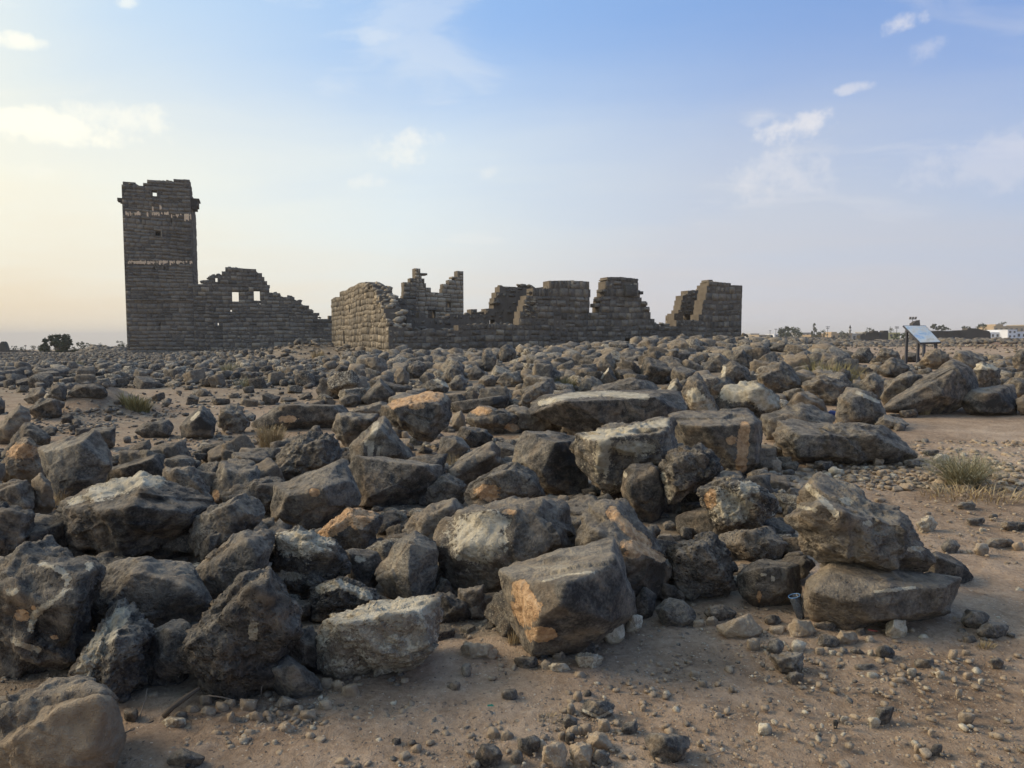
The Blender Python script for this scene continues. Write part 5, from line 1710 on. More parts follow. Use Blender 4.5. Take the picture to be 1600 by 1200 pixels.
class Wall:
    """a masonry wall standing on the line P0 -> P1, outer face on that line; local u along it, z up"""
    def __init__(s, root, P0, P1, thick, seed):
        s.root = root
        s.P0 = np.array([P0[0], P0[1], 0.0])
        d = np.array([P1[0] - P0[0], P1[1] - P0[1], 0.0])
        s.L = np.linalg.norm(d)
        s.d = d / s.L
        s.n = np.array([s.d[1], -s.d[0], 0.0])        # outer side, towards the camera
        s.thick = thick
        s.r = random.Random(seed)
        s.inv = root.matrix_world.inverted() if root else None
        s.ang = math.atan2(s.d[1], s.d[0])

    def uz(s, px, py):
        P = on_plane(px, py, s.P0, s.n)
        return (P - s.P0) @ s.d, P[2]

    def cells(s, top, z0, course, lens, holes=(), rag=0.5):
        """top(u) gives the ruin's broken upper outline"""
        out = []
        z = z0
        zmax = max(top(u) for u in np.linspace(0, s.L, 400)) + course
        while z < zmax:
            h = course * s.r.choice([.72, .85, .95, 1.0, 1.05, 1.18, 1.32])
            cuts = [0.0]
            u = s.r.uniform(.2, 1) * lens[1] * .6
            while u < s.L - .45 * lens[0]:
                cuts.append(u)
                u += s.r.uniform(*lens)
            cuts.append(s.L)
            for hu0, hu1, hz0, hz1 in holes:
                if z + h > hz0 and z < hz1:
                    cuts = [c for c in cuts if not (hu0 - .12 < c < hu1 + .12)] + [hu0, hu1]
            cuts.sort()
            keep = [cuts[0]]
            forced = {q for hq in holes if z + h > hq[2] and z < hq[3] for q in hq[:2]}
            for c in cuts[1:]:
                if c - keep[-1] < .12:
                    if c in forced or c == s.L:
                        if len(keep) > 1 and keep[-1] not in forced:
                            keep[-1] = c
                        else:
                            keep.append(c)
                    continue
                keep.append(c)
            cuts = keep
            for a, b in zip(cuts[:-1], cuts[1:]):
                if b - a < .004:
                    continue
                parts = [(z, z + h)]
                um = (a + b) / 2
                for hu0, hu1, hz0, hz1 in holes:
                    if hu0 - 1e-3 <= um <= hu1 + 1e-3:
                        nxt = []
                        for za, zb in parts:
                            if zb <= hz0 or za >= hz1:
                                nxt.append((za, zb))
                                continue
                            if hz0 - za > .06:
                                nxt.append((za, hz0))
                            if zb - hz1 > .06:
                                nxt.append((hz1, zb))
                        parts = nxt
                for za, zb in parts:
                    zc = za + rag * (zb - za)
                    ts = [top(q) for q in np.linspace(a + .01, b - .01, 5)]
                    if min(ts) > zb:
                        out.append((a, b, za, zb))
                    elif max(ts) > za:
                        n = 3 if b - a > .5 else 2
                        e = [a + (b - a) * (q + (s.r.uniform(-.2, .2) if 0 < q < n else 0)) / n for q in range(n + 1)]
                        run = None
                        for q in range(n):
                            okq = top((e[q] + e[q + 1]) / 2) > zc
                            if okq and run is not None and s.r.random() < .5:
                                out[-1] = (out[-1][0], e[q + 1], za, zb)
                            elif okq:
                                out.append((e[q], e[q + 1], za, zb))
                            run = 1 if okq else None
            z += h
        # masons' courses wander a little, and some places hold two thin stones instead of one
        ph = s.r.uniform(0, 6)
        res = []
        for a, b, za, zb in out:
            um = (a + b) / 2
            w_ = lambda q: .05 * math.sin(um * .55 + q * .5 + ph) + .03 * math.sin(um * 1.7 - q * .9 + 2 * ph)
            za, zb = za + w_(za), zb + w_(zb)
            if zb - za > .30 and s.r.random() < .13:
                zm = za + (zb - za) * s.r.uniform(.35, .65)
                res += [(a, b, za, zm), (a, b, zm, zb)]
            else:
                res.append((a, b, za, zb))
        return res

    def place(s, cells, meshes, limit, joint=.022, depth_jit=.02, core=True, name='stone_block', mixin=None, mix=0.0):
        rz = s.ang - s.root.rotation_euler.z
        base = np.array(s.root.location)
        ca, sa = math.cos(-s.root.rotation_euler.z), math.sin(-s.root.rotation_euler.z)

        def to_local(P):
            q = P - base
            return (ca * q[0] - sa * q[1], sa * q[0] + ca * q[1], q[2])
        info = []
        for c in cells:
            a, b, za, zb = c
            P = s.P0 + s.d * ((a + b) / 2) + np.array([0, 0, (za + zb) / 2])
            px, py, t = project(P)
            ok = -20 < px < 1620 and t > 0
            info.append((((b - a) * (zb - za) / (t * t)) if ok else 0))
        order = sorted(range(len(cells)), key=lambda i: -info[i])
        single = set(order[:limit])
        jv, jf, jt, jl, nv = [], [], [], [], 0
        mb = MB()
        for i, (a, b, za, zb) in enumerate(cells):
            me, V, Fc, t = s.r.choice(mixin) if mixin and s.r.random() < mix else s.r.choice(meshes)
            dj = s.r.uniform(-depth_jit, depth_jit)
            sx, sy, sz = max(b - a - joint, .04), s.thick + .02, max(zb - za - joint * .55, .04)
            P = s.P0 + s.d * ((a + b) / 2) - s.n * (s.thick / 2 - dj) + np.array([0, 0, (za + zb) / 2])
            lp = to_local(P)
            if i in single:
                link(name, me, s.root, lp, (s.r.uniform(-.006, .006), s.r.uniform(-.012, .012), rz + s.r.uniform(-.010, .010)), (sx, sy, sz))
            else:
                W = V * np.array([sx, sy, sz])
                c, q = math.cos(rz), math.sin(rz)
                W = np.stack([W[:, 0] * c - W[:, 1] * q + lp[0], W[:, 0] * q + W[:, 1] * c + lp[1], W[:, 2] + lp[2]], 1)
                jv.append(W)
                jf.append(Fc + nv)
                nv += len(W)
                jt.append(np.full(len(W), t + s.r.uniform(-.12, .12)))
                jl.append(np.zeros(len(W)))
            if core:
                e = -.003
                c0 = to_local(s.P0 + s.d * (a + e) - s.n * .010)
                c1 = to_local(s.P0 + s.d * (b - e) - s.n * .010)
                c2 = to_local(s.P0 + s.d * (b - e) - s.n * (s.thick - .010))
                c3 = to_local(s.P0 + s.d * (a + e) - s.n * (s.thick - .010))
                zb_, za_ = zb - base[2] + .004, za - base[2] - .004
                mb.prism([(q[0], q[1], za_) for q in (c0, c1, c2, c3)], [(q[0], q[1], zb_) for q in (c0, c1, c2, c3)])
        if jv:
            link('masonry', make_mesh('masonry', np.concatenate(jv), np.concatenate(jf), M_WALL, False, {'tone': np.concatenate(jt), 'lichen': np.concatenate(jl)}), s.root, kind='stuff')
        if core and mb.V:
            link('wall_core', mb.mesh('wall_core', M_CORE), s.root)

    def loose_top(s, top, u0, u1, n, meshes, lo=.22, hi=.50):
        for k in range(n):
            u = s.r.uniform(u0, u1)
            if abs(top(min(u + .4, s.L)) - top(max(u - .4, 0))) > .7:
                continue
            t = min(top(u), top(min(u + .15, s.L)), top(max(u - .15, 0)))
            w_ = s.r.uniform(lo, hi)
            P = s.P0 + s.d * u - s.n * s.r.uniform(.15, s.thick - .2)
            P[2] = t + w_ * s.r.uniform(-.28, .10)
            me = s.r.choice(meshes)[0]
            link('loose_stone', me, s.root, s.root.matrix_world.inverted() @ Vector(P), (s.r.uniform(-.35, .35), s.r.uniform(-.35, .35), s.r.uniform(0, 3)), (w_ * s.r.uniform(1, 1.5), w_, w_ * s.r.uniform(.6, .95)))

    def profile(s, pix):
        uzs = sorted(s.uz(x, y) for x, y in pix)
        us = [q[0] for q in uzs]
        zs = [q[1] for q in uzs]
        return lambda u: float(np.interp(u, us, zs))

    def hole(s, x0, y0, x1, y1):
        u0, z1 = s.uz(x0, y0)
        u1, z0 = s.uz(x1, y1)
        return (u0, u1, z0, z1)


def ruin(name, loc, ang, label, cat):
    o = empty(name, loc, ang, label=label, category=cat)
    bpy.context.view_layer.update()
    return o


ANG = math.atan2(A_DIR[1], A_DIR[0])


def along_a(P, px):
    """the point of the line P + t*A_DIR that is seen in column px"""
    q = (px - CX) / F_PX
    # column: x / (y cos p) ~ q  (small pitch)
    k = q * math.cos(PITCH)
    t = (k * P[1] - P[0]) / (A_DIR[0] - k * A_DIR[1])
    return np.array([P[0] + t * A_DIR[0], P[1] + t * A_DIR[1]])


def along_b(P, px):
    k = (px - CX) / F_PX * math.cos(PITCH)
    t = (k * P[1] - P[0]) / (B_DIR[0] - k * B_DIR[1])
    return np.array([P[0] + t * B_DIR[0], P[1] + t * B_DIR[1]])


CUT_D = stone_meshes('cut', .26, .50, 'dark')
CUT_L = stone_meshes('cut', .70, .92, 'light')
CUT_W = stone_meshes('cut', .30, .56, 'warm')
CUT_T = stone_meshes('cut', .30, .44, 'tower', calm=1.0)
RUB_D = stone_meshes('rub', .18, .46, 'rubble')
RUB_M = stone_meshes('rub', .30, .60, 'mixed')
RUB_L = stone_meshes('rub', .50, .90, 'pale rubble', .5)

# --- tower
TR0 = np.array([-29.32, 64.0])                       # right front corner
TL0 = along_a(TR0, 198.5)
zt = float(height(TR0[0], TR0[1]))
tower = ruin('stone_tower', (TL0[0], TL0[1], zt - .6), ANG, 'tall square tower of dark basalt with two pale mortar bands', 'tower')
W = Wall(tower, TL0, TR0, 1.0, 1)
tp = W.profile([(188, 289), (196, 289), (224, 288.5), (225, 285), (228, 285), (229, 281), (243, 281), (262, 282), (268, 281.5), (284, 282), (291, 282), (294, 281), (304, 280)])
H = [W.hole(237, 298, 245, 306), W.hole(243, 361, 251, 368.5), W.hole(239.5, 418.5, 242.5, 422.5), W.hole(255.5, 418.5, 258.5, 422.5), W.hole(248, 505, 251, 509), W.hole(219.5, 341, 221, 348), W.hole(267, 342, 268.5, 349)]
W.place(W.cells(tp, zt - .6, .345, (.42, .82), H, .5), CUT_T, 290, joint=.010, depth_jit=.006)
W.loose_top(tp, .3, W.L - .3, 8, RUB_D, .25, .45)
bl = TL0 + B_DIR * 6.0
br = TR0 + np.array([-2.2, 5.95])
z_top = W.uz(300, 281)[1]
W2 = Wall(tower, TR0 + A_DIR * 0.003 + (br - TR0) * .155, br, 1.0, 2)
W2.place(W2.cells(lambda u: z_top - .55 * u * (u > 1.2) * .6 - .3 * (u > .2), zt - .6, .36, (.6, 1.0), (), .5), CUT_D, 0, joint=.020)
W3 = Wall(tower, bl, TL0 + B_DIR * 1.0, 1.0, 3)
W3.place(W3.cells(lambda u: z_top - .6, zt - .6, .36, (.6, 1.0), (), .5), CUT_D, 0, joint=.02)
W4 = Wall(tower, br + A_DIR * -1.0, bl + A_DIR * 1.0, 1.0, 4)
W4.place(W4.cells(lambda u: z_top - 2.6, zt - .6, .36, (.6, 1.0), (), .5), CUT_D, 0, joint=.02)


def loc_of(root, P):
    return root.matrix_world.inverted() @ Vector(P)


def ledge(Wl, x0, x1, y0, y1, proud, deep, name, mesh_set=CUT_D, label=None):
    """a piece standing proud of a wall face, given by its outline in the picture"""
    u0, z1 = Wl.uz(x0, y0)
    u1, z0 = Wl.uz(x1, y1)
    P = Wl.P0 + Wl.d * ((u0 + u1) / 2) + Wl.n * (proud - deep / 2)
    P[2] = (z0 + z1) / 2
    me = Wl.r.choice(mesh_set)[0]
    return link(name, me, Wl.root, loc_of(Wl.root, P), (0, 0, Wl.ang - Wl.root.rotation_euler.z), (abs(u1 - u0), deep, abs(z1 - z0)), label=label)


# corbelled boxes near the top, string course, rim of the windows
P = np.array([*(TR0 + A_DIR * .30 + B_DIR * 1.6), 0])
zc0, zc1 = W.uz(305, 324)[1], W.uz(305, 308)[1]
S_DIR = (br - TR0) / np.linalg.norm(br - TR0)
S_OUT = np.array([S_DIR[1], -S_DIR[0]])
side_pt = lambda a, b, z: loc_of(tower, (*(TR0 + S_OUT * a + S_DIR * b), z))
bx = MB()
q = [side_pt(a, b, z) for z in (zc0 + .25, zc1 - .12) for a, b in ((-.05, .7), (.58, .7), (.58, 2.5), (-.05, 2.5))]
bx.prism(q[:4], q[4:])
q = [side_pt(a, b, z) for z in (zc1 - .12, zc1) for a, b in ((-.05, .6), (.70, .6), (.70, 2.6), (-.05, 2.6))]
bx.prism(q[:4], q[4:])
for b in (.8, 1.5, 2.2):
    q = [side_pt(a, b + c, z) for z in (zc0, zc0 + .25) for a, c in ((-.05, 0), (.45, 0), (.45, .28), (-.05, .28))]
    bx.prism(q[:4], q[4:])
link('stone_balcony', bx.mesh('stone_balcony', M_WALL), tower, label='box-like stone balcony on corbels at the right side')
bx = MB()
zl0, zl1 = W.uz(191, 315)[1], W.uz(191, 308)[1]
q = [loc_of(tower, (*(TL0 - A_DIR * a + B_DIR * b), z)) for z in (zl0 + .12, zl1) for a, b in ((.42, .4), (0, .4), (0, 1.3), (.42, 1.3))]
bx.prism(q[:4], q[4:])
q = [loc_of(tower, (*(TL0 - A_DIR * a + B_DIR * b), z)) for z in (zl0, zl0 + .12) for a, b in ((.24, .5), (0, .5), (0, 1.2), (.24, 1.2))]
bx.prism(q[:4], q[4:])
link('corbel', bx.mesh('corbel', M_WALL), tower, label='short stub of a stone bracket at the left side')
for i in range(9):
    x0 = 198 + i * 11.6
    ledge(W, x0, x0 + 11.4, 467.2 + (i % 3) * .2, 470, .10, .5, 'string_course')
for (x0, x1, y0, y1) in ((235, 237, 297, 308), (245, 247, 297, 308), (234, 248, 295, 298), (240.5, 243, 359.5, 370), (251.2, 253.6, 359.5, 370), (240.5, 253.6, 357.5, 360.8), (240.5, 253.6, 368.8, 371)):
    ledge(W, x0, x1, y0, y1, .05, .5, 'window_frame', CUT_W)
for (x0, x1, y0, y1) in ((234, 240, 309, 314), (241, 244, 309, 314), (245, 250, 310, 315), (236, 241, 315, 320), (242, 248, 315.5, 320.5)):
    ledge(W, x0, x1, y0, y1, .09, .5, 'infill_stone', RUB_D)
o = ledge(W, 199.5, 207.5, 283, 288.5, -.3, .7, 'loose_stone', RUB_D, 'single stone left lying on the broken top')
for (x0, x1, y0, y1) in ((230, 240, 280.8, 283.5), (263, 268, 281.5, 284), (286, 296, 279.5, 284)):
    ledge(W, x0, x1, y0, y1, -.1, .8, 'capping_stone')


def add_backing(Wl, x0, x1, y0, y1):
    ledge(Wl, x0 - .6, x1 + .6, y0 - .6, y1 + .6, -1.05, .25, 'added_backing', CUT_D)  # block added behind an opening to shut out light and keep it dark


for q in ((243, 251, 361, 368.5), (239.5, 242.5, 418.5, 422.5), (255.5, 258.5, 418.5, 422.5), (248, 251, 505, 509), (219.5, 221, 341, 348), (267, 268.5, 342, 349)):
    add_backing(W, *q)


def ragged_band(Wl, x0, x1, y0, y1, seed, fill, name):
    """remains of pale mortar between courses: small crusts of uneven outline standing off the face"""
    r = random.Random(seed)
    mb = MB()
    x = x0
    while x < x1:
        wd = r.uniform(1.1, 2.6)
        if r.random() < fill:
            ya, yb = y0 + r.uniform(-.6, 1.4), y1 + r.uniform(-1.8, 1.0)
            if r.random() < .25:
                yb += r.uniform(.5, 2.2)
            ua, za = Wl.uz(x, max(ya, yb))
            ub, zb = Wl.uz(x + wd, min(ya, yb))
            lo, hi = [], []
            for u, z in ((ua, za + r.uniform(0, .08)), (ub, za), (ub, zb - r.uniform(0, .1)), ((ua + ub) / 2, zb + r.uniform(-.03, .06)), (ua, zb - r.uniform(0, .08))):
                A = Wl.P0 + Wl.d * u - Wl.n * .06
                Bq = Wl.P0 + Wl.d * u + Wl.n * (.035 + r.uniform(0, .012))
                A[2] = Bq[2] = z
                lo.append(loc_of(Wl.root, A))
                hi.append(loc_of(Wl.root, Bq))
            mb.prism(lo, hi)
        x += wd * .97
    return link(name, mb.mesh(name, M_PLASTER), Wl.root)


for a in ((200, 299, 407.2, 412, 5, .80),):
    ragged_band(W, *a, 'mortar_band')['label'] = 'lower pale ochre mortar band'
o = ragged_band(W, 194, 262, 331.0, 336.4, 6, .60, 'mortar_band')
o['label'] = 'upper broken mortar band'
ragged_band(W, 262, 298, 334.5, 338, 8, .55, 'mortar_band')
ragged_band(W, 288, 297.5, 334.5, 344, 9, .85, 'mortar_patch')
ragged_band(W, 236, 252, 321.5, 329, 10, .25, 'mortar_patch')

# --- curtain wall right of the tower
CR = along_a(TR0, 520)
curtain = ruin('curtain_wall', (TR0[0], TR0[1], zt - .6), ANG, 'broken stepped wall with two square windows between the tower and the gable side wall', 'ruined wall')
Wc = Wall(curtain, TR0 + A_DIR * .004, CR, .9, 11)
pc = Wc.profile([(303, 441), (308, 441), (320, 440), (321, 434), (328, 434), (330, 429), (347, 428.5), (348, 423), (352, 422), (353, 417), (363, 417), (372, 421), (385, 422), (398, 422), (403, 426), (410, 433), (417, 440), (420, 447), (424, 456.5), (437, 457), (438, 463), (460, 463.5), (462, 470), (472, 470.5), (473, 476), (480, 477), (486, 482), (487, 486.5), (497, 487), (498, 495.5), (514, 496), (520, 493)])
Hc = [Wc.hole(362.5, 455.5, 373.5, 471), Wc.hole(396.5, 455.5, 407, 471), Wc.hole(336.3, 434, 340, 441), Wc.hole(340, 504, 342, 507), Wc.hole(360, 483, 362.5, 486), Wc.hole(402, 474.5, 403.3, 476), Wc.hole(405.5, 474.5, 408, 476)]
Wc.place(Wc.cells(pc, zt - .6, .37, (.36, .80), Hc, .5), CUT_W, 290, joint=.018, depth_jit=.012, mixin=RUB_M, mix=.10)
Wc.loose_top(pc, .8, Wc.L - 1.2, 34, RUB_D)
for i in range(9):
    x0 = 352 + i * 5.4
    y0 = 416.5 if i < 3 else 421.5
    ledge(Wc, x0, x0 + 5.0, y0 - (i % 2) * .8, y0 + 5, -.05, .8, 'capping_stone', RUB_D)

# --- gable side wall, seen at a slant
NC = np.array([-7.1, 40.0])
FC = along_b(NC, 518.5)
zn = float(height(-8, 42)) - .5
gable = ruin('gable_wall', (NC[0], NC[1], zn), ANG, 'slanting side wall of the ruin with a crumbled pale top edge', 'ruined wall')
Wg = Wall(gable, FC, NC, 1.0, 21)
pg = Wg.profile([(516, 467), (519, 466), (530, 460), (545, 452.5), (556, 447), (563, 445), (573, 444), (578, 446), (583, 450), (588, 458), (593, 468), (598, 480), (602, 492), (605, 503), (607, 512), (610, 514)])
# backing blocks are added behind doorway and slits so they look dark
Hg = [Wg.hole(536.2, 517, 539, 538), Wg.hole(545.5, 478, 547.5, 486), Wg.hole(562, 470.5, 564, 480)]
Wg.place(Wg.cells(pg, zn, .39, (.34, .74), Hg, .5), CUT_D, 290, joint=.020, depth_jit=.015, mixin=RUB_M, mix=.15)
for q in ((536.2, 539, 517, 538), (545.5, 547.5, 478, 486), (562, 564, 470.5, 480)):
    add_backing(Wg, *q)
# the torn core of that wall: pale rubble stones bedded along the break
rr = random.Random(12)
for k in range(170):
    f = (k % 85) / 84
    x = 569 + 38 * f + rr.uniform(-2, 5)
    u, z = Wg.uz(min(x, 607), 500)
    z = pg(min(u, Wg.L - .2)) + rr.uniform(-.45, .12)
    s = rr.uniform(.20, .44)
    P = Wg.P0 + Wg.d * min(u, Wg.L - .2) - Wg.n * rr.uniform(-.02, 1.2)
    P[2] = z
    ms = RUB_L if rr.random() < .72 else RUB_D
    link('core_stone', rr.choice(ms)[0], gable, loc_of(gable, P), (rr.uniform(-.4, .4), rr.uniform(-.4, .4), rr.uniform(0, 3)), (s * 1.25, s, s * .8))

# --- front wall
FR = along_a(NC, 1158)
zf0 = float(height(0, 42)) - .5
front = ruin('front_wall', (NC[0], NC[1], zf0), ANG, 'long front wall of squared basalt, low at left with three tall stumps at right', 'ruined wall')
Wf = Wall(front, NC + A_DIR * .004, FR, .95, 31)
pf = Wf.profile([(606, 516), (630, 515), (680, 516), (712, 515), (718, 509), (760, 508), (805, 508), (811, 507), (814, 492), (818, 474), (824, 459), (832, 452.5), (845, 451), (858, 450), (859, 442.5), (870, 441), (900, 441.5), (921, 440), (921.6, 490), (933, 490), (937, 478), (941, 466), (945, 450), (946, 441), (951, 437), (958, 434.5), (985, 433.5), (996, 437), (1000, 447), (1001, 458), (1003, 468), (1008, 474), (1013, 484), (1018, 496), (1023, 506), (1040, 506.5), (1075, 504), (1088, 502), (1093, 497), (1098, 476), (1101, 462), (1104, 447), (1109, 439.5), (1121, 438.5), (1135, 443), (1148, 446.5), (1153, 447), (1159, 448)])
Hf = [Wf.hole(977, 528.5, 987, 538)]
cf = Wf.cells(pf, zf0, .37, (.32, .66), Hf, .5)
Wf.loose_top(pf, .3, Wf.L - .4, 90, RUB_D, .18, .42)
Wf.place(cf, CUT_W, 296, joint=.022, depth_jit=.02, mixin=RUB_M, mix=.22)
ledge(Wf, 975, 992, 445, 463, .25, .6, 'corbel_slab', CUT_D)
for i in range(11):
    x0 = 945 + i * 5.0
    ledge(Wf, x0, x0 + 5.4, 432.5 + abs(i - 5) * .6, 438.5, -.1 + .1 * (i % 2), .8, 'capping_stone', RUB_D)
for (x0, x1, y0, y1) in ((1001, 1010.5, 472, 477.5), (1006, 1014, 480, 486), (998, 1004, 455, 460), (939, 946, 452, 457), (934, 940, 466, 471), (929, 936, 474, 480)):
    ledge(Wf, x0, x1, y0, y1, .1, .7, 'jutting_stone', CUT_D)
for i in range(8):
    x0 = 1106 + i * 4.6
    ledge(Wf, x0, x0 + 5.2, 437.5 + i * .55, 443 + i * .5, 0, .8, 'capping_stone', RUB_D)
add_backing(Wf, 977, 987, 528.5, 538)
# right end return of the wall
WfR = Wall(front, FR + A_DIR * .004, FR + B_DIR * 8, .9, 32)
zr_top = Wf.uz(1154, 447)[1]
WfR.place(WfR.cells(lambda u: zr_top - .25 * u, zf0, .40, (.5, .9), (), .5), CUT_D, 0, joint=.02)

# --- rough inner wall behind the low front wall
I0 = along_a(NC + B_DIR * 3.0, 636)
I1 = along_a(NC + B_DIR * 3.0, 866)
inner = ruin('inner_wall', (I0[0], I0[1], zf0), ANG, 'rough wall of unshaped stones rising behind the low front wall', 'ruined wall')
Wi = Wall(inner, I0, I1, .9, 41)
pi_ = Wi.profile([(634, 503), (645, 501), (650, 495), (660, 492), (668, 494), (672, 503), (680, 501), (684, 495), (700, 494), (716, 493), (722, 492), (737, 491), (738, 484), (744, 484), (746, 488), (758, 487), (768, 480), (772, 472), (775, 470.5), (777, 463), (780, 448), (783, 445.5), (796, 446), (800, 444.5), (812, 445.5), (828, 447), (838, 449.5), (848, 449), (868, 452)])
Wi.place(Wi.cells(pi_, zf0, .36, (.32, .75), [Wi.hole(765, 500, 773, 507)], .5), RUB_D, 240, joint=.0, depth_jit=.07)
Wi.loose_top(pi_, .1, Wi.L - .2, 22, RUB_D, .22, .45)
ledge(Wi, 769, 780, 471, 475.5, .2, .9, 'jutting_stone', CUT_D)


add_backing(Wi, 765, 773, 500, 507)
# --- low heap of wall behind the gable break
K0 = along_a(NC + B_DIR * 8, 592)
K1 = along_a(NC + B_DIR * 8, 650)
stub = ruin('inner_wall', (K0[0], K0[1], zf0), ANG, 'dark tumbled wall stub between the gable side wall and the roofless house', 'ruined wall')
Wk = Wall(stub, K0, K1, .9, 45)
pk = Wk.profile([(590, 462), (596, 458), (601, 455), (604, 462), (610, 466), (622, 466), (629, 470), (634, 480), (640, 487), (650, 492)])
Wk.place(Wk.cells(pk, zf0, .38, (.4, .95), (), .5), RUB_D, 160, joint=.0, depth_jit=.08)
Wk.loose_top(pk, .1, Wk.L - .2, 22, RUB_D, .22, .45)

# --- roofless house
H0 = along_a(NC + B_DIR * 14, 649)
H1 = along_a(NC + B_DIR * 14, 724.5)
house = ruin('roofless_house', (H0[0], H0[1], zf0), ANG, 'roofless tan-grey house front with a dark doorway and jagged gable horns', 'ruined house')
Wh = Wall(house, H0, H1, .8, 51)
ph = Wh.profile([(647, 424), (649, 421.5), (658, 422), (659, 430), (661, 437), (664, 445), (668, 449), (672, 453), (673, 460), (686, 460), (692, 456), (693, 447), (696, 442.5), (703, 440.5), (709, 439), (712, 433), (715, 428), (718, 423), (721, 421.5), (725, 422)])
Hh = [Wh.hole(669, 484.5, 680.5, 503), Wh.hole(696.5, 471.5, 704.5, 481)]
Wh.place(Wh.cells(ph, zf0, .38, (.36, .70), Hh, .5), CUT_L, 250, joint=.018, depth_jit=.012)
Wh.loose_top(ph, .2, Wh.L - .3, 16, RUB_D, .2, .4)
for (x0, x1, y0, y1) in ((657, 667.5, 426.5, 430), (706, 713, 432, 435.5), (667, 682.5, 482, 485)):
    ledge(Wh, x0, x1, y0, y1, .06, .9, 'jutting_stone' if y1 < 460 else 'lintel', CUT_D)
Wb = Wall(house, H0 + B_DIR * 3.5, H1 + B_DIR * 3.5, .8, 53)
zb_top = Wh.uz(690, 466)[1]
Wb.place(Wb.cells(lambda u: zb_top, zf0, .42, (.5, .9), (), .5), CUT_D, 0, joint=.020)
J0 = along_a(NC + B_DIR * 13.4, 628)
J1 = along_a(NC + B_DIR * 13.4, 650.8)
Wj = Wall(house, J0, J1, .8, 52)
pj = Wj.profile([(627, 468), (630, 465), (630.5, 441), (633, 440), (638, 441), (641, 438), (642, 432), (648, 431.5)])
Wj.place(Wj.cells(pj, zf0, .38, (.45, .85), [Wj.hole(631, 494, 635.5, 499)], .5), CUT_W, 60, joint=.020, depth_jit=.018)

# --- rough inner wall at the right end
Q0 = along_a(NC + B_DIR * 3.4, 1053)
Q1 = along_a(NC + B_DIR * 3.4, 1112)
inr = ruin('inner_wall', (Q0[0], Q0[1], zf0), ANG, 'rough sloping wall with a dark hollow left of the tall right end', 'ruined wall')
Wq = Wall(inr, Q0, Q1, .9, 61)
pq = Wq.profile([(1051, 505), (1054, 497), (1056, 488), (1062, 484), (1064, 474), (1065, 465), (1069, 461), (1074, 457.5), (1086, 454), (1098, 452), (1103, 446), (1113, 440)])
Wq.place(Wq.cells(pq, zf0, .34, (.32, .7), [Wq.hole(1068, 492, 1080, 501)], .5), RUB_D, 160, joint=.0, depth_jit=.08)
Wq.loose_top(pq, .1, Wq.L - .2, 22, RUB_D, .22, .45)

add_backing(Wq, 1068, 1080, 492, 501)
# --- tumbled stones lying against the right end
for k, (x, y, w_, h_) in enumerate(((1163, 523, 9, 10), (1168, 526, 8, 7), (1160, 527, 8, 8))):
    Pq = at_y(x, y, 47.0)
    s = w_ / F_PX * 47
    o = link('rock', proto_mesh(PROTOS[k]), None, Pq, (k, .3, k), (s, s, s), category='rock', group='tumbled blocks at the right end of the ruins',
             label=('dark tumbled block standing against the right end of the front wall', 'small dark block lying farthest right of the front wall end', 'dark block touching the very corner of the front wall end')[k])

# --- torn pale core showing in the front wall
for k in range(26):
    x = rr.uniform(819, 836)
    y = rr.uniform(464, 494)
    ledge(Wf, x, x + rr.uniform(4, 8), y, y + rr.uniform(3, 6), rr.uniform(.03, .16), .6, 'core_stone', RUB_L if rr.random() < .6 else RUB_D)

# ---------------------------------------------------------------- information panels
M_STEEL = plain('grey_painted_steel', (0.085, 0.085, 0.095), 0.5, 0.3, var=.08)


def panel_print(k, p):
    co = k.n('ShaderNodeTexCoord').outputs['Generated']
    n = k.noise(co, 3.2, 4, 0.6)
    n2 = k.noise(k.v('ADD', co, (4, 2, 0)), 9.0, 4, 0.6)
    s = k.n('ShaderNodeSeparateXYZ')
    k.put(s.inputs[0], co)
    c = k.ramp(k.m('ADD', n, k.m('MULTIPLY', n2, .25)), [(0.45, (0.30, 0.42, 0.55)), (0.58, (0.50, 0.56, 0.58)), (0.68, (0.56, 0.55, 0.50)), (0.78, (0.45, 0.44, 0.38))])
    # a blue drawing at the lower left, bands of small print
    d = k.v('LENGTH', k.v('SUBTRACT', co, (0.24, 0.25, 0.5)))
    c = k.mix(k.m('MULTIPLY', k.m('SUBTRACT', 1.0, k.step(k.m('ADD', d, k.m('MULTIPLY', n2, .3)), .26, .46)), .8), c, (0.20, 0.38, 0.66))
    wv = k.n('ShaderNodeTexWave')
    wv.bands_direction = 'Y'
    k.put(wv.inputs['Vector'], co)
    wv.inputs['Scale'].default_value = 9
    lines = k.m('MULTIPLY', k.step(wv.outputs['Fac'], .6, .8), k.step(k.noise(k.v('MULTIPLY', co, (40, 4, 1)), 2.0, 2), .45, .55))
    lines = k.m('MULTIPLY', lines, k.step(s.outputs[0], .52, .56))
    c = k.mix(k.m('MULTIPLY', lines, .35), c, (0.12, 0.13, 0.15))
    k.put(p.inputs['Base Color'], c)
    p.inputs['Roughness'].default_value = 0.25
    p.inputs['Specular IOR Level'].default_value = 0.5


M_PRINT = principled('panel_print', panel_print)


def solid(quad, thick):
    a = [np.array(q) for q in quad]
    n = np.cross(a[1] - a[0], a[3] - a[0])
    n /= np.linalg.norm(n)
    if n[2] < 0:
        n = -n
    m = MB()
    m.prism([q - n * thick for q in a], a)
    return m, n


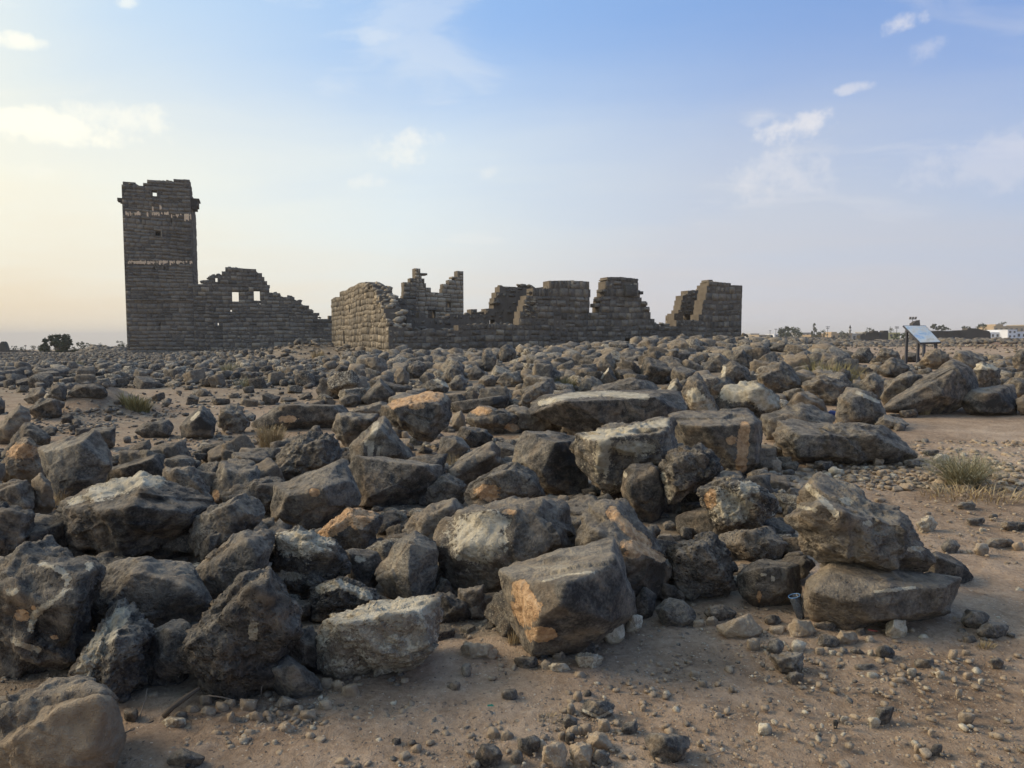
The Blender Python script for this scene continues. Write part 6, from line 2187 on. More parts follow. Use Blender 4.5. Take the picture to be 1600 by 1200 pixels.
def info_panel(corners, depths, feet, label, cat, name):
    q = [at_y(x, y, d) for (x, y), d in zip(corners, depths)]
    c = sum(q) / 4
    g = float(height(c[0], c[1]))
    root = empty(name, (c[0], c[1], g), 0, label=label, category=cat)
    off = np.array([c[0], c[1], g])
    m, n = solid([p - off for p in q], .05)
    link('panel_frame', m.mesh('panel_frame', M_STEEL), root)
    ins = [c + (p - c) * .94 + n * .006 - off for p in q]
    m, n = solid(ins, .004)
    link('printed_board', m.mesh('printed_board', M_PRINT), root)
    for (x, y, d) in feet:
        b = at_y(x, y, d)
        # leg runs from the ground up to the board's underside
        A = np.array([p - off for p in q])
        N = np.cross(A[1] - A[0], A[3] - A[0])
        bx_, by_ = b[0] - off[0], b[1] - off[1]
        z = A[0][2] - (N[0] * (bx_ - A[0][0]) + N[1] * (by_ - A[0][1])) / N[2] - .04
        gz = float(height(b[0], b[1])) - g - .15
        link('leg', MB().box(bx_ - .032, bx_ + .032, by_ - .032, by_ + .032, gz, z).mesh('leg', M_STEEL), root)
    return root


info_panel([(1411, 508.5), (1446, 508.5), (1471, 535), (1438, 536)], [21.9, 21.9, 21.2, 21.2],
           [(1416.5, 540, 21.85), (1434.5, 545, 21.55), (1443.5, 548, 21.28), (1462, 545, 21.3)],
           'tilted blue-white information panel on four grey steel legs', 'information panel', 'information_panel')
info_panel([(1045, 530.5), (1057, 531), (1054, 536.5), (1049.5, 537)], [36.3, 36.3, 35.9, 35.9], [(1050, 540, 36.05), (1053, 540, 36.1)],
           'small pale blue sign board half hidden behind the rubble below the ruins', 'information panel', 'information_panel')

# ---------------------------------------------------------------- tufts of grass and bushes
def tuft(name, px, py, w_px, h_px, n, mat, label, cat, seed, bend=.5, width=.006, spread=.5, group=None, blades=1):
    r = random.Random(seed)
    g = ground_hit(px, py)
    sc = (g - EYE) @ FW / F_PX
    wd, ht = w_px * sc, h_px * sc
    V, Fc, T = [], [], []
    for _ in range(n):
        a = r.uniform(0, 6.28)
        q = r.random() ** .6 * .5 * spread
        x0, y0 = wd * q * math.cos(a), wd * .6 * q * math.sin(a)
        out = r.uniform(.1, 1.0)
        an = a + r.gauss(0, .8)
        L_ = ht * r.uniform(.45, 1.12)
        dx, dy = math.cos(an) * out * wd * .5 * (1 - spread * .5), math.sin(an) * out * wd * .5 * (1 - spread * .5)
        tn = r.random()
        pts = []
        for s in (0, .35, .7, 1):
            pts.append((x0 + dx * s ** (1 + bend), y0 + dy * s ** (1 + bend), L_ * (s - .28 * bend * out * s * s)))
        z0 = float(height(g[0] + x0, g[1] + y0)) - float(height(g[0], g[1])) - .02
        sx, sy = -math.sin(an + r.uniform(-1, 1)), math.cos(an + r.uniform(-1, 1))
        b = len(V)
        for i, (x, y, z) in enumerate(pts):
            hw = width * (1, .9, .6, .12)[i] * r.uniform(.8, 1.2)
            V += [(x - sx * hw, y - sy * hw, z + z0), (x + sx * hw, y + sy * hw, z + z0)]
            T += [tn, tn]
        for i in range(3):
            Fc.append((b + 2 * i, b + 2 * i + 1, b + 2 * i + 3, b + 2 * i + 2))
        if blades > 1:       # side twigs
            for _k in range(blades):
                s = r.uniform(.3, .9)
                i = min(int(s * 3), 2)
                p0 = np.array(pts[i]) * (1 - (s * 3 - i)) + np.array(pts[i + 1]) * (s * 3 - i)
                d = np.array([r.gauss(0, 1), r.gauss(0, 1), r.uniform(.2, 1.4)])
                d *= L_ * r.uniform(.12, .28) / np.linalg.norm(d)
                p1 = p0 + d
                b = len(V)
                hw = width * .7
                V += [(p0[0] - hw, p0[1], p0[2] + z0), (p0[0] + hw, p0[1], p0[2] + z0), (p1[0], p1[1], p1[2] + z0)]
                T += [tn, tn, min(1, tn + .2)]
                Fc.append((b, b + 1, b + 2))
    me = make_mesh(name, V, Fc, mat, False, {'tone': T})
    return link(name, me, None, g, label=label, category=cat, group=group)


tuft('desert_bush', 1508, 758, 165, 54, 520, M_HERB, 'grey-green spiky bush on the sandy ground at the right', 'bush', 1, .75, .0035, .30, blades=4)
tuft('dry_stalks', 1520, 775, 170, 22, 260, M_STRAW, 'flattened dry stalks lying around the grey-green bush', 'dry grass', 2, .9, .004, .9)
tuft('grass_tuft', 1296, 604, 95, 40, 520, M_OLIVE, 'wide green grass among the boulders left of the information panel', 'grass tuft', 3, .4, .008, .8)
tuft('grass_tuft', 1262, 590, 50, 32, 260, M_OLIVE, 'taller green grass at the left end of the wide green grass', 'grass tuft', 4, .4, .008, .8)
tuft('grass_tuft', 881, 613, 46, 27, 420, M_OLIVE, 'round green-yellow tuft behind the overhanging slab', 'grass tuft', 5, .35, .007, .6)
tuft('dry_grass', 424, 704, 62, 44, 420, M_STRAW, 'straw coloured dry tuft left of the craggy brown rock', 'dry grass', 6, .5, .005, .5, blades=2)
tuft('grass_tuft', 212, 638, 58, 22, 360, M_OLIVE, 'olive tuft right of the soil mound', 'grass tuft', 7, .4, .009, .7)
tuft('dry_grass', 145, 768, 60, 50, 90, M_STRAW, 'tall dry grass stems before the upright slab', 'dry grass', 8, .6, .004, .8)
tuft('dry_grass', 80, 790, 60, 34, 90, M_STRAW, 'low dry grass left of the long slab boulder', 'dry grass', 9, .8, .004, .8)
tuft('dry_grass', 704, 737, 30, 36, 80, M_STRAW, 'thin dry stems before the small plain grey rock', 'dry grass', 10, .3, .004, .9)
tuft('dry_grass', 808, 718, 26, 26, 70, M_STRAW, 'thin dry stems left of the black faced block', 'dry grass', 11, .3, .004, .9)
tuft('dry_grass', 803, 1008, 26, 32, 110, M_STRAW, 'small dry tuft at the left foot of the orange patched boulder', 'dry grass', 12, .6, .002, .6)
tuft('dry_grass', 1444, 647, 26, 16, 130, M_STRAW, 'little straw tuft at the foot of the leaning column', 'dry grass', 13, .5, .004, .6)
tuft('dry_grass', 1335 + 17, 598, 22, 20, 90, M_STRAW, 'little yellow tuft between rocks left of the leaning column', 'dry grass', 14, .4, .005, .6)
tuft('grass_tuft', 360, 585, 34, 20, 160, M_HERB, 'pale grey-green tuft in the far rubble below the curtain wall', 'grass tuft', 15, .4, .014, .7)
tuft('grass_tuft', 392, 604, 50, 16, 200, M_HERB, 'low pale tuft below the other pale tuft in the far rubble', 'grass tuft', 16, .4, .012, .9)
tuft('grass_tuft', 497, 560, 24, 14, 120, M_STRAW, 'yellowish tuft on the bank before the gable side wall', 'grass tuft', 17, .4, .02, .8)
tuft('grass_tuft', 118, 577 , 26, 14, 120, M_HERB, 'grey bush among the rubble below the tower', 'grass tuft', 18, .4, .02, .7)
tuft('small_herb', 1128, 986, 20, 16, 110, M_HERB, 'tiny grey-green plant left of the large speckled buff stone', 'plant', 19, .5, .002, .7)
tuft('dry_grass', 1540, 1012, 34, 18, 140, M_STRAW, 'small straw-coloured tuft on the soil right of the long flat block', 'dry grass', 20, .6, .002, .7)
tuft('dry_grass', 858, 1125, 40, 18, 90, M_STRAW, 'little mat of dead stalks above the bottom stone pile', 'dry grass', 21, .9, .002, .9)

M_TWIG = plain('dead_twig', (0.23, 0.18, 0.13), .9, var=.2)
M_RUBBER = plain('black_rubber', (0.016, 0.016, 0.017), .55, var=.1)


def strand(name, pix, rad, mat, label, cat, lift=.0, sides=6, parent=None):
    pts = []
    for i, p in enumerate(pix):
        x, y = p[0], p[1]
        up = p[2] if len(p) > 2 else 0.0
        g = ground_hit(x, y, up + rad + lift)
        pts.append(g)
    o0 = pts[0].copy()
    m = MB().tube([p - o0 for p in pts], [rad * (1 if i < len(pts) - 1 else .6) for i in range(len(pts))], sides)
    return link(name, m.mesh(name, mat, True), None, o0, label=label, category=cat)


strand('rubber_hose', [(193, 1148), (205, 1143), (220, 1137), (236, 1131), (243, 1126)], .009, M_RUBBER, 'short piece of black rubber hose beside the tan corner boulder', 'hose')
strand('rubber_hose', [(292, 1198), (299, 1190), (308, 1180)], .008, M_RUBBER, 'black rod lying across the sunken dark stone at the bottom left', 'hose', .02)
strand('dry_branch', [(255, 1120, .02), (270, 1105, .05), (290, 1090, .08), (312, 1075, .10)], .012, M_BARK, 'thick dead branch lying under the pear shaped boulder', 'branch')
strand('twig', [(325, 1087, .06), (345, 1089, .05), (362, 1093, .03), (368, 1103, .01)], .003, M_TWIG, 'bent pale twig below the pear shaped boulder', 'twig')
strand('twig', [(915, 1050, .01), (923, 1060, .005), (933, 1070, .0)], .0025, M_TWIG, 'straight dead twig in front of the orange patched boulder', 'twig')
strand('twig', [(760, 961, .01), (770, 961, .02), (776, 966, .01), (782, 974, .0)], .003, M_TWIG, 'curved white twig left of the orange patched boulder', 'twig')
strand('twig', [(932, 982, .02), (928, 990, .015), (921, 997, .005), (917, 1004, .0)], .0025, M_TWIG, 'crooked twig under the belly of the orange patched boulder', 'twig')
strand('twig', [(1098, 1186, .005), (1110, 1180, .004), (1130, 1174, .0)], .0018, M_TWIG, 'straight thin twig right of the big dark slab', 'twig')
strand('twig', [(408, 1085, .03), (409, 1073, .06), (418, 1063, .07), (412, 1072, .03)], .0022, M_TWIG, 'looped dead stem beside the flat slate grey rock', 'twig')
strand('twig', [(150, 858, .05), (165, 872, .03), (181, 884, .0)], .0025, M_TWIG, 'long dry stem in the gap below the long slab boulder', 'twig')
strand('twig', [(217, 1128, .0), (221, 1112, .03), (228, 1090, .05), (230, 1075, .08)], .0022, M_TWIG, 'upright dead stem in the hollow by the rubber hose', 'twig')
strand('plastic_strip', [(1356, 984, .01), (1362, 985, .01), (1371, 986.5, .01)], .006, plain('red_plastic', (0.42, 0.10, 0.07), .4, var=.05), 'thin strip of red plastic among the stones before the long flat block', 'litter')
strand('stick', [(1416.5, 976, .0), (1416.5, 971, .03), (1416.5, 966, .06)], .006, M_TWIG, 'short pale peg standing behind the oval cream stone', 'stick')

# green glass chip
g = ground_hit(766, 1110)
M_GLASS = principled('green_glass', lambda k, p: (setattr(p.inputs['Base Color'], 'default_value', (0.03, 0.22, 0.14, 1)), setattr(p.inputs['Roughness'], 'default_value', .15),
                                                  setattr(p.inputs['Transmission Weight'], 'default_value', .35)))
m = MB()
sh = [(-.014, -.008), (.004, -.012), (.016, .002), (.008, .010), (-.012, .007)]
m.prism([(x, y, 0) for x, y in sh], [(x, y + .004, .010 + .5 * y) for x, y in sh])
link('glass_shard', m.mesh('glass_shard', M_GLASS), None, (g[0], g[1], g[2] + .006), label='small green glass shard on the open soil', category='glass shard')

# plastic cup wedged in the gap
M_CLEAR = principled('clear_plastic', lambda k, p: (setattr(p.inputs['Base Color'], 'default_value', (0.45, 0.50, 0.56, 1)), setattr(p.inputs['Roughness'], 'default_value', .12),
                                                    setattr(p.inputs['Transmission Weight'], 'default_value', .92), setattr(p.inputs['IOR'], 'default_value', 1.2), setattr(p.inputs['Specular IOR Level'], 'default_value', .7)))
M_BLUE = plain('pale_blue_plastic', (0.12, 0.26, 0.48), .3, var=.05)
gb = ground_hit(1252, 968)
Dk = (gb - EYE) @ FW
top_ = EYE + ray(1241, 931) * Dk
cup = empty('plastic_cup', gb, 0, label='clear plastic cup with a blue rim wedged left of the long flat block', category='cup')
ax = Vector(top_ - gb)
hgt = ax.length
rotq = ax.to_track_quat('Z', 'Y').to_euler()
o = link('cup_wall', MB().lathe([(.0, .004), (.019, .004), (.022, .008), (.026, hgt * .5), (.032, hgt), (.030, hgt), (.0245, hgt * .5), (.0205, .011), (.0, .009)], 20).mesh('cup_wall', M_CLEAR, True), cup)
o.rotation_euler = rotq
o = link('rim', MB().lathe([(.0323, hgt - .003), (.0335, hgt), (.0330, hgt + .002), (.0308, hgt + .002), (.0312, hgt - .003), (.0323, hgt - .003)], 20).mesh('rim', M_BLUE, True), cup)
o.rotation_euler = rotq
g = ground_hit(1422 - 120, 640)
gb = ground_hit(1300, 653)
bag = MB()
V, Fc = ico(3)
Vb = V * np.array([.11, .07, .06]) * (1 + .35 * fbm(V * 3.0, 3, 5))[:, None]
link('plastic_bag', make_mesh('plastic_bag', Vb, Fc, plain('dark_blue_plastic', (0.03, 0.045, 0.16), .4, var=.1), True), None, gb + np.array([0, 0, .06]),
     label='crumpled dark blue plastic bag stuck between the basalt beam and the plump boulder', category='litter')

# ---------------------------------------------------------------- trees and far shrubs
def leafy(name, px, base_y, top_y, w_px, D, label, cat, seed, n=900, leaf=None, shape='round', group=None, trunk=True):
    r = random.Random(seed)
    w_px, top_y = w_px * 1.15, top_y - 1.2
    B0 = at_y(px, base_y, D)
    T0 = at_y(px, top_y, D)
    ht = T0[2] - B0[2]
    wd = w_px / F_PX * D
    root = empty(name, B0, 0, label=label, category=cat, group=group)
    lf = leaf or 0.11 * max(wd, ht)
    n = int(n * 1.7)

    if trunk:
        m = MB()
        m.tube([(0, 0, -.4), (0.02 * wd, 0, ht * .25), (-.01 * wd, 0, ht * .55)], [ht * .035, ht * .026, ht * .012], 6)
        for _ in range(5):
            a = r.uniform(0, 6.28)
            m.tube([(0.01 * wd, 0, ht * r.uniform(.2, .4)), (wd * .18 * math.cos(a), wd * .18 * math.sin(a), ht * .55), (wd * .3 * math.cos(a), wd * .3 * math.sin(a), ht * .75)], [ht * .014, ht * .009, ht * .004], 5)
        link('trunk', m.mesh('trunk', M_BARK), root)
    V, Fc, T = [], [], []
    cl = []
    nc = 22 if shape != 'cone' else 30
    for _ in range(nc):
        z = r.uniform(.12, .95) if shape != 'cone' else r.random() ** 1.2 * .97 + .03
        if shape == 'cone':
            rr_ = .5 * (1 - z) ** .8 + .03
        else:
            rr_ = .46 * math.sqrt(max(.05, 1 - ((z - .42) / .62) ** 2))
        a = r.uniform(0, 6.28)
        q = r.uniform(.35, 1.0)
        cl.append((rr_ * q * math.cos(a) * wd, rr_ * q * math.sin(a) * wd, z * ht, r.uniform(.10, .20) * min(wd, ht) * (1 if shape != 'cone' else .6 + .5 * (1 - z)), r.random()))
    for _ in range(n):
        c = r.choice(cl)
        v = np.array([r.gauss(0, 1), r.gauss(0, 1), r.gauss(0, .8)])
        v *= c[3] * r.random() ** .4 / np.linalg.norm(v)
        P = np.array(c[:3]) + v
        d1 = np.array([r.gauss(0, 1), r.gauss(0, 1), r.gauss(0, 1)])
        d1 *= lf * r.uniform(.5, 1.1) / np.linalg.norm(d1)
        d2 = np.cross(d1, [r.gauss(0, 1), r.gauss(0, 1), r.gauss(0, 1)])
        d2 *= lf * .45 / (np.linalg.norm(d2) + 1e-6)
        b = len(V)
        V += [P - d1 * .5, P + d2 * .5, P + d1 * .5, P - d2 * .5]
        t = min(1, max(0, c[4] * .6 + r.uniform(0, .4)))
        T += [t] * 4
        Fc.append((b, b + 1, b + 2, b + 3))
    link('crown', make_mesh('crown', V, Fc, M_LEAF, False, {'tone': T}), root)
    return root


GT = 'shrubs and trees far left'
leafy('tree', 92, 556, 526, 44, 95, 'green bushy tree far left of the tower', 'tree', 1, 1500)
leafy('tree', 87, 550, 524, 16, 97, 'narrow top of a taller tree behind the green bushy tree', 'tree', 11, 500)
leafy('shrub', 126, 551, 536, 17, 100, 'thin grey-green shrub right of the green bushy tree', 'shrub', 2, 420)
leafy('shrub', 138, 548, 537, 10, 104, 'small thin shrub second right of the green bushy tree', 'shrub', 3, 220)
leafy('shrub', 190, 548, 534, 17, 85, 'shrub close to the left corner of the tower', 'shrub', 4, 420)
leafy('shrub', 52, 552, 541, 9, 110, 'small rounded shrub second left of the green bushy tree', 'shrub', 5, 220)
leafy('shrub', 62, 550, 541, 6, 110, 'tiny shrub right next to the dark stump left of the green bushy tree', 'shrub', 6, 160)
leafy('shrub', 22, 550, 542, 13, 110, 'low shrub right of the dark wedge of ruin at the left edge', 'shrub', 7, 220)
leafy('shrub', 74, 552, 541, 12, 101, 'rounded shrub touching the left foot of the green bushy tree', 'shrub', 31, 300)
leafy('shrub', 112, 552, 538, 15, 99, 'bushy shrub touching the right foot of the green bushy tree', 'shrub', 32, 400)
leafy('shrub', 36, 552, 543, 12, 108, 'low wide shrub below the far left utility pole', 'shrub', 33, 240)
leafy('shrub', 158, 546, 538, 12, 92, 'sparse shrub over the dark stone heap left of the tower', 'shrub', 34, 200)
leafy('tree', 1318, 534, 519, 15, 250, 'dark tree before the sand coloured house under the minaret', 'tree', 35, 400)
leafy('tree', 1360, 530, 514, 17, 230, 'dark spreading tree over the dark broken house ruins', 'tree', 36, 400)
leafy('tree', 1283, 530, 517, 15, 262, 'dark tree at the right foot of the pointed conifer', 'tree', 37, 400)
leafy('tree', 1229, 536, 512, 28, 260, 'dark rounded tree right of the ruins among the town', 'tree', 8, 1100)
leafy('tree', 1244, 536, 515, 20, 262, 'dark tree touching the right side of the rounded town tree', 'tree', 9, 600)
leafy('tree', 1252, 536, 521, 14, 258, 'low dark tree right of the two rounded town trees', 'tree', 10, 400)
leafy('cypress_tree', 1272, 526, 506, 9, 300, 'pointed conifer standing up from the town roofs', 'tree', 12, 420, shape='cone')
leafy('tree', 1465, 517, 508, 22, 240, 'flat dark tree right behind the information panel', 'tree', 13, 600)
leafy('tree', 1477, 517, 511, 14, 240, 'small dark tree right of the flat dark tree behind the panel', 'tree', 14, 300)
leafy('tree', 1533, 524, 507, 15, 200, 'upright dark tree left of the beige town house', 'tree', 15, 500)
leafy('tree', 1510, 518, 511, 18, 230, 'low pale-green tree above the dark long ruin wall', 'tree', 16, 300)
leafy('tree', 1405, 533, 523, 20, 180, 'dark bush before the yellow town house', 'tree', 17, 420)
leafy('tree', 1417, 536, 517, 16, 170, 'dark leaning tree just left of the information panel', 'tree', 18, 500)
leafy('tree', 1566, 508, 504, 12, 330, 'tiny tree on the roof line of the beige town house', 'tree', 19, 160)
leafy('tree', 1392, 520, 511, 7, 250, 'narrow dark tree above the yellow town house', 'tree', 20, 200)

# ---------------------------------------------------------------- far ruins, town, poles
M_FARSTONE = plain('far_basalt', (0.075, 0.068, 0.060), .95, var=.25, scale=.5, spec=.1)
M_BEIGE = plain('beige_render', (0.36, 0.29, 0.20), .9, var=.12, scale=.3, spec=.1)
M_SAND = plain('sand_render', (0.40, 0.30, 0.19), .9, var=.12, scale=.3, spec=.1)
M_WHITE = plain('white_render', (0.66, 0.68, 0.72), .85, var=.06, scale=.3, spec=.1)
M_GREYR = plain('grey_render', (0.34, 0.33, 0.31), .9, var=.1, scale=.3, spec=.1)
M_YELLOW = plain('yellow_render', (0.50, 0.45, 0.22), .9, var=.1, scale=.3, spec=.1)
M_DARKWIN = plain('dark_window', (0.03, 0.033, 0.04), .3, var=.05)
M_POLE = plain('pole_wood', (0.13, 0.12, 0.11), .8, var=.1)


def pixbox(x0, x1, y0, y1, D, deep):
    a, b = at_y(x0, y0, D), at_y(x1, y1, D)
    return a[0], b[0], D, D + deep, b[2], a[2]


def town_house(x0, x1, y0, y1, D, mat, label, wins=3, rows=1, cat='house', top=None, deep=12):
    X0, X1, Y0, Y1, Z0, Z1 = pixbox(x0, x1, y0, y1, D, deep)
    Z0 -= 2
    root = empty('town_house', ((X0 + X1) / 2, D, Z0), 0, label=label, category=cat)
    w_, h_ = X1 - X0, Z1 - Z0
    link('wall', MB().box(-w_ / 2, w_ / 2, 0, deep, 0, h_ - .35).mesh('wall', mat), root)
    link('roof_parapet', MB().box(-w_ / 2 - .12, w_ / 2 + .12, -.12, deep + .12, h_ - .35, h_).mesh('roof_parapet', mat), root)
    vis = Z1 - at_y(x0, y1, D)[2]
    for rw in range(rows):
        for k in range(wins):
            u = -w_ / 2 + w_ * (k + .5) / wins
            zc = h_ - vis * (rw + .55) / rows
            ww, wh = min(.45 * w_ / wins, 1.3) / 2, min(.42 * vis / rows, 1.4) / 2
            f = link('window', MB().box(u - ww - .1, u + ww + .1, -.06, .02, zc - wh - .1, zc + wh + .1).mesh('window', mat), root)
            link('pane', MB().box(u - ww, u + ww, -.075, -.058, zc - wh, zc + wh).mesh('pane', M_DARKWIN), f)
    if top:
        a, b, zt_ = top
        xa, xb = at_y(a, y0, D)[0] - root.location[0], at_y(b, y0, D)[0] - root.location[0]
        link('roof_room', MB().box(xa, xb, 2, deep - 2, h_, at_y(a, zt_, D)[2] - Z0).mesh('roof_room', mat), root)
    return root


town_house(1173, 1186, 521, 529, 330, M_GREYR, 'grey low house first right of the ruins in the town', 2)
town_house(1186, 1206, 523, 529, 300, M_BEIGE, 'low beige house between the grey house and the dark rounded trees', 3)
town_house(1253, 1271, 519.5, 526, 320, M_GREYR, 'pale flat-roofed house left of the pointed conifer', 3)
town_house(1271, 1297, 523, 527.5, 300, M_SAND, 'low sand coloured house right of the pointed conifer', 3)
town_house(1299, 1331, 520.5, 531, 290, M_SAND, 'sand coloured house under the small minaret', 4, top=(1303, 1311, 518.5))
town_house(1331, 1347, 521, 532, 310, M_GREYR, 'grey house right of the sand coloured house', 2)
town_house(1388, 1406, 519.5, 528, 260, M_YELLOW, 'pale yellow house left behind the information panel', 2)
town_house(1448, 1500, 516.5, 521, 280, M_GREYR, 'long pale roof behind the dark long ruin wall', 5)
town_house(1553, 1600, 509.5, 520, 330, M_SAND, 'beige house with parapet at the right edge of the town', 6, top=(1560, 1572, 506.5))
town_house(1600, 1640, 507.5, 520, 335, M_BEIGE, 'beige house cut by the right edge', 5)
town_house(1548, 1576, 519, 528.5, 230, M_WHITE, 'long low white house right of the dark ruin wall', 4)
town_house(1575, 1588, 515, 528.5, 226, M_WHITE, 'white cube house next to the long low white house', 2, 2)
town_house(1588, 1612, 518, 528.5, 232, M_WHITE, 'white house at the right edge beside the white cube house', 3)
town_house(1356, 1372, 518.5, 524, 330, M_GREYR, 'distant grey house above the dark ruin blocks', 2)
town_house(1210, 1216, 522, 527, 340, M_WHITE, 'tiny white house left of the dark rounded trees', 1)

# minaret
X = at_y(1328, 521, 300)
mn = empty('minaret', X, 0, label='small minaret with a dark pointed cap over the sand coloured house', category='minaret')
s = 300 / F_PX
link('shaft', MB().lathe([(0, -2), (1.5 * s, -2), (1.5 * s, 4 * s), (2.4 * s, 4.6 * s), (2.4 * s, 5.4 * s), (1.4 * s, 5.4 * s), (1.4 * s, 8.5 * s), (0, 8.5 * s)], 12).mesh('shaft', M_GREYR, True), mn)
link('cap', MB().lathe([(1.8 * s, 8.5 * s), (1.7 * s, 9.3 * s), (.8 * s, 11.5 * s), (.25 * s, 13.2 * s), (0, 13.8 * s)], 12).mesh('cap', M_FARSTONE, True), mn)


def pole(px, y0, y1, D, label, arms=((0.1, 2.6),), cat='utility pole', name='utility_pole'):
    b, t = at_y(px, y1, D), at_y(px, y0, D)
    r_ = empty(name, b, 0, label=label, category=cat)
    h_ = t[2] - b[2]
    w_ = .45 / F_PX * D
    link('post', MB().tube([(0, 0, -1), (0, 0, h_)], [w_, w_ * .7], 6).mesh('post', M_POLE), r_)
    for f, l in arms:
        l = l / F_PX * D
        link('cross_arm', MB().box(-l, l, -.12, .12, h_ * (1 - f) - .12, h_ * (1 - f) + .12).mesh('cross_arm', M_POLE), r_)
    return r_


pole(1293, 509.5, 524, 280, 'utility pole with a cross arm right of the pointed conifer', ((.08, 3.2), (.25, 2.2)))
pole(1212, 513.5, 528, 300, 'thin utility pole left of the dark rounded trees', ((.06, 2.2),))
pole(1203, 516, 528, 330, 'fainter utility pole left of the thin utility pole', ((.06, 1.8),))
pole(1401, 510, 523, 250, 'utility pole left behind the information panel', ((.06, 3.0), (.2, 3.0)))
pole(40, 539, 550, 150, 'utility pole at the far left behind the ruins', ((.12, 1.2),))
pole(1463.6, 516, 531, 120, 'thin white marker post right behind the information panel', (), 'post', 'marker_post')
lp_ = pole(1425.5, 498.5, 510, 160, 'floodlight mast with three lamps above the information panel', (), 'light mast', 'light_mast')
h_ = at_y(1425.5, 498.5, 160)[2] - at_y(1425.5, 510, 160)[2]
link('cross_arm', MB().box(-.75, .75, -.05, .05, h_ - .1, h_).mesh('cross_arm', M_POLE), lp_)
for k in (-1, 0, 1):
    link('floodlight', MB().prism([(k * .62 - .2, -.15, h_ - .05), (k * .62 + .2, -.15, h_ - .05), (k * .62 + .2, .15, h_ - .05), (k * .62 - .2, .15, h_ - .05)],
                                   [(k * .62 - .12, -.3, h_ + .5), (k * .62 + .2, -.3, h_ + .5), (k * .62 + .2, .0, h_ + .5), (k * .62 - .12, .0, h_ + .5)]).mesh('floodlight', M_POLE), lp_)


def far_ruin(outline, base_y, D, deep, label, name='ruin_block', wins=(), cat='ruin'):
    """a weathered block of far masonry: outline of its top in the picture, walls down to the ground"""
    pts = [at_y(x, y, D) for x, y in outline]
    b = at_y(outline[0][0], base_y, D)
    o0 = np.array([pts[0][0], D, b[2] - 1.5])
    root = empty(name, o0, 0, label=label, category=cat)
    deep = min(deep, .8 if outline[0][0] < 130 else 1.3)
    loop = [(p[0] - o0[0], 0, p[2] - o0[2]) for p in pts] + [(pts[-1][0] - o0[0], 0, 0), (0, 0, 0)]
    m = MB()
    m.prism(loop, [(x, deep, z) for x, y, z in loop])
    link('wall', m.mesh('wall', M_FARSTONE), root)
    for (x0, x1, y0, y1) in wins:
        a, c = at_y(x0, y0, D), at_y(x1, y1, D)
        link('opening', MB().box(a[0] - o0[0], c[0] - o0[0], -.03, .3, c[2] - o0[2], a[2] - o0[2]).mesh('opening', M_DARKWIN), root)
    return root


far_ruin([(-6, 545), (1, 535), (3, 533.5), (5, 534.5), (7, 538), (10, 548)], 556, 105, 4, 'dark pointed wedge of ruin at the left edge')
far_ruin([(66.5, 540.5), (69, 539.8), (73, 540.2), (73, 552)], 556, 108, 3, 'small dark stump of wall left of the green bushy tree')
far_ruin([(10, 548), (18, 546.5), (30, 548), (42, 547.5), (58, 549.5), (76, 548.5), (92, 549), (104, 547.5), (121, 546), (122, 552)], 562, 100, 3, 'long low dark wall across the far left')
far_ruin([(1344, 524), (1350, 521), (1352, 524), (1354, 519), (1364, 519.5), (1364, 517), (1372, 517), (1373, 520), (1380, 518.5), (1381, 516.5), (1388, 516.5), (1388, 534)], 538, 120, 4, 'dark broken house ruins right of the grey town house', wins=((1374, 1377, 520, 527),))
far_ruin([(1426.5, 505), (1429, 504), (1431, 501.8), (1435, 501), (1437.2, 500), (1438, 512)], 530, 150, 4, 'small ruined tower rising behind the information panel')
far_ruin([(1448, 520), (1456, 518), (1470, 517), (1484, 518), (1497, 516), (1511, 516), (1513, 512.5), (1522, 513), (1530, 514.5), (1546, 517.5), (1548, 521), (1548, 531)], 537, 112, 4, 'long dark ruin wall with one opening right of the information panel', wins=((1488.5, 1493, 524.5, 529),))
far_ruin([(1252, 528), (1266, 526), (1280, 527), (1296, 528), (1299, 527), (1316, 529), (1330, 530), (1344, 529), (1345, 536)], 541, 90, 4, 'low dark wall of rubble in front of the town houses')
far_ruin([(1186, 528), (1200, 527), (1226, 528), (1245, 527.5), (1246, 535)], 541, 85, 4, 'low dark wall directly right of the ruins')

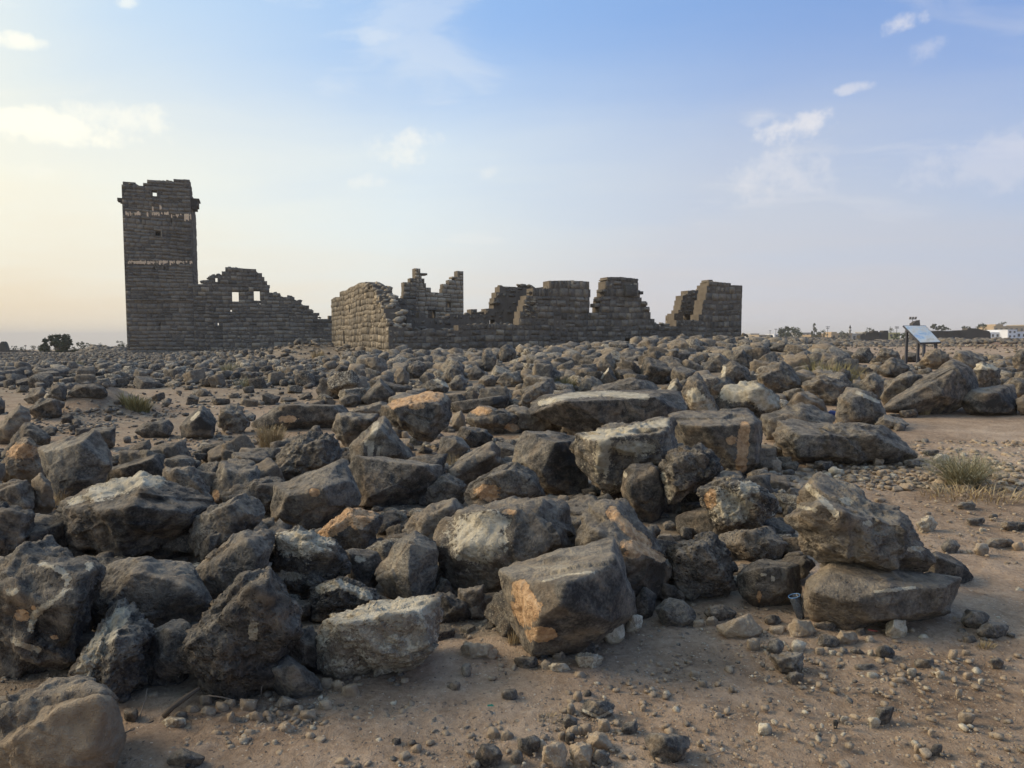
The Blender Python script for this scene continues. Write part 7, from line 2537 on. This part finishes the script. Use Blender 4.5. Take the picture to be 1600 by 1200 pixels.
# heaps of small dark stones far off: too many to count
def far_heap(outline, D0, n, smin, smax, seed, label):
    r = random.Random(seed)
    x0, x1 = outline[0][0], outline[-1][0]
    hv, hf, at, nv = [], [], {'tone': [], 'lichen': [], 'ochre': [], 'tan': [], 'pit': []}, 0
    for _ in range(n):
        px = r.uniform(x0, x1)
        f = r.random()
        ty = np.interp(px, [p[0] for p in outline], [p[1] for p in outline])
        by = np.interp(px, [p[0] for p in outline], [p[2] for p in outline])
        py = ty + (by - ty) * f + 1
        P = at_y(px, py, D0 * (1.0 - .14 * f))
        s = r.uniform(smin, smax)
        p = r.choice(PROTOS)
        V, Fc = p.lod[1]
        Rm = np.array(Matrix.Rotation(r.uniform(0, 6.28), 3, 'Z') @ Matrix.Rotation(r.uniform(-.8, .8), 3, 'X'))
        Wv = (V * s) @ Rm.T + P
        hv.append(Wv)
        hf.append(Fc + nv)
        nv += len(Wv)
        for kk, v in (('tone', p.tone * .8), ('lichen', p.lich * .5), ('ochre', 0), ('tan', p.tan * .3), ('pit', 0)):
            at[kk].append(np.full(len(Wv), v))
    link('stone_heap', make_mesh('stone_heap', np.concatenate(hv), np.concatenate(hf), M_ROCK, True, {k: np.concatenate(v) for k, v in at.items()}), kind='stuff', label=label, category='rubble')


far_heap([(120, 550, 560), (132, 546, 562), (146, 540.5, 562), (152, 539.5, 562), (160, 541, 562), (175, 541, 561), (186, 542, 560), (198, 545, 559)], 78, 620, .35, .9, 1, 'dark heap of small stones left of the tower')
far_heap([(0, 549, 561), (30, 549, 560), (80, 550, 560), (120, 551, 560)], 85, 420, .2, .5, 2, 'line of dark stones before the far left shrubs')
far_heap([(1166, 529, 541), (1200, 528, 541), (1260, 527, 543), (1330, 529, 545), (1350, 531, 541)], 78, 900, .3, .85, 3, 'wide heap of small dark stones between the ruins and the town')
far_heap([(1345, 533, 542), (1375, 531, 543), (1410, 532, 543), (1440, 534, 541)], 70, 300, .3, .9, 4, 'dark stones behind the information panel')
far_heap([(1440, 531, 540), (1480, 529, 537), (1520, 529, 534), (1550, 528, 533), (1600, 530, 535)], 92, 220, .3, 1.1, 5, 'dark stones along the red earth bank')
far_heap([(448, 541, 548), (470, 538.5, 548), (500, 538.5, 549), (518, 541, 551)], 52, 260, .15, .4, 6, 'fine stones crowning the bank before the gable side wall')
far_heap([(200, 553, 560), (260, 551, 560), (330, 548, 560), (400, 545, 557), (450, 541, 552)], 56, 500, .15, .45, 7, 'fine stones piled along the foot of the tower')

# ---------------------------------------------------------------- thin dusty air
m_h = bpy.data.materials.new('dusty_air')
m_h.use_nodes = True
m_h.node_tree.nodes.clear()
vo = m_h.node_tree.nodes.new('ShaderNodeVolumePrincipled')
vo.inputs['Density'].default_value = 0.00045
vo.inputs['Color'].default_value = (1.0, 0.95, 0.88, 1)
ho = m_h.node_tree.nodes.new('ShaderNodeOutputMaterial')
m_h.node_tree.links.new(vo.outputs[0], ho.inputs['Volume'])
hb = MB().box(-3600, 3600, -420, 3600, -60, 30)
link('haze', hb.mesh('haze', m_h), kind='stuff')
